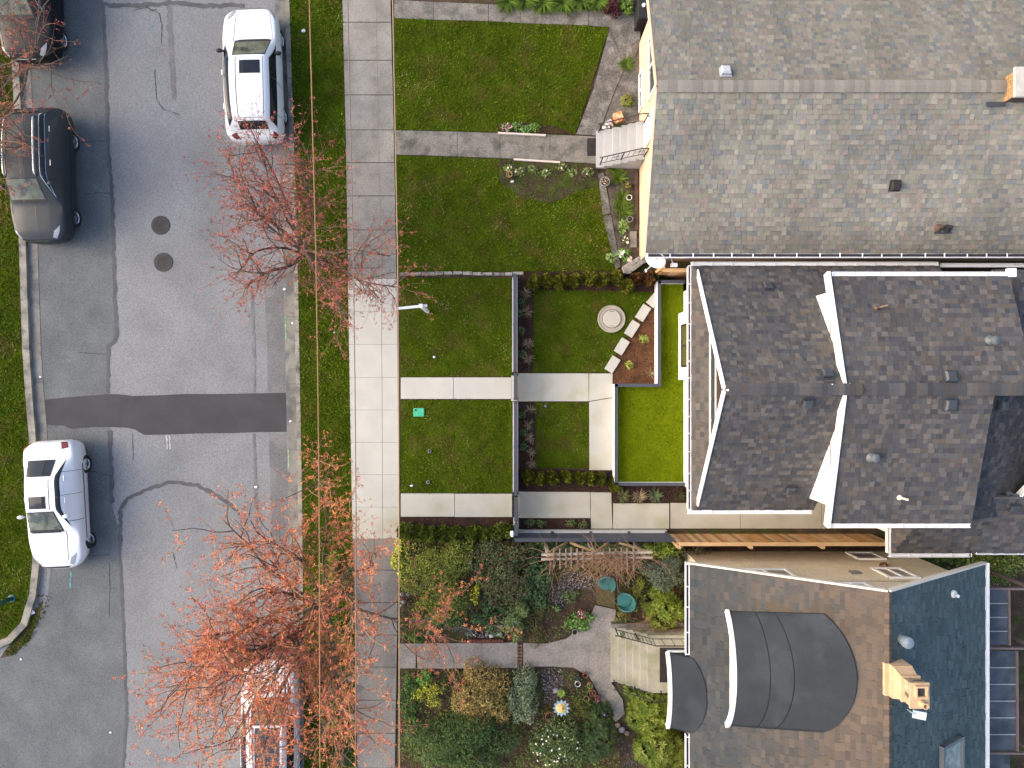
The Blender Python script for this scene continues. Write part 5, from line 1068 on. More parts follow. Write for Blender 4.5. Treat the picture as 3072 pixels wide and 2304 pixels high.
def blades(n, l, w, pal, c=(0, 0, 0), arch_=1.0, spread=.05, lift=1.0):
    """strap leaves arching out of a tuft, three joints each"""
    a = RNG.uniform(0, 2*PI, n); L = l * RNG.uniform(.6, 1.25, n); o = np.stack([np.cos(a), np.sin(a), 0*a], 1); s = np.stack([-np.sin(a), np.cos(a), 0*a], 1) * (w * RNG.uniform(.7, 1.3, n))[:, None]
    e = RNG.uniform(.25, 1.2, n) * lift; b = np.array(c) + o * spread * RNG.random((n, 1)); p = [b]
    for t in (.45, .8, 1.0): p.append(b + o * (L*t*np.cos(e*(1 - .55*t*arch_)))[:, None] + np.array([0, 0, 1.]) * (L*t*np.sin(e)*(1 - .45*t*arch_))[:, None])
    V = []; wd = (.7, 1., .7, .08)
    for q, k in zip(p, wd): V += [q - s*k, q + s*k]
    V = np.stack(V, 1); Fq = np.array([[0,1,3,2],[2,3,5,4],[4,5,7,6]]); F_ = (np.arange(n)*8)[:, None, None] + Fq[None]; return V.reshape(-1, 3), F_.reshape(-1, 4), np.repeat(pick(pal, n), 8, 0)
def stems(parent, r, h, n=7, rad=.018, mat=None):
    mb = MB(); o = OFF[parent]
    for i in range(n):
        a = 2*PI*i/n + random.uniform(-.4, .4); q = o + Vector((math.cos(a)*r*.55, math.sin(a)*r*.55, h*.75)); m = o + Vector((math.cos(a)*r*.2, math.sin(a)*r*.2, h*.35)); mb.tube([o - Vector((0, 0, .05)), m, q], [rad, rad*.7, rad*.3], 5)
    return mb.build('stem', mat or m_stemm, parent)
def flowers(n, r, h, s, pal, z0=.0, lumps=6):
    c, d = dome_pts(n, r, h, 0, .97, lumps); c[:, 2] = np.maximum(c[:, 2] + z0, .03) + .02; outs = []; nr = norm(d + [0, 0, 1.2]); t = norm(np.cross(nr, randdir(n))); b = np.cross(nr, t); col = pick(pal, n)
    for i in range(5):
        a = 2*PI*i/5; A = t*math.cos(a) + b*math.sin(a); V, Fq = leaf_arrays(c, norm(A), nr, s * RNG.uniform(.7, 1.3, n), s*.8 * np.ones(n)); outs.append((V, Fq, np.repeat(col, 4, 0)))
    V = np.concatenate([o[0] for o in outs]); m = len(outs[0][0]); return V, np.concatenate([o[1] + i*m for i, o in enumerate(outs)]), np.concatenate([o[2] for o in outs])
def shrub(name, label, px, py, r, h, parts, cat='shrub', group=None, z=0., st=True, hc=.5):
    """px, py: where the middle of the plant (at half height) shows; it stands straight below"""
    p = P(px, py, z + h*hc); t = thing(name, label, cat, (p.x, p.y, z), group); foliage(t, None, parts)
    if st: stems(t, (r if not hasattr(r, '__len__') else r[0]), h)
    return t
CYP = [(.145,.15,.015), (.175,.178,.02), (.115,.128,.013), (.21,.205,.03)]; CYPB = [(.17,.085,.035), (.22,.11,.045), (.13,.065,.028)]
def cypress(px, py, r, h, label, pal=CYP, group='clipped cypress hedge', z=0.):
    n = 1500; c, d = dome_pts(n, (r, r), h, .1, .6, 9); c[:, 2] *= 1 - .25*RNG.random(n); nr = norm(d + RNG.normal(0, .55, (n, 3))); A = norm(d * .8 + [0, 0, .7] + RNG.normal(0, .35, (n, 3))); V, Fq = leaf_arrays(c + [0, 0, .05], A, nr, .085 * RNG.uniform(.6, 1.4, n), .04 * RNG.uniform(.7, 1.4, n))
    return shrub('cypress_shrub', label, px, py, r, h, [(V, Fq, np.repeat(pick(pal, n), 4, 0))], 'shrub', group, z, hc=.6)
for i, px in enumerate((1603, 1640, 1682, 1722, 1768, 1812, 1850, 1884)):
    cypress(px + random.uniform(-4, 4), 838 + random.uniform(-7, 7) + (i == 7)*14, .235 + random.uniform(-.02, .03), .80 + random.uniform(-.1, .1), 'olive green cypress, ' + ORD[i] + ' from the fence in the hedge below the patchy lawn', CYP, 'cypress hedge along the small lawn')
cypress(1910, 834, .20, .6, 'browned cypress next to the green hedge, the smaller one', CYPB, 'browned hedge plants'); cypress(1947, 835, .27, .7, 'browned cypress at the hedge end, the larger one', CYPB, 'browned hedge plants'); cypress(1983, 822, .24, .7, 'green cypress between browned cypress and short cedar fence', [(.05,.075,.012), (.035,.058,.010)], 'cypress hedge along the small lawn')
for i, px in enumerate((1586, 1620, 1656, 1703, 1738, 1770, 1806, 1846)):
    cypress(px + random.uniform(-3, 3), 1437 + random.uniform(-5, 5) + (i == 7)*18, .21 + random.uniform(-.02, .03), .75 + random.uniform(-.1, .1), 'bright green cypress, ' + ORD[i] + ' from the fence in the hedge above the side path', [(.13,.145,.014), (.155,.17,.018), (.10,.115,.012)], 'cypress hedge above the side path')
for i, px in enumerate((1215, 1250, 1290, 1330, 1367, 1410, 1449, 1488, 1522)):
    cypress(px + random.uniform(-3, 3), 1604 + random.uniform(-5, 5), .26 + random.uniform(-.02, .03), .95 + random.uniform(-.1, .1), 'dark green cypress, ' + ORD[i] + ' from the pavement in the hedge below the side path', [(.15,.19,.026), (.18,.21,.032), (.115,.15,.02)], 'cypress hedge below the side path')
# tufts in the beds
YUC = [(.10,.115,.035), (.13,.135,.05), (.075,.095,.03), (.17,.165,.075)]; TAN = [(.26,.20,.12), (.32,.25,.155), (.20,.15,.09)]; GRN = [(.05,.085,.02), (.07,.105,.03), (.04,.07,.018)]
def tuft(px, py, l, pal, label, n=60, w=.012, name='ornamental_grass', group='tufts in the planting beds', lift=1.0, z=0.):
    p = P(px, py, z); t = thing(name, label, 'plant', (p.x, p.y, z), group); foliage(t, None, [blades(n, l, w, pal, lift=lift)], 'blades'); return t
tuft(1868, 1487, .26, YUC, 'green and yellow spiky tuft, left of three beside the side path', 70, .014); tuft(1918, 1487, .26, TAN, 'straw coloured spiky tuft, middle of three beside the side path', 80, .012); tuft(1965, 1487, .26, [(.06,.11,.04), (.12,.15,.07), (.20,.20,.12)], 'green spiky tuft, right of three beside the side path', 75, .014); tuft(2038, 1484, .24, [(.06,.06,.02), (.09,.075,.03)], 'dull brown-green tuft in the bed by the house corner', 50)
for i, (px, py) in enumerate(((1580, 880), (1582, 935), (1585, 1032), (1583, 1075))): tuft(px, py, .22, TAN + [(.12,.08,.06)], 'dry grass tuft, ' + ORD[i] + ' from the top in the bed beside the upper fence', 45, .008)
for i, (px, py) in enumerate(((1590, 1228), (1587, 1275), (1589, 1315), (1590, 1358), (1592, 1390))): tuft(px, py, .2, TAN + [(.12,.08,.06)], 'dry grass tuft, ' + ORD[i] + ' from the top in the bed beside the lower fence', 40, .008)
for i, (px, py) in enumerate(((1568, 905), (1555, 938), (1565, 990), (1566, 1060), (1568, 1300), (1570, 1340), (1566, 1245))): shrub('ground_cover_plant', 'small dark leafy plant, ' + ORD[i] + ' in the beds behind the slat fence', px, py, .15, .18, [leafy(120, (.15, .15), .18, .06, .035, [(.03,.055,.02), (.045,.075,.03), (.025,.04,.015)])], 'plant', 'small plants behind the slat fence', st=False)
for px, py, lab in ((1932, 1016, 'small yellow-green plant, upper one in the triangular bed'), (1888, 1094, 'small yellow-green plant, lower one in the triangular bed')): shrub('bedding_plant', lab, px, py, .16, .22, [leafy(130, (.17, .15), .2, .075, .035, [(.11,.13,.02), (.08,.11,.02), (.15,.15,.04)])], 'plant', 'plants in the triangular bed', st=False)
tuft(1950, 1120, .2, TAN, 'thin straw tuft in the triangular bed', 14, .008)
for i, (px, py) in enumerate(((1590, 1570), (1625, 1573), (1715, 1572), (1752, 1575))): shrub('bedding_plant', 'small leafy plant, ' + ORD[i] + ' in the strip above the long slat fence', px, py, .2, .22, [leafy(160, (.2, .14), .2, .07, .04, [(.035,.055,.015), (.06,.085,.025), (.05,.04,.025)])], 'plant', 'plants along the long slat fence', st=False)
# peach house beds
LIL = [(.07,.115,.012), (.09,.14,.016), (.055,.095,.012)]
for i, (px, py, l) in enumerate(((1847, 505, .33), (1855, 535, .34), (1868, 600, .36), (1872, 635, .36), (1860, 625, .3))): tuft(px, py, l, LIL, 'bright green strap-leaved clump, ' + ORD[i] + ' below the concrete steps', 70, .014, 'lily_clump', 'lily clumps by the peach house')
tuft(1880, 195, .34, LIL, 'bright green strap-leaved clump by the basement window', 75, .014, 'lily_clump', 'lily clumps by the peach house'); shrub('bush', 'small green and rust bush by the basement window', 1883, 300, .25, .35, [leafy(320, (.27, .24), .35, .08, .04, [(.05,.08,.015), (.12,.06,.02), (.07,.10,.02)])])
shrub('flowering_plant', 'white flowered leafy plant at the foot of the peach wall', 1873, 760, .25, .3, [leafy(180, (.24, .22), .28, .09, .045, [(.05,.10,.02), (.07,.13,.03)]), flowers(9, (.2, .2), .3, .06, [(.7,.68,.62)])], 'plant'); shrub('flowering_plant', 'pink flowered plant beside the slanting kerb', 1890, 778, .16, .25, [leafy(100, (.16, .16), .22, .07, .04, [(.05,.09,.02)]), flowers(10, (.13, .13), .25, .055, [(.6,.40,.36), (.7,.55,.5)])], 'plant'); shrub('leafy_plant', 'grey-green leafy plant beside the lawn corner', 1836, 772, .18, .25, [leafy(140, (.2, .18), .22, .09, .05, [(.09,.13,.05), (.07,.10,.03)])], 'plant', st=False); shrub('leafy_plant', 'hosta-like clump between the pots', 1871, 675, .22, .25, [leafy(170, (.2, .26), .25, .12, .06, [(.08,.12,.03), (.05,.09,.02), (.12,.14,.06)])], 'plant', st=False)
shrub('flower_heap', 'white blossoms with dark leaves at the foot of the steps', 1825, 372, .2, .35, [leafy(140, (.2, .18), .32, .07, .04, [(.03,.04,.02), (.05,.03,.03)]), flowers(26, (.18, .16), .36, .06, [(.72,.68,.66), (.6,.5,.5)])], 'plant', st=False)
shrub('fern', 'bright green fern against the concrete steps', 1860, 372, .15, .3, [blades(40, .2, .014, [(.05,.16,.02), (.07,.2,.03)])], 'plant', st=False)
FL = [((1520,380),(.35,.16,.2)), ((1550,378),(.06,.1,.03)), ((1578,385),(.10,.16,.06)), ((1600,380),(.07,.13,.02))]
for i, ((px, py), c) in enumerate(FL): shrub('bedding_plant', 'low leafy bedding plant, ' + ORD[i] + ' from the left above the grey walk', px, py, .22, .25, [leafy(150, (.23, .16), .22, .08, .04, [c, (.05,.09,.02), (.04,.07,.02)])], 'plant', 'bedding plants beside the grey walk', st=False)
for i, (px, py) in enumerate(((1530,505), (1560,515), (1600,505), (1640,520), (1690,500), (1720,515), (1765,515))): shrub('bedding_plant', 'sprawling bedding plant, ' + ORD[i] + ' from the left below the grey walk', px, py, .22, .2, [leafy(130, (.24, .18), .18, .07, .04, [(.05,.09,.02), (.07,.11,.03), (.06,.05,.03)]), flowers(4, (.18, .14), .2, .04, [(.6,.35,.35), (.65,.6,.5), (.4,.3,.12)])], 'plant', 'bedding plants below the grey walk', st=False)
# border along the top edge of the picture
for i, px in enumerate((1525, 1575, 1630, 1690, 1745, 1790)): tuft(px, 6 + random.uniform(-4, 4), .5, LIL, 'bright green strap-leaved clump, ' + ORD[i] + ' from the left along the top edge', 150, .018, 'lily_clump', 'lily clumps along the top edge')
shrub('red_leaf_shrub', 'dark red leaved shrub against the top edge', 1837, 8, .38, .8, [leafy(900, (.40, .42), .8, .07, .035, [(.075,.018,.028), (.10,.028,.035), (.05,.014,.022)], bright=.9)], 'shrub'); shrub('bush', 'green bush between red shrub and dark bin', 1885, 5, .33, .6, [leafy(600, (.36, .36), .55, .08, .04, [(.055,.095,.015), (.08,.115,.02)])], 'shrub')

# ------------------------------------------------------------------ cottage garden
OLV = [(.070,.085,.012), (.095,.105,.016), (.055,.066,.012), (.125,.125,.028)]; MIX = [(.045,.062,.028), (.07,.085,.04), (.085,.045,.03), (.035,.05,.02), (.11,.12,.07)]; DKG = [(.018,.036,.016), (.026,.05,.02), (.035,.062,.022), (.022,.042,.024)]; RHO = [(.085,.12,.014), (.115,.15,.018), (.06,.092,.012), (.14,.17,.03)]; RUS = [(.12,.075,.025), (.16,.10,.035), (.10,.095,.025), (.075,.05,.02), (.17,.14,.045)]
VAR = [(.10,.125,.075), (.16,.18,.12), (.05,.075,.035), (.07,.095,.05)]; YEL = [(.30,.27,.02), (.38,.34,.03), (.22,.21,.02)]; GRY = [(.06,.075,.055), (.08,.095,.07), (.045,.058,.04)]
shrub('broad_shrub', 'wide olive green feathery shrub below the dark cypress hedge', 1305, 1745, 1.2, 1.5, [leafy(9500, (1.62, 1.8), 1.35, .075, .035, OLV, shell=.72, lumps=16, up=.6)])
shrub('broad_shrub', 'mixed green and reddish evergreen beside the olive shrub', 1500, 1715, 1.0, 1.7, [leafy(7200, (1.38, 1.5), 1.6, .085, .04, [(.045,.062,.022), (.062,.078,.030), (.095,.045,.028), (.035,.05,.02), (.085,.095,.045)], shell=.7, lumps=12, bright=1.7)])
shrub('forsythia', 'yellow flowering sprays between the two broad shrubs', 1425, 1785, .3, .8, [leafy(260, (.22, .42), .8, .06, .03, YEL), leafy(120, (.25, .4), .7, .06, .03, OLV)])
shrub('yellow_bush', 'bright yellow-green bush spilling onto the pavement', 1192, 1675, .45, .7, [leafy(900, (.32, .85), .7, .07, .035, [(.26,.26,.02), (.20,.23,.02), (.33,.29,.03), (.10,.15,.02)])])
shrub('ivy_clump', 'dark green leafy plants below the olive shrub', 1310, 1870, .7, .5, [leafy(1500, (.95, .42), .5, .09, .06, [(.03,.065,.018), (.045,.085,.022), (.05,.08,.035)])])
shrub('ivy_clump', 'dark green hummock beside the pavement and garden path', 1255, 1905, .5, .6, [leafy(1000, (.55, .30), .5, .07, .04, [(.04,.062,.012), (.055,.075,.015), (.03,.05,.01)])])
shrub('grey_shrub', 'thin grey-green shrub behind the brick edging', 1380, 1885, .45, .5, [leafy(500, (.55, .3), .5, .08, .025, GRY)])
shrub('dark_shrub', 'dark shrub between the evergreen and the pebbles', 1468, 1845, .5, .7, [leafy(1700, (.82, .62), .7, .08, .05, DKG + [(.05,.07,.02)])])
shrub('column_shrub', 'tall olive and green leafed shrub leaning over the garden path', 1545, 1865, .5, 1.3, [leafy(2300, (.55, .85), 1.2, .075, .04, [(.075,.09,.025), (.10,.115,.04), (.05,.075,.02), (.06,.085,.045)], shell=.7, lumps=9)])
shrub('low_shrub', 'low brown-green mound beside the garden path', 1605, 1880, .5, .5, [leafy(1800, (.66, .85), .5, .05, .025, [(.055,.05,.018), (.07,.065,.02), (.04,.035,.015)])])
shrub('dark_shrub', 'dark green shrub right of the mixed evergreen', 1612, 1745, .5, 1.0, [leafy(2200, (.62, 1.2), .95, .08, .05, DKG + [(.05,.08,.03)])])
shrub('low_shrub', 'dark brown-green plants between arbour and slat fence, left half', 1640, 1640, .9, .6, [leafy(1400, (1.1, .30), .7, .08, .05, DKG + [(.06,.075,.02), (.07,.045,.02)])]); shrub('low_shrub', 'dark green plants between arbour and slat fence, right half', 1830, 1642, .9, .6, [leafy(1200, (1.2, .28), .6, .08, .05, DKG + [(.05,.075,.02)])])
shrub('yellow_green_bush', 'yellow-green leafy bush at the right end of the long slat fence', 1990, 1652, .8, .9, [leafy(1500, (.85, .36), .9, .085, .045, [(.14,.17,.02), (.10,.135,.02), (.06,.09,.015)])])
shrub('grey_shrub', 'grey-green willowy shrub above the glossy rhododendron', 2000, 1730, .9, 1.5, [leafy(3200, (.95, .70), 1.4, .09, .022, GRY + [(.04,.06,.03)], shell=.65)]); shrub('grey_shrub', 'brown twiggy shrub at the wall end of the cottage garden', 2090, 1672, .6, 1.0, [leafy(900, (.62, .36), 1.0, .08, .025, [(.07,.065,.045), (.05,.055,.03), (.09,.075,.05)])])
shrub('yellow_green_bush', 'small yellow-green plant beside the green lantern', 1915, 1765, .3, .5, [leafy(520, (.30, .36), .5, .08, .03, [(.14,.14,.02), (.10,.12,.02)])])
shrub('rhododendron', 'glossy yellow-green rhododendron beside the front steps', 1995, 1835, .8, 1.1, [rosettes(190, (.80, .72), 1.1, .17, .05, RHO, 9)])
shrub('flower_bed_plants', 'leafy green plants round the terracotta pot by the gravel', 1735, 1870, .5, .35, [leafy(620, (.62, .45), .35, .11, .06, [(.045,.09,.02), (.07,.12,.03), (.09,.14,.04)])], 'plant'); shrub('flower_bed_plants', 'small green plants in the bed above the pots', 1715, 1790, .35, .3, [leafy(260, (.5, .22), .25, .09, .05, [(.04,.075,.03), (.06,.09,.02), (.05,.04,.02)])], 'plant'); shrub('flower_bed_plants', 'low green plants beside the concrete steps', 1870, 1855, .4, .3, [leafy(360, (.42, .24), .3, .09, .05, [(.06,.08,.02), (.08,.05,.02), (.05,.07,.015)])], 'plant')
shrub('rust_shrub', 'wide rust and olive coloured shrub below the garden path', 1440, 2115, 1.0, 1.3, [leafy(7600, (1.25, 1.38), 1.25, .085, .035, RUS, shell=.7, lumps=12)])
shrub('variegated_shrub', 'pale variegated shrub topped with cream, beside the rust shrub', 1570, 2100, .6, 1.4, [leafy(4600, (.66, 1.15), 1.35, .065, .035, VAR, shell=.7, lumps=9, bright=1.7)])
shrub('contorted_shrub', 'yellow-green contorted shrub near the pavement', 1285, 2095, .7, 1.0, [leafy(900, (.72, .55), .9, .075, .02, [(.20,.21,.02), (.26,.25,.03), (.15,.17,.02)], shell=.5)])
shrub('ivy_clump', 'dark green ground cover along the lower pavement edge', 1225, 2110, .5, .4, [leafy(1200, (.42, 1.1), .4, .08, .045, [(.025,.05,.012), (.035,.065,.015), (.045,.075,.02)])]); shrub('ivy_clump', 'bright ivy leaves below the garden path near the pavement', 1275, 2035, .3, .3, [leafy(330, (.42, .3), .3, .11, .08, [(.05,.11,.02), (.07,.14,.03)])])
shrub('low_shrub', 'mossy brown plants along the lower edge of the garden path', 1420, 2025, .8, .3, [leafy(900, (1.35, .22), .3, .06, .035, [(.05,.05,.015), (.065,.06,.02), (.045,.035,.018)])])
shrub('pine_shrub', 'huge dark green needled evergreen at the bottom edge', 1370, 2255, 1.8, 2.0, [leafy(12000, (2.1, 1.15), 1.9, .15, .022, [(.026,.045,.012), (.036,.060,.016), (.048,.072,.02), (.022,.040,.018)], shell=.75, lumps=22, up=.2)])
shrub('camellia', 'dark evergreen dotted with white blossom at the bottom edge', 1680, 2255, 1.0, 1.6, [leafy(6200, (1.25, 1.1), 1.5, .075, .045, [(.028,.045,.015), (.042,.06,.02), (.06,.08,.025), (.022,.035,.016)], shell=.72, lumps=12), flowers(55, (1.0, .8), 1.3, .032, [(.72,.72,.70), (.66,.64,.5)])])
shrub('bamboo_shrub', 'dark feathery green shrub left of the dark gravel', 1800, 2210, .8, 1.3, [rosettes(330, (.62, 1.15), 1.25, .12, .026, [(.03,.055,.018), (.042,.07,.02), (.025,.046,.02)], 8)])
shrub('low_shrub', 'mossy olive mound above the dark feathery shrub', 1745, 2130, .6, .6, [leafy(1100, (.72, .42), .6, .055, .03, [(.05,.058,.012), (.065,.07,.015), (.04,.05,.012)])])
shrub('rhododendron', 'big bright green rhododendron under the porch eave', 1965, 2145, .9, 1.3, [rosettes(360, (.92, 1.0), 1.25, .17, .045, RHO, 9)]); shrub('rhododendron', 'big green rhododendron at the bottom edge by the cream house', 1985, 2265, .9, 1.4, [rosettes(330, (.95, .82), 1.35, .17, .045, [(.07,.10,.014), (.095,.125,.018), (.05,.08,.012), (.12,.14,.03)], 9)])
shrub('rhododendron', 'dark green rhododendron hiding the lower step rail', 1925, 2085, .5, .9, [rosettes(120, (.72, .32), .8, .14, .05, [(.05,.085,.014), (.075,.11,.018)], 8)])
# greenery between the two lower houses and along the street side of the big tree
shrub('bamboo_shrub', 'dense yellow-green bushes behind the white house at the right edge', 3000, 1700, 1.2, 1.8, [leafy(4200, (1.7, .8), 1.7, .09, .04, [(.05,.075,.012), (.08,.10,.018), (.03,.05,.01), (.11,.125,.03)], shell=.6, lumps=14)]); shrub('bamboo_shrub', 'dark bushes between the white house and the cream gable', 2850, 1672, .8, 1.2, [leafy(1600, (1.0, .36), 1.2, .09, .04, [(.03,.05,.01), (.05,.07,.014), (.02,.035,.01)])])
for i, (px, py, r, pal) in enumerate(((990, 1700, .42, OLV), (960, 1800, .45, [(.05,.07,.015), (.08,.09,.02), (.035,.05,.012)]), (1000, 1895, .5, [(.045,.065,.012), (.06,.085,.015)]), (930, 2020, .5, OLV), (1010, 2060, .42, [(.05,.065,.02), (.075,.085,.025)]), (985, 2150, .55, [(.16,.16,.02), (.10,.12,.02), (.22,.19,.02)]), (930, 2250, .6, [(.06,.08,.015), (.10,.11,.02), (.17,.16,.02)]), (1020, 2270, .45, DKG))): shrub('verge_shrub', 'loose verge shrub under the big tree, ' + ORD[i] + ' counting down the pavement', px, py, r, .5, [leafy(800, (r*1.05, r*1.2), .5, .07, .035, pal)], 'shrub', 'verge shrubs under the big tree')
shrub('yellow_bush', 'pale yellow bush beneath the big tree', 935, 1885, .26, .5, [leafy(420, (.26, .3), .5, .06, .03, [(.34,.33,.06), (.27,.28,.04), (.20,.22,.03)])])

# ------------------------------------------------------------------ street trees in red bud
def tree(label, base, hf, spread, height, pal, dirs, seed, bud=.075, nb=(6, 7), dens=1.0, twigmat=None, limb_r=.075, sprays=4, tl=(.5, 1.15)):
    rnd = random.Random(seed); b = P(*base, 0); t = thing('street_tree', label, 'tree', (b.x, b.y, 0), 'red budding street trees')
    trunk = MB(); limbs = MB(); twigs = MB(); B = []; 
    def path(p, d, L, n, droop, wob):
        pts = [p.copy()]; d = d.normalized()
        for i in range(n):
            d = (d + Vector((rnd.uniform(-wob, wob), rnd.uniform(-wob, wob), rnd.uniform(-wob, wob)*.6 + droop))).normalized(); pts.append(pts[-1] + d*(L/n))
        return pts
    tp = path(b - Vector((0, 0, .1)), Vector((0, 0, 1)), hf + .1, 5, 0, .05); trunk.tube(tp, [.20, .165, .15, .145, .14, .13], 12)
    trunk.build('trunk', m_bark, t, smooth=True); forks = tp[-1]
    for (az, el, L) in dirs:
        a = math.radians(az); e = math.radians(el); d = Vector((math.cos(a)*math.cos(e), math.sin(a)*math.cos(e), math.sin(e)))
        n = 8; lp = path(forks - Vector((0, 0, rnd.uniform(0, .5))), d, L, n, .012, .34); limbs.tube(lp, [limb_r*(1 - .78*i/n) + .008 for i in range(n+1)], 7)
        for j in range(int(nb[0]*L/2.6*dens) + 2):
            s = rnd.uniform(.22, 1.0); k = min(int(s*n), n - 1); q = lp[k].lerp(lp[k+1], s*n - k); dd = (lp[k+1] - lp[k]).normalized(); side = Vector((rnd.uniform(-1, 1), rnd.uniform(-1, 1), rnd.uniform(-.25, .75))); bd = (dd*.75 + side*.9).normalized()
            BL = rnd.uniform(.55, 1.25)*L*.36; m = 6; bp = path(q, bd, BL, m, .015, .32); limbs.tube(bp, [limb_r*.34*(1 - .72*i/m) + .004 for i in range(m+1)], 5)
            for g_ in range(int(nb[1]*dens) + rnd.randint(0, 2)):
                s2 = rnd.uniform(.15, 1.0); k2 = min(int(s2*m), m - 1); q2 = bp[k2].lerp(bp[k2+1], s2*m - k2); d2 = ((bp[k2+1] - bp[k2]).normalized()*.8 + Vector((rnd.uniform(-1, 1), rnd.uniform(-1, 1), rnd.uniform(-.3, .6)))).normalized()
                TL = rnd.uniform(*tl); w_ = path(q2, d2, TL, 5, -.02, .28); twigs.tube(w_, [.008, .0068, .0055, .0045, .0036, .003], 3, cap=False)
                for i in range(1, 6):
                    for _ in range(sprays if i > 2 else 1):
                        if rnd.random() < .62*dens: B.append(w_[i] + Vector((rnd.gauss(0, .055), rnd.gauss(0, .055), rnd.gauss(0, .04))))
    limbs.build('limbs', m_bark, t, smooth=True); twigs.build('twigs', twigmat or m_twig, t)['kind'] = 'stuff'
    c = np.array([tuple(q - b) for q in B]); n = len(c); ax = randdir(n); tt = norm(np.cross(ax, randdir(n))); bb = np.cross(ax, tt); parts = []; col = pick(pal, n)
    for i in range(6):
        a = 2*PI*i/6 + RNG.uniform(-.3, .3, n); A = norm(tt*np.cos(a)[:, None] + bb*np.sin(a)[:, None] + ax*RNG.uniform(-.7, .9, (n, 1))); nr = norm(np.cross(A, randdir(n))); V, Fq = leaf_arrays(c, A, nr, bud*RNG.uniform(.5, 1.2, n), bud*.30*np.ones(n)); parts.append((V, Fq, np.repeat(col*RNG.uniform(.8, 1.2, (n, 1)), 4, 0)))
    foliage(t, None, parts, 'crown'); return n
RED = [(.44,.14,.095), (.36,.105,.09), (.50,.18,.10), (.40,.10,.10)]; RED_SUNLIT = [(.66,.21,.09), (.74,.28,.11), (.58,.18,.10), (.48,.14,.12), (.70,.24,.10)]  # second palette: red buds with warm low sun put into the colour
nA_ = tree('red budding street tree over the verge beside the white crossover', (968, 790), 1.9, 3.2, 5.5, RED, [(176, 26, 3.0), (150, 30, 3.2), (125, 32, 3.6), (100, 36, 3.4), (75, 32, 3.5), (42, 28, 3.2), (12, 24, 3.4), (-14, 26, 3.3), (-38, 24, 3.1), (-66, 26, 2.5), (-100, 32, 2.3), (-140, 30, 2.6), (160, 60, 2.6), (20, 62, 2.3), (-162, 26, 2.9)], 3, bud=.075, nb=(8, 6), dens=.86, limb_r=.042, sprays=2, tl=(.5, 1.3))
nB_ = tree('largest street tree, thick with red buds painted sunlit orange, at the bottom', (1012, 1778), 2.0, 4.6, 7.0, RED_SUNLIT, [(180, 26, 4.9), (160, 28, 4.8), (138, 28, 4.7), (112, 28, 4.8), (88, 30, 4.4), (200, 30, 4.6), (222, 34, 4.9), (242, 38, 4.9), (262, 36, 4.6), (190, 52, 4.0), (215, 58, 4.2), (235, 58, 4.2), (150, 56, 3.6), (-44, 16, 4.4), (-22, 15, 4.6), (-75, 30, 4.4), (14, 24, 3.8), (255, 60, 4.0), (50, 36, 3.6), (175, 40, 4.2), (125, 48, 3.8), (205, 44, 4.6), (230, 46, 4.8)], 5, bud=.078, nb=(8, 6), dens=.88, twigmat=M('twig_lit_tan', (.40, .24, .13), .8, .2, var=.25, scale=3), limb_r=.042, sprays=3, tl=(.5, 1.4))  # buds and twigs here carry warm sunlight in their colour
nC_ = tree('red budding street tree mostly outside the left edge', (-4, 470), 2.2, 4.5, 6.0, RED, [(0, 18, 4.8), (25, 16, 4.8), (50, 18, 5.0), (-25, 18, 4.6), (75, 22, 4.6), (12, 32, 5.0), (38, 34, 5.0), (-50, 22, 3.8), (100, 28, 4.2), (180, 40, 3.0), (-100, 40, 3.0), (140, 40, 3.0), (62, 30, 4.8)], 9, bud=.074, nb=(6, 6), dens=.74, limb_r=.042, sprays=2, tl=(.5, 1.3))
print('buds', nA_, nB_, nC_)

# ================================================================== STEPS, GARDEN THINGS
m_step = M('painted_step_concrete', (.40, .40, .395), .85, .25, var=.06, scale=2, fine=.08); m_iron = M('wrought_iron', (.035, .028, .028), .6, .4, .4, var=.1); m_gst = M('mossy_step_concrete', (.36, .335, .265), .9, .2, var=.1, scale=2, fine=.12, fscale=40, col2=(.29, .285, .19), pscale=1.5)
def stairs(name, label, xs, land_x, y0, y1, mat, rise=.18, zt0=0.):
    t = thing(name, label, 'steps', (xs[0], (y0+y1)/2, 0)); n = len(xs)
    for i, x in enumerate(xs):
        xe = xs[i+1] + .03 if i < n - 1 else land_x
        z1 = rise*(i+1)
        MB().box(x - .02, xe, y0, y1, z1 - .05 - .003*i, z1).build('tread' if i < n - 1 else 'landing', mat, t, bevel=.008)
        MB().box(x, land_x - .004*(i+1), y0 + .012 + .002*i, y1 - .012 - .002*i, (z1 - rise - .05) if i else -.1, z1 - .052 - .003*i).build('riser', mat, t)
    return t
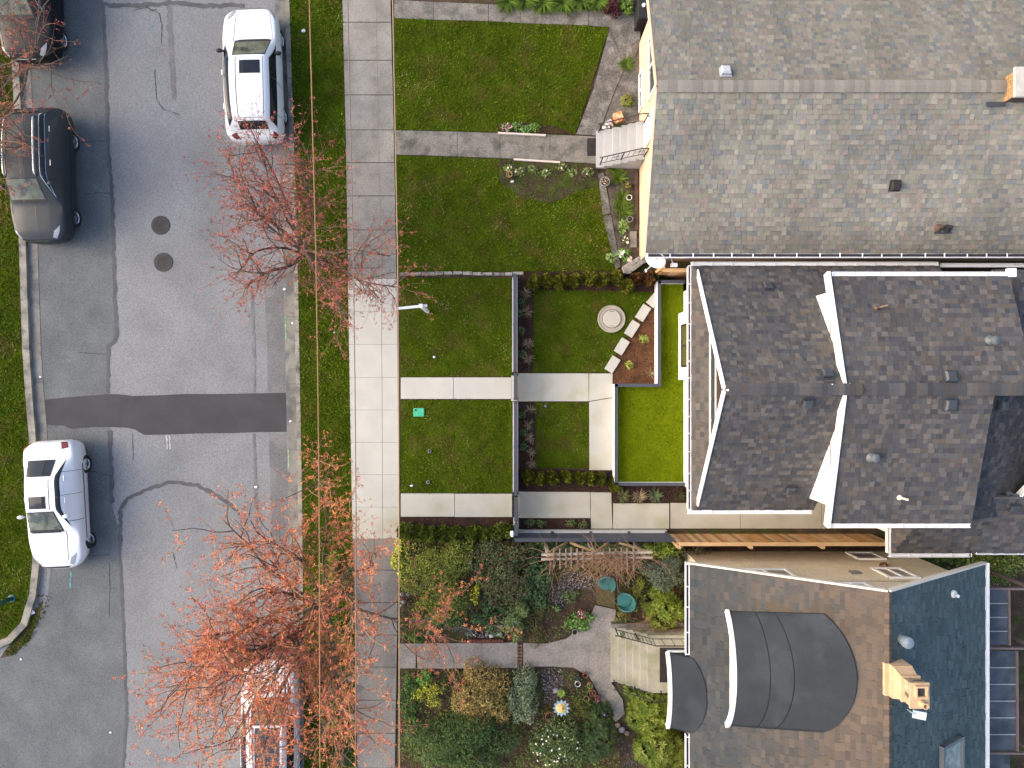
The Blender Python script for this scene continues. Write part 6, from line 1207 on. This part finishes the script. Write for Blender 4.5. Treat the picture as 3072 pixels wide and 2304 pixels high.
def railing(name, label, a, b, top_flat, z0, z1, hr=.85, n=8, deco=(2, 5), scroll=True, group=None):
    """iron stair rail from a (bottom, on z0) to b (top, on z1) and then level to top_flat"""
    a = Vector((*a, z0)); b = Vector((*b, z1)); c = Vector((*top_flat, z1)); u = Vector((0, 0, 1)); t = thing(name, label, 'railing', tuple(a), group)
    MB().tube([a + u*hr, b + u*hr, c + u*hr], .018, 8).build('hand_rail', m_iron, t); MB().tube([a + u*.16, b + u*.16, c + u*.16], .012, 6).build('bottom_rail', m_iron, t)
    for q in (a, b.lerp(a, .45), c): MB().bar(q - u*.02, q + u*hr, .03, .03, (1, 0, 0)).build('post', m_iron, t)
    for i in range(1, n):
        s = i/n; q = a.lerp(b, s/.72) if s < .72 else b.lerp(c, (s-.72)/.28); MB().tube([q + u*.16, q + u*hr], .008, 5).build('baluster', m_iron, t)
        if i in deco:
            d = (b - a).normalized(); r = .07
            for sx in (-1, 1):
                cc = q + u*.52 + d*sx*.085; MB().tube([cc + d*r*math.cos(k*PI/6) + u*r*1.3*math.sin(k*PI/6) for k in range(13)], .006, 5).build('scroll', m_iron, t)
    if scroll: cc = a + u*hr - Vector((.05, 0, .03)); MB().tube([cc + Vector((.05*math.cos(k*PI/5), 0, .05*math.sin(k*PI/5))) for k in range(9)], .012, 6).build('scroll', m_iron, t)
    return t
xs1 = [2.96, 3.21, 3.47, 3.71, 3.95, 4.2]; S1_ = stairs('front_steps', 'six grey concrete steps up to the peach house', xs1, 4.475, 7.56, 8.84, m_step)
railing('stair_railing', 'wrought iron railing on the near side of the grey steps', (3.07, 7.66), (4.25, 7.66), (4.44, 7.66), .18, 1.08, .82, 10, (3, 7), group='iron railings on the peach house steps'); railing('stair_railing', 'plain iron railing on the far side of the grey steps', (3.02, 8.79), (4.25, 8.79), (4.44, 8.79), .18, 1.08, .82, 3, (), group='iron railings on the peach house steps')
p = P(1776, 441, .03); top(MB().box(-.17, .17, -.31, .31, 0, .022).build('door_mat', M('rubber_mat', (.035, .032, .032), .95, .1, var=.2, scale=8, fine=.3), loc=None, bevel=.006), 'dark rubber mat at the foot of the grey steps', 'mat').location = (p.x, p.y, .022)
xs3 = [3.47, 3.69, 3.93, 4.15, 4.36, 4.57]; S3_ = stairs('front_steps', 'six mossy cream steps up to the porch of the cream house', xs3, 6.09, -10.4, -8.46, m_gst)
railing('stair_railing', 'iron railing on the upper side of the cream steps', (3.6, -8.52), (4.7, -8.52), (5.95, -8.52), .18, 1.08, .8, 14, (6, 9), group='iron railings on the cream house steps'); railing('stair_railing', 'iron railing on the lower side of the cream steps, half hidden by leaves', (3.55, -10.34), (4.7, -10.34), (5.0, -10.34), .18, 1.08, .8, 8, (), group='iron railings on the cream house steps')
o = top(MB().box(-.41, .41, -.58, .58, 0, .02).build('door_mat', MATS['rubber_mat'], loc=None, bevel=.005), 'black door mat on the cream porch landing', 'mat'); o.location = (5.38, -9.45, 1.083)
MB().bar((3.47, -8.42, .05), (6.0, -8.36, .05), .14, .5).build('side_wall', M('old_concrete_dark', (.2, .2, .19)), S3_)
# pots
m_terra = M('terracotta', (.30, .115, .055), .85, .2, var=.2, scale=8, fine=.15); m_glaze = M('white_glazed', (.66, .65, .62), .35, .5, var=.08); m_greyp = M('grey_plastic_pot', (.26, .25, .25), .6, .3, var=.1); m_tanp = M('tan_clay', (.36, .22, .12), .85, .2, var=.15, scale=8); m_psoil = M('potting_soil', (.03, .022, .018), .95, .1, var=.4, scale=10, fine=.5)
def pot(px, py, r, h, mat, label, plant=None, n=60, l=.08, z=0.):
    p = P(px, py, z + h); t = thing('plant_pot', label, 'pot', (p.x, p.y, z), 'garden pots'); MB().lathe((p.x, p.y, z), [(r*.68, 0), (r*.9, h*.72), (r*.92, h*.74), (r, h*.76), (r, h), (r*.86, h), (r*.82, h*.78)], 28).build('pot', mat, t, smooth=False)
    MB().lathe((p.x, p.y, z), [(r*.84, h*.70), (r*.82, h*.80), (r*.3, h*.83)], 20).build('soil', m_psoil, t)
    if plant: V, Fq, C = leafy(n, (r*.9, r*.9), r*1.1, l, l*.5, plant, z0=h*.8); foliage(t, None, [(V, Fq, C)], 'plant')['kind'] = 'stuff'
    return t
pot(1815, 544, .17, .28, m_greyp, 'large grey pot of dry stems below the grey steps', [(.16,.12,.08), (.10,.08,.05), (.3,.28,.25)], 40); pot(1882, 555, .11, .2, M('dark_pot', (.05, .035, .03), .7, .3), 'dark brown pot near the peach wall', [(.08,.08,.02), (.12,.11,.03)], 50); pot(1888, 592, .095, .22, m_glaze, 'small white pot of dark soil by the peach wall'); pot(1890, 657, .11, .24, m_greyp, 'grey pot of soil by the peach wall', [(.05,.04,.03)], 10); pot(1875, 719, .145, .26, M('dark_pot', (.05, .035, .03)), 'dark tub with a white lamp globe by the peach wall', [(.10,.12,.05), (.05,.07,.02), (.5,.45,.36)], 50); pot(1528, 522, .11, .22, m_tanp, 'pale tan pot in the flower bed below the grey walk', [(.10,.09,.03)], 20)
pot(1745, 1844, .145, .3, m_terra, 'terracotta pot with reddish plant in the leafy bed', [(.12,.04,.04), (.3,.22,.2)], 30); pot(1725, 1897, .10, .2, m_greyp, 'small grey-pink pot at the garden path edge'); pot(1671, 1824, .12, .16, M('black_plastic_pot', (.03, .03, .03), .6, .3), 'black pot with green plant on the gravel', [(.06,.09,.03), (.08,.1,.04)], 60); pot(1733, 2053, .10, .24, m_glaze, 'white rimmed pot among the terracotta pots'); pot(1770, 2058, .10, .22, m_tanp, 'tan clay pot with a sprout beside the path', [(.06,.10,.02)], 30); pot(1778, 2081, .11, .26, m_terra, 'terracotta pot with a pale rim beside the path', [(.05,.035,.025)], 20); pot(1760, 2097, .095, .2, m_tanp, 'tan clay pot left of the stacked terracotta'); pot(1794, 2096, .105, .2, m_terra, 'tipped orange terracotta pot nearest the path', [(.05,.025,.04), (.07,.03,.05)], 40); pot(1756, 2027, .085, .22, m_terra, 'small orange pot nearest the garden path bend'); pot(1730, 2032, .12, .18, M('black_plastic_pot', (.03, .03, .03)), 'black pot with dark plant behind the white rimmed pot', [(.05,.04,.04), (.03,.04,.03)], 50); pot(1685, 2080, .11, .22, m_greyp, 'grey pot of lettuce-green plant beside the gravel', [(.12,.17,.03), (.15,.2,.04), (.09,.14,.03)], 160, .1); pot(1650, 2152, .17, .3, m_terra, 'big terracotta pot behind the metal flower', [(.04,.05,.03)], 30); pot(1452, 2034, .11, .22, m_greyp, 'grey plastic pot below the garden path', [(.08,.04,.04)], 14); pot(1865, 1906, .10, .2, m_glaze, 'cream pot with grass on the lowest cream step', [(.06,.09,.03), (.08,.11,.04)], 60, .08, .18); pot(1438, 1895, .10, .16, M('black_plastic_pot', (.03, .03, .03)), 'black pot on the pale pebbles')
p = P(2652, 1700, 2.0); t = thing('hanging_basket', 'brown hanging basket on the cream gable wall', 'basket', (p.x, p.y, 2.0)); MB().lathe((p.x, p.y, 1.85), [(.03, 0), (.12, .06), (.15, .16), (.13, .16)], 18).build('basket', M('coir', (.13, .07, .035), .95, .1, var=.3, scale=10), t); foliage(t, None, [leafy(70, (.15, .15), .12, .07, .03, [(.16,.09,.05), (.08,.05,.03)], z0=.0)], 'plant'); MB().tube([(p.x, p.y, 2.0), (p.x, -5.87, 2.35)], .01, 6).build('bracket', m_iron, t)
# garden chairs
m_teal = M('teal_plastic', (.04, .155, .145), .5, .4, var=.1, scale=3)
def chair(px, py, rot, label):
    p = P(px, py, .4); t = thing('garden_chair', label, 'chair', (p.x, p.y, 0), 'teal garden chairs'); t.rotation_euler = (0, 0, rot); OFF[t] = Vector((0, 0, 0))
    n = 14; seat = [(.23*math.cos(a)*1.05, .25*math.sin(a)) for a in [2*PI*k/n for k in range(n)]]; MB().prism(seat, .39, .42).build('seat', m_teal, t, bevel=.01)
    for sx, sy in ((-1,-1),(1,-1),(1,1),(-1,1)): MB().tube([(sx*.17, sy*.19, .40), (sx*.23, sy*.24, 0)], [.024, .018], 8).build('leg', m_teal, t)
    V = []; Q = []; k_ = 14                                                   # tub back: curved shell from arm to arm
    for k in range(k_ + 1):
        a = math.radians(-115 + 230*k/k_); c_ = math.cos(a); hh = .24 + .20*max(0, math.cos(a*.8))
        for r, z in ((.26, .42), (.285, .42 + hh*.5), (.31, .42 + hh), (.28, .42 + hh), (.26, .42 + hh*.5), (.24, .43)): V.append((r*math.cos(a)*1.05, r*math.sin(a), z))
    for k in range(k_):
        for j in range(5): Q.append((k*6+j, k*6+j+1, (k+1)*6+j+1, (k+1)*6+j))
    Q += [(0,5,4,1), (1,4,3,2), (k_*6, k_*6+1, k_*6+4, k_*6+5), (k_*6+1, k_*6+2, k_*6+3, k_*6+4)]
    MB().add(V, Q).build('back_shell', m_teal, t); return t
chair(1816, 1748, math.radians(60), 'teal plastic tub chair by the arbour, partly under vines'); chair(1873, 1800, math.radians(-12), 'teal plastic tub chair with a book, near the porch steps')
p = P(1886, 1750, .3); t = thing('garden_lantern', 'small dark green lantern behind the chairs', 'lantern', (p.x, p.y, 0)); mgl = M('green_enamel', (.015, .07, .045), .4, .5, var=.1); MB().lathe((p.x, p.y, 0), [(.06, 0), (.06, .25), (.085, .27), (.05, .34), (.02, .36)], 14).build('body', mgl, t); MB().lathe((p.x, p.y, .36), [(.02, 0), (.015, .05)], 8).build('knob', mgl, t)
# metal flower ornament
p = P(1684, 2124, .9); t = thing('flower_ornament', 'big metal daisy ornament with pale blue petals and yellow centre', 'ornament', (p.x, p.y, 0)); m_pet = M('petal_enamel', (.30, .42, .50), .4, .5, .2, var=.2, scale=10); m_ctr = M('yellow_enamel', (.68, .50, .20), .5, .4, var=.12, scale=10)
MB().tube([(p.x, p.y, -.1), (p.x, p.y, .88)], .015, 8).build('stake', m_iron, t)
for k in range(12):
    a = 2*PI*k/12; u = Vector((math.cos(a), math.sin(a), .05)); v = Vector((-math.sin(a), math.cos(a), 0)); c = Vector((p.x, p.y, .9)); V = [c + u*.15 - v*.035, c + u*.15 + v*.035, c + u*.22 + v*.05, c + u*.295, c + u*.22 - v*.05]; MB().add(V + [q - Vector((0, 0, .008)) for q in V], [(0,1,2,3,4), (9,8,7,6,5)] + [(i, 5+i, 5+(i+1) % 5, (i+1) % 5) for i in range(5)]).build('petal', m_pet, t)
MB().lathe((p.x, p.y, .9), [(.185, -.012), (.185, .004), (.14, .03), (.06, .05), (.03, .052)], 32).build('centre', m_ctr, t, smooth=True)
for k in range(28): a = 2*PI*k/28; MB().bar((p.x + .09*math.cos(a), p.y + .09*math.sin(a), .949), (p.x + .175*math.cos(a), p.y + .175*math.sin(a), .917), .006, .012).build('rib', m_ctr, t)
mb = MB(); mb.blob((p.x + .03, p.y + .01, .985), .045, .05, 2, (.8, 1, .8)); mb.tube([(p.x + .03, p.y + .03, .99), (p.x + .04, p.y + .12, 1.02)], [.02, .008], 6); mb.tube([(p.x - .0, p.y + .06, 1.0), (p.x + .1, p.y + .09, 1.01)], [.012, .012], 6); mb.build('insect_figure', M('orange_enamel', (.42, .20, .06), .4, .5), t, smooth=True)
p = P(1817, 2143, .25); top(MB().lathe((0, 0, 0), [(.07, 0), (.075, .04), (.05, .08), (.09, .12), (.125, .19), (.13, .25), (.11, .31), (.06, .36), (.01, .375)], 28).build('gazing_ball', M('blue_glazed_ball', (.008, .012, .04), .05, .9, var=.05, fine=0), loc=(p.x, p.y, 0), smooth=True) if False else MB().lathe((p.x, p.y, 0), [(.07, 0), (.075, .04), (.05, .08), (.09, .12), (.125, .19), (.13, .25), (.11, .31), (.06, .36), (.01, .375)], 28).build('gazing_ball', M('blue_glazed_ball', (.008, .012, .04), .05, .9, var=.05, fine=0), loc=(p.x, p.y, 0), smooth=True), 'shiny dark blue ball at the garden path edge', 'gazing ball')
# arbour with bare vines
m_wthr = M('weathered_timber', (.42, .36, .28), .9, .15, var=.25, scale=6, fine=.2, fscale=40); m_wthr2 = M('weathered_brace', (.24, .17, .09), .9, .15, var=.25, scale=6, fine=.2)
p0 = P(1715, 1666, 2.1); ab = thing('arbour', 'weathered timber arbour with cross slats and bare vines', 'arbour', (P(1790, 1668, 2.1).x, P(1790, 1668, 2.1).y, 0)); zt = 2.1
for y0, y1 in ((1664, 1656), (1677, 1671)): a = P(1624, y0, zt); b = P(1957, y1, zt); a.z = b.z = zt; MB().bar(a, b, .06, .13).build('beam', m_wthr, ab)
for i, px in enumerate((1661, 1679, 1697, 1713, 1731, 1748, 1776, 1811, 1829, 1847, 1864, 1881, 1900)):
    a = P(px, 1645 + random.uniform(-3, 3), zt + .1); b = P(px + 1, 1708 - (px < 1770)*2 + random.uniform(-4, 4), zt + .1); MB().bar(a, b, .035, .06).build('slat', M('weathered_slat', (.24, .19, .14), .9, .15, var=.25, scale=6), ab)
yb = P(1700, 1664, zt).y; yb2 = P(1700, 1676, zt).y
for px in (1645, 1787, 1935):
    a = P(px, 1670, zt); MB().bar((a.x, (yb+yb2)/2, -.1), (a.x, (yb+yb2)/2, zt - .06), .1, .1, (1, 0, 0)).build('post', m_wthr, ab)
for px0, px1, py1, h1 in ((1700, 1645, 1660, zt-.1), (1712, 1775, 1652, zt-.1), (1825, 1790, 1655, zt-.1), (1858, 1945, 1655, zt-.1)):
    a = P(px0, 1628, 1.15); b = P(px1, py1, h1); MB().bar(a, b, .07, .09).build('brace', m_wthr2, ab)
rv = random.Random(4); vn = MB()
for i in range(170):
    s = rv.gauss(1845, 50) if i < 105 else rv.uniform(1640, 1930); a = P(s, rv.uniform(1658, 1690), zt + rv.uniform(.05, .3)); d = Vector((rv.uniform(-1, 1), rv.uniform(-.9, .5), rv.uniform(-.1, .3))); pts = [a]
    for k in range(5): d = (d + Vector((rv.uniform(-.4, .4), rv.uniform(-.5, .3), rv.uniform(-.35, .1)))).normalized(); pts.append(pts[-1] + d*rv.uniform(.1, .34))
    vn.tube(pts, [.008, .007, .006, .005, .004, .003], 4, cap=False)
o = vn.build('bare_vine', M('vine_stem', (.26, .145, .085), .85, .2, var=.3, scale=5), loc=tuple(P(1830, 1690, 2.1))); tag(o, 'tangle of bare brown vine stems over the arbour', 'vine', kind='stuff')
vn = MB()
for i in range(70):
    a = P(rv.uniform(1905, 2040), rv.uniform(1855, 1895), rv.uniform(.2, .9)); d = Vector((rv.uniform(-1, 1), rv.uniform(-.6, .6), rv.uniform(-.1, .4))); pts = [a]
    for k in range(4): d = (d + Vector((rv.uniform(-.5, .5), rv.uniform(-.5, .4), rv.uniform(-.3, .1)))).normalized(); pts.append(pts[-1] + d*rv.uniform(.1, .22))
    vn.tube(pts, [.008, .007, .006, .005, .004], 4, cap=False)
o = vn.build('bare_vine', M('vine_stem', (.26, .145, .085)), loc=tuple(P(1960, 1875, .5))); tag(o, 'bare brown stems above the cream steps railing', 'vine', kind='stuff')
# brick edging, brick band, boulders
be = thing('brick_edging', 'row of upright bricks along the upper garden path edge', 'edging', (*XY(1430, 1923), 0)); m_rb = M('red_brick', (.16, .06, .045), .9, .2, var=.3, scale=7, fine=.2)
for i in range(13): x, y = XY(1396 + i*9.2, 1922); MB().box(x - .045, x + .045, y - .06, y + .07, -.03, .09 + random.uniform(-.015, .015)).build('brick', m_rb, be, bevel=.006)
bb_ = thing('brick_band', 'narrow brick band crossing the garden path', 'brick band', (*XY(1561, 1965), 0))
for i in range(8):
    for j in range(2): x, y = XY(1555 + j*8.5, 1932 + i*10); MB().box(x - .04, x + .045, y - .105, y - .008, -.05, .022 + random.uniform(-.004, .004)).build('brick', M('brown_brick', (.17, .10, .07), .9, .2, var=.3, scale=7, fine=.25), bb_, bevel=.005)
for i, (px, py, r, mt, lab) in enumerate(((1207, 1783, .085, m_stone, 'pale grey boulder nearest the pavement by the olive shrub'), (1224, 1783, .08, m_stone, 'pale grey boulder right of its twin by the olive shrub'), (1211, 1806, .09, m_stone, 'flat grey boulder below the two pale ones'), (1204, 1817, .06, m_stone, 'narrow pale stone at the pavement edge'), (1050, 2036, .13, m_tstone, 'tan boulder on the verge beside the lower pavement'), (1055, 2150, .12, m_stone, 'grey boulder on the verge near the bottom'), (1265, 2035, .12, m_stone, 'grey rock below the garden path entrance'), (1232, 2065, .11, m_stone, 'pale grey rock in the dark ground cover'),
                                     (1500, 1903, .09, M('pale_stone', (.5, .5, .44), .9, .2, var=.15, scale=6), 'pale round stone at the right end of the pebbles'), (1474, 1908, .085, M('pale_stone', (.5, .5, .44)), 'pale stone beside the round one on the pebbles'), (1854, 2176, .11, m_tstone, 'tan boulder below the garden path end'), (1866, 2190, .12, m_stone, 'grey-brown boulder below the tan one'), (1882, 2200, .1, m_tstone, 'rounded boulder nearest the bright rhododendron'), (1668, 2072, .11, m_stone, 'smooth grey stone beside the lettuce-green pot'))):
    p = P(px, py, .05); top(MB().blob((p.x, p.y, .04), r, .14, 2, (1, .85, .6)).build('boulder', mt, loc=(p.x, p.y, 0), smooth=True), lab, 'stone', 'garden stones')
# bits by the peach house: packing box, bin, boards, slab, lamp
p = P(1856, 352, .2); t = thing('cardboard_box', 'orange printed box leaning beside the grey steps', 'box', (p.x, p.y, 0)); mo = M('orange_carton', (.55, .20, .07), .7, .3, var=.25, scale=9, col2=(.50, .40, .30), pscale=7); a = math.radians(20)
q = [(p.x + math.cos(a)*u - math.sin(a)*v, p.y + math.sin(a)*u + math.cos(a)*v) for u, v in ((-.15,-.17),(.15,-.17),(.15,.17),(-.15,.17))]; MB().prism(q, 0, .26).build('carton', mo, t); q2 = [(p.x + (x - p.x)*.9, p.y + (y - p.y)*.45 + .03) for x, y in q]; MB().prism(q2, .262, .268).build('label_panel', M('carton_print', (.42, .42, .22), .7, .3, var=.4, scale=14, col2=(.6, .3, .2), pscale=12), t)
p = P(1935, 20, .9); t = thing('bin', 'black wheeled bin with a pale knob at the peach house corner', 'bin', (p.x + .05, p.y - .1, 0)); MB().box(p.x - .22, p.x + .3, p.y - .4, p.y + .25, 0, .9).build('body', m_blk, t, bevel=.03); MB().box(p.x - .24, p.x + .32, p.y - .42, p.y + .27, .905, .95).build('lid', m_blk, t, bevel=.02); MB().blob((p.x - .05, p.y, 1.0), .07, .03, 2).build('knob', m_pw, t, smooth=True)
for pts, lab in ((((1494, 399), (1637, 406)), 'pale timber edging board above the grey walk'), (((1541, 478), (1680, 487)), 'pale timber edging board below the grey walk')):
    a = P(*pts[0], .08); b = P(*pts[1], .08); a.z = b.z = .04; c = (a + b)/2; top(MB().bar(a, b, .06, .14).build('edging_board', M('pale_board', (.55, .50, .44), .8, .2, var=.1), loc=(c.x, c.y, 0)), lab, 'board', 'edging boards')
p = P(1901, 718, .05); top(MB().box(p.x - .13, p.x + .11, p.y - .28, p.y + .29, -.02, .06).build('stone_slab', M('old_concrete', (.27,.27,.26)), loc=(p.x, p.y, 0), bevel=.01), 'grey rectangular slab against the peach wall', 'slab')
p = P(1884, 727, .4); top(MB().blob((p.x, p.y, .36), .05, .02, 2).build('lamp_globe', M('opal_globe', (.7, .66, .56), .4, .4, var=.05), loc=(p.x, p.y, .3), smooth=True), 'small cream lamp globe in the dark tub', 'lamp globe')
MB_ = MB(); a = P(1906, 560, 0); 
pl = thing('timber_planks', 'narrow dark planks lying along the peach wall', 'planks', (P(1910, 580).x, P(1910, 580).y, 0))
for k, px in enumerate((1906, 1911)): a = P(px, 512, .03); b = P(px + 2, 690, .03); MB().bar((a.x, a.y, .02), (b.x, b.y, .02), .05, .05).build('plank', M('dark_plank', (.10, .065, .05), .9, .15, var=.25, scale=6), pl)
# satellite dish at the corner of the peach house
zc = 3.3; p = P(1968, 776, zc); t = thing('satellite_dish', 'white satellite dish on the corner of the peach house', 'satellite dish', (p.x, p.y, zc)); mdsh = M('dish_enamel', (.72, .71, .69), .5, .4, var=.03); V = []; Q = []; n = 28; fz = Vector((-.35, -.55, .75)).normalized(); ex = fz.cross(Vector((0, 0, 1))).normalized(); ey = fz.cross(ex)
for r in (0.0, .33, .66, 1.0):
    for k in range(n): a = 2*PI*k/n; V.append(p + ex*(.33*r*math.cos(a)) + ey*(.27*r*math.sin(a)) + fz*(.07*r*r))
for i in range(3):
    for k in range(n): Q.append((i*n+k, i*n+(k+1) % n, (i+1)*n+(k+1) % n, (i+1)*n+k))
ob = MB().add(V, Q).build('dish', mdsh, t, smooth=True); ob.modifiers.new('solid', 'SOLIDIFY').thickness = .012
e = P(1938, 812, zc + .1); MB().tube([p - ey*.2*0 + ex*0 + Vector((-.08, -.15, -.02)), e], .016, 8).build('feed_arm', mdsh, t); MB().blob(e, .045, .02, 2, (.8, 1.3, .8)).build('receiver', mdsh, t, smooth=True)
m_ = P(2021, 796, zc - .1); MB().tube([p + Vector((.12, 0, -.05)), P(2012, 772, zc - .2), m_], .026, 8).build('mast', mdsh, t); MB().box(m_.x - .09, m_.x + .1, m_.y - .05, m_.y + .06, zc - .16, zc - .02).build('bracket', mdsh, t); MB().bar(P(2012, 772, zc - .2), (p.x + .45, 4.3, zc - .25), .05, .05).build('wall_arm', mdsh, t)
# glass lean-to behind the cream house
gl_ = thing('glass_canopy', 'long glass canopy on timber frame behind the cream house', 'canopy', (15.4, -9, 0)); m_cg = M('canopy_glass', (.075, .09, .105), .3, .25, var=.3, scale=1.5, fine=.05, col2=(.05, .065, .075), pscale=2.0); m_cf = M('canopy_frame', (.16, .12, .11), .7, .3, var=.15); zc = 2.6
def pan(x0, x1, y0, y1):
    a = P(x0, y0, zc); b = P(x1, y1, zc); MB().box(a.x, b.x, b.y + .012, a.y - .012, zc - .012, zc).build('pane', m_cg, gl_)
for ya, yb_, x1 in ((1768, 1935, 3022), (1952, 2253, 3046)):
    n = 4 if x1 == 3022 else 6
    for k in range(n): pan(2962, x1, ya + (yb_-ya)*k/n, ya + (yb_-ya)*(k+1)/n)
    for k in range(1, n): a = P(2960, ya + (yb_-ya)*k/n, zc); b = P(x1, ya + (yb_-ya)*k/n, zc); MB().bar(a + Vector((0,0,.01)), b + Vector((0,0,.01)), .03, .03).build('glazing_bar', M('glazing_bar_paint', (.30, .33, .35), .6, .3), gl_)
    a = P(x1 + 3, ya, zc); b = P(x1 + 5, yb_, zc); MB().bar(a, b, .06, .1).build('outer_beam', m_cf, gl_)
for py in (1764, 1942, 2256): a = P(2950, py, zc); b = P(3110, py + 2, zc); MB().bar(a + Vector((0,0,.03)), b + Vector((0,0,.03)), .06, .12).build('rafter', m_cf, gl_); MB().bar((b.x - .1, b.y, 0), (b.x - .1, b.y, zc), .1, .1, (1,0,0)).build('post', m_cf, gl_)
pan(2965, 3030, 2262, 2400)
dk = thing('back_deck', 'reddish timber deck behind the cream house at the right edge', 'deck', (15.8, -9, 0)); m_dk = M('deck_timber', (.15, .075, .055), .85, .2, var=.2, scale=4)
for k in range(11): x = 14.4 + k*.25; MB().box(x, x + .235, -13.5, -7.0, .02, .07).build('deck_board', m_dk, dk)
bn = thing('garden_bench', 'pale timber bench glimpsed under the glass canopy', 'bench', (15.3, -7.6, 0))
for k in range(3): MB().box(14.8, 16.0, -7.5 - k*.13, -7.39 - k*.13, .42, .45).build('seat_slat', m_wthr, bn)
for x_ in (14.85, 15.9): MB().box(x_, x_ + .06, -7.75, -7.42, .07, .418).build('leg', m_wthr, bn)
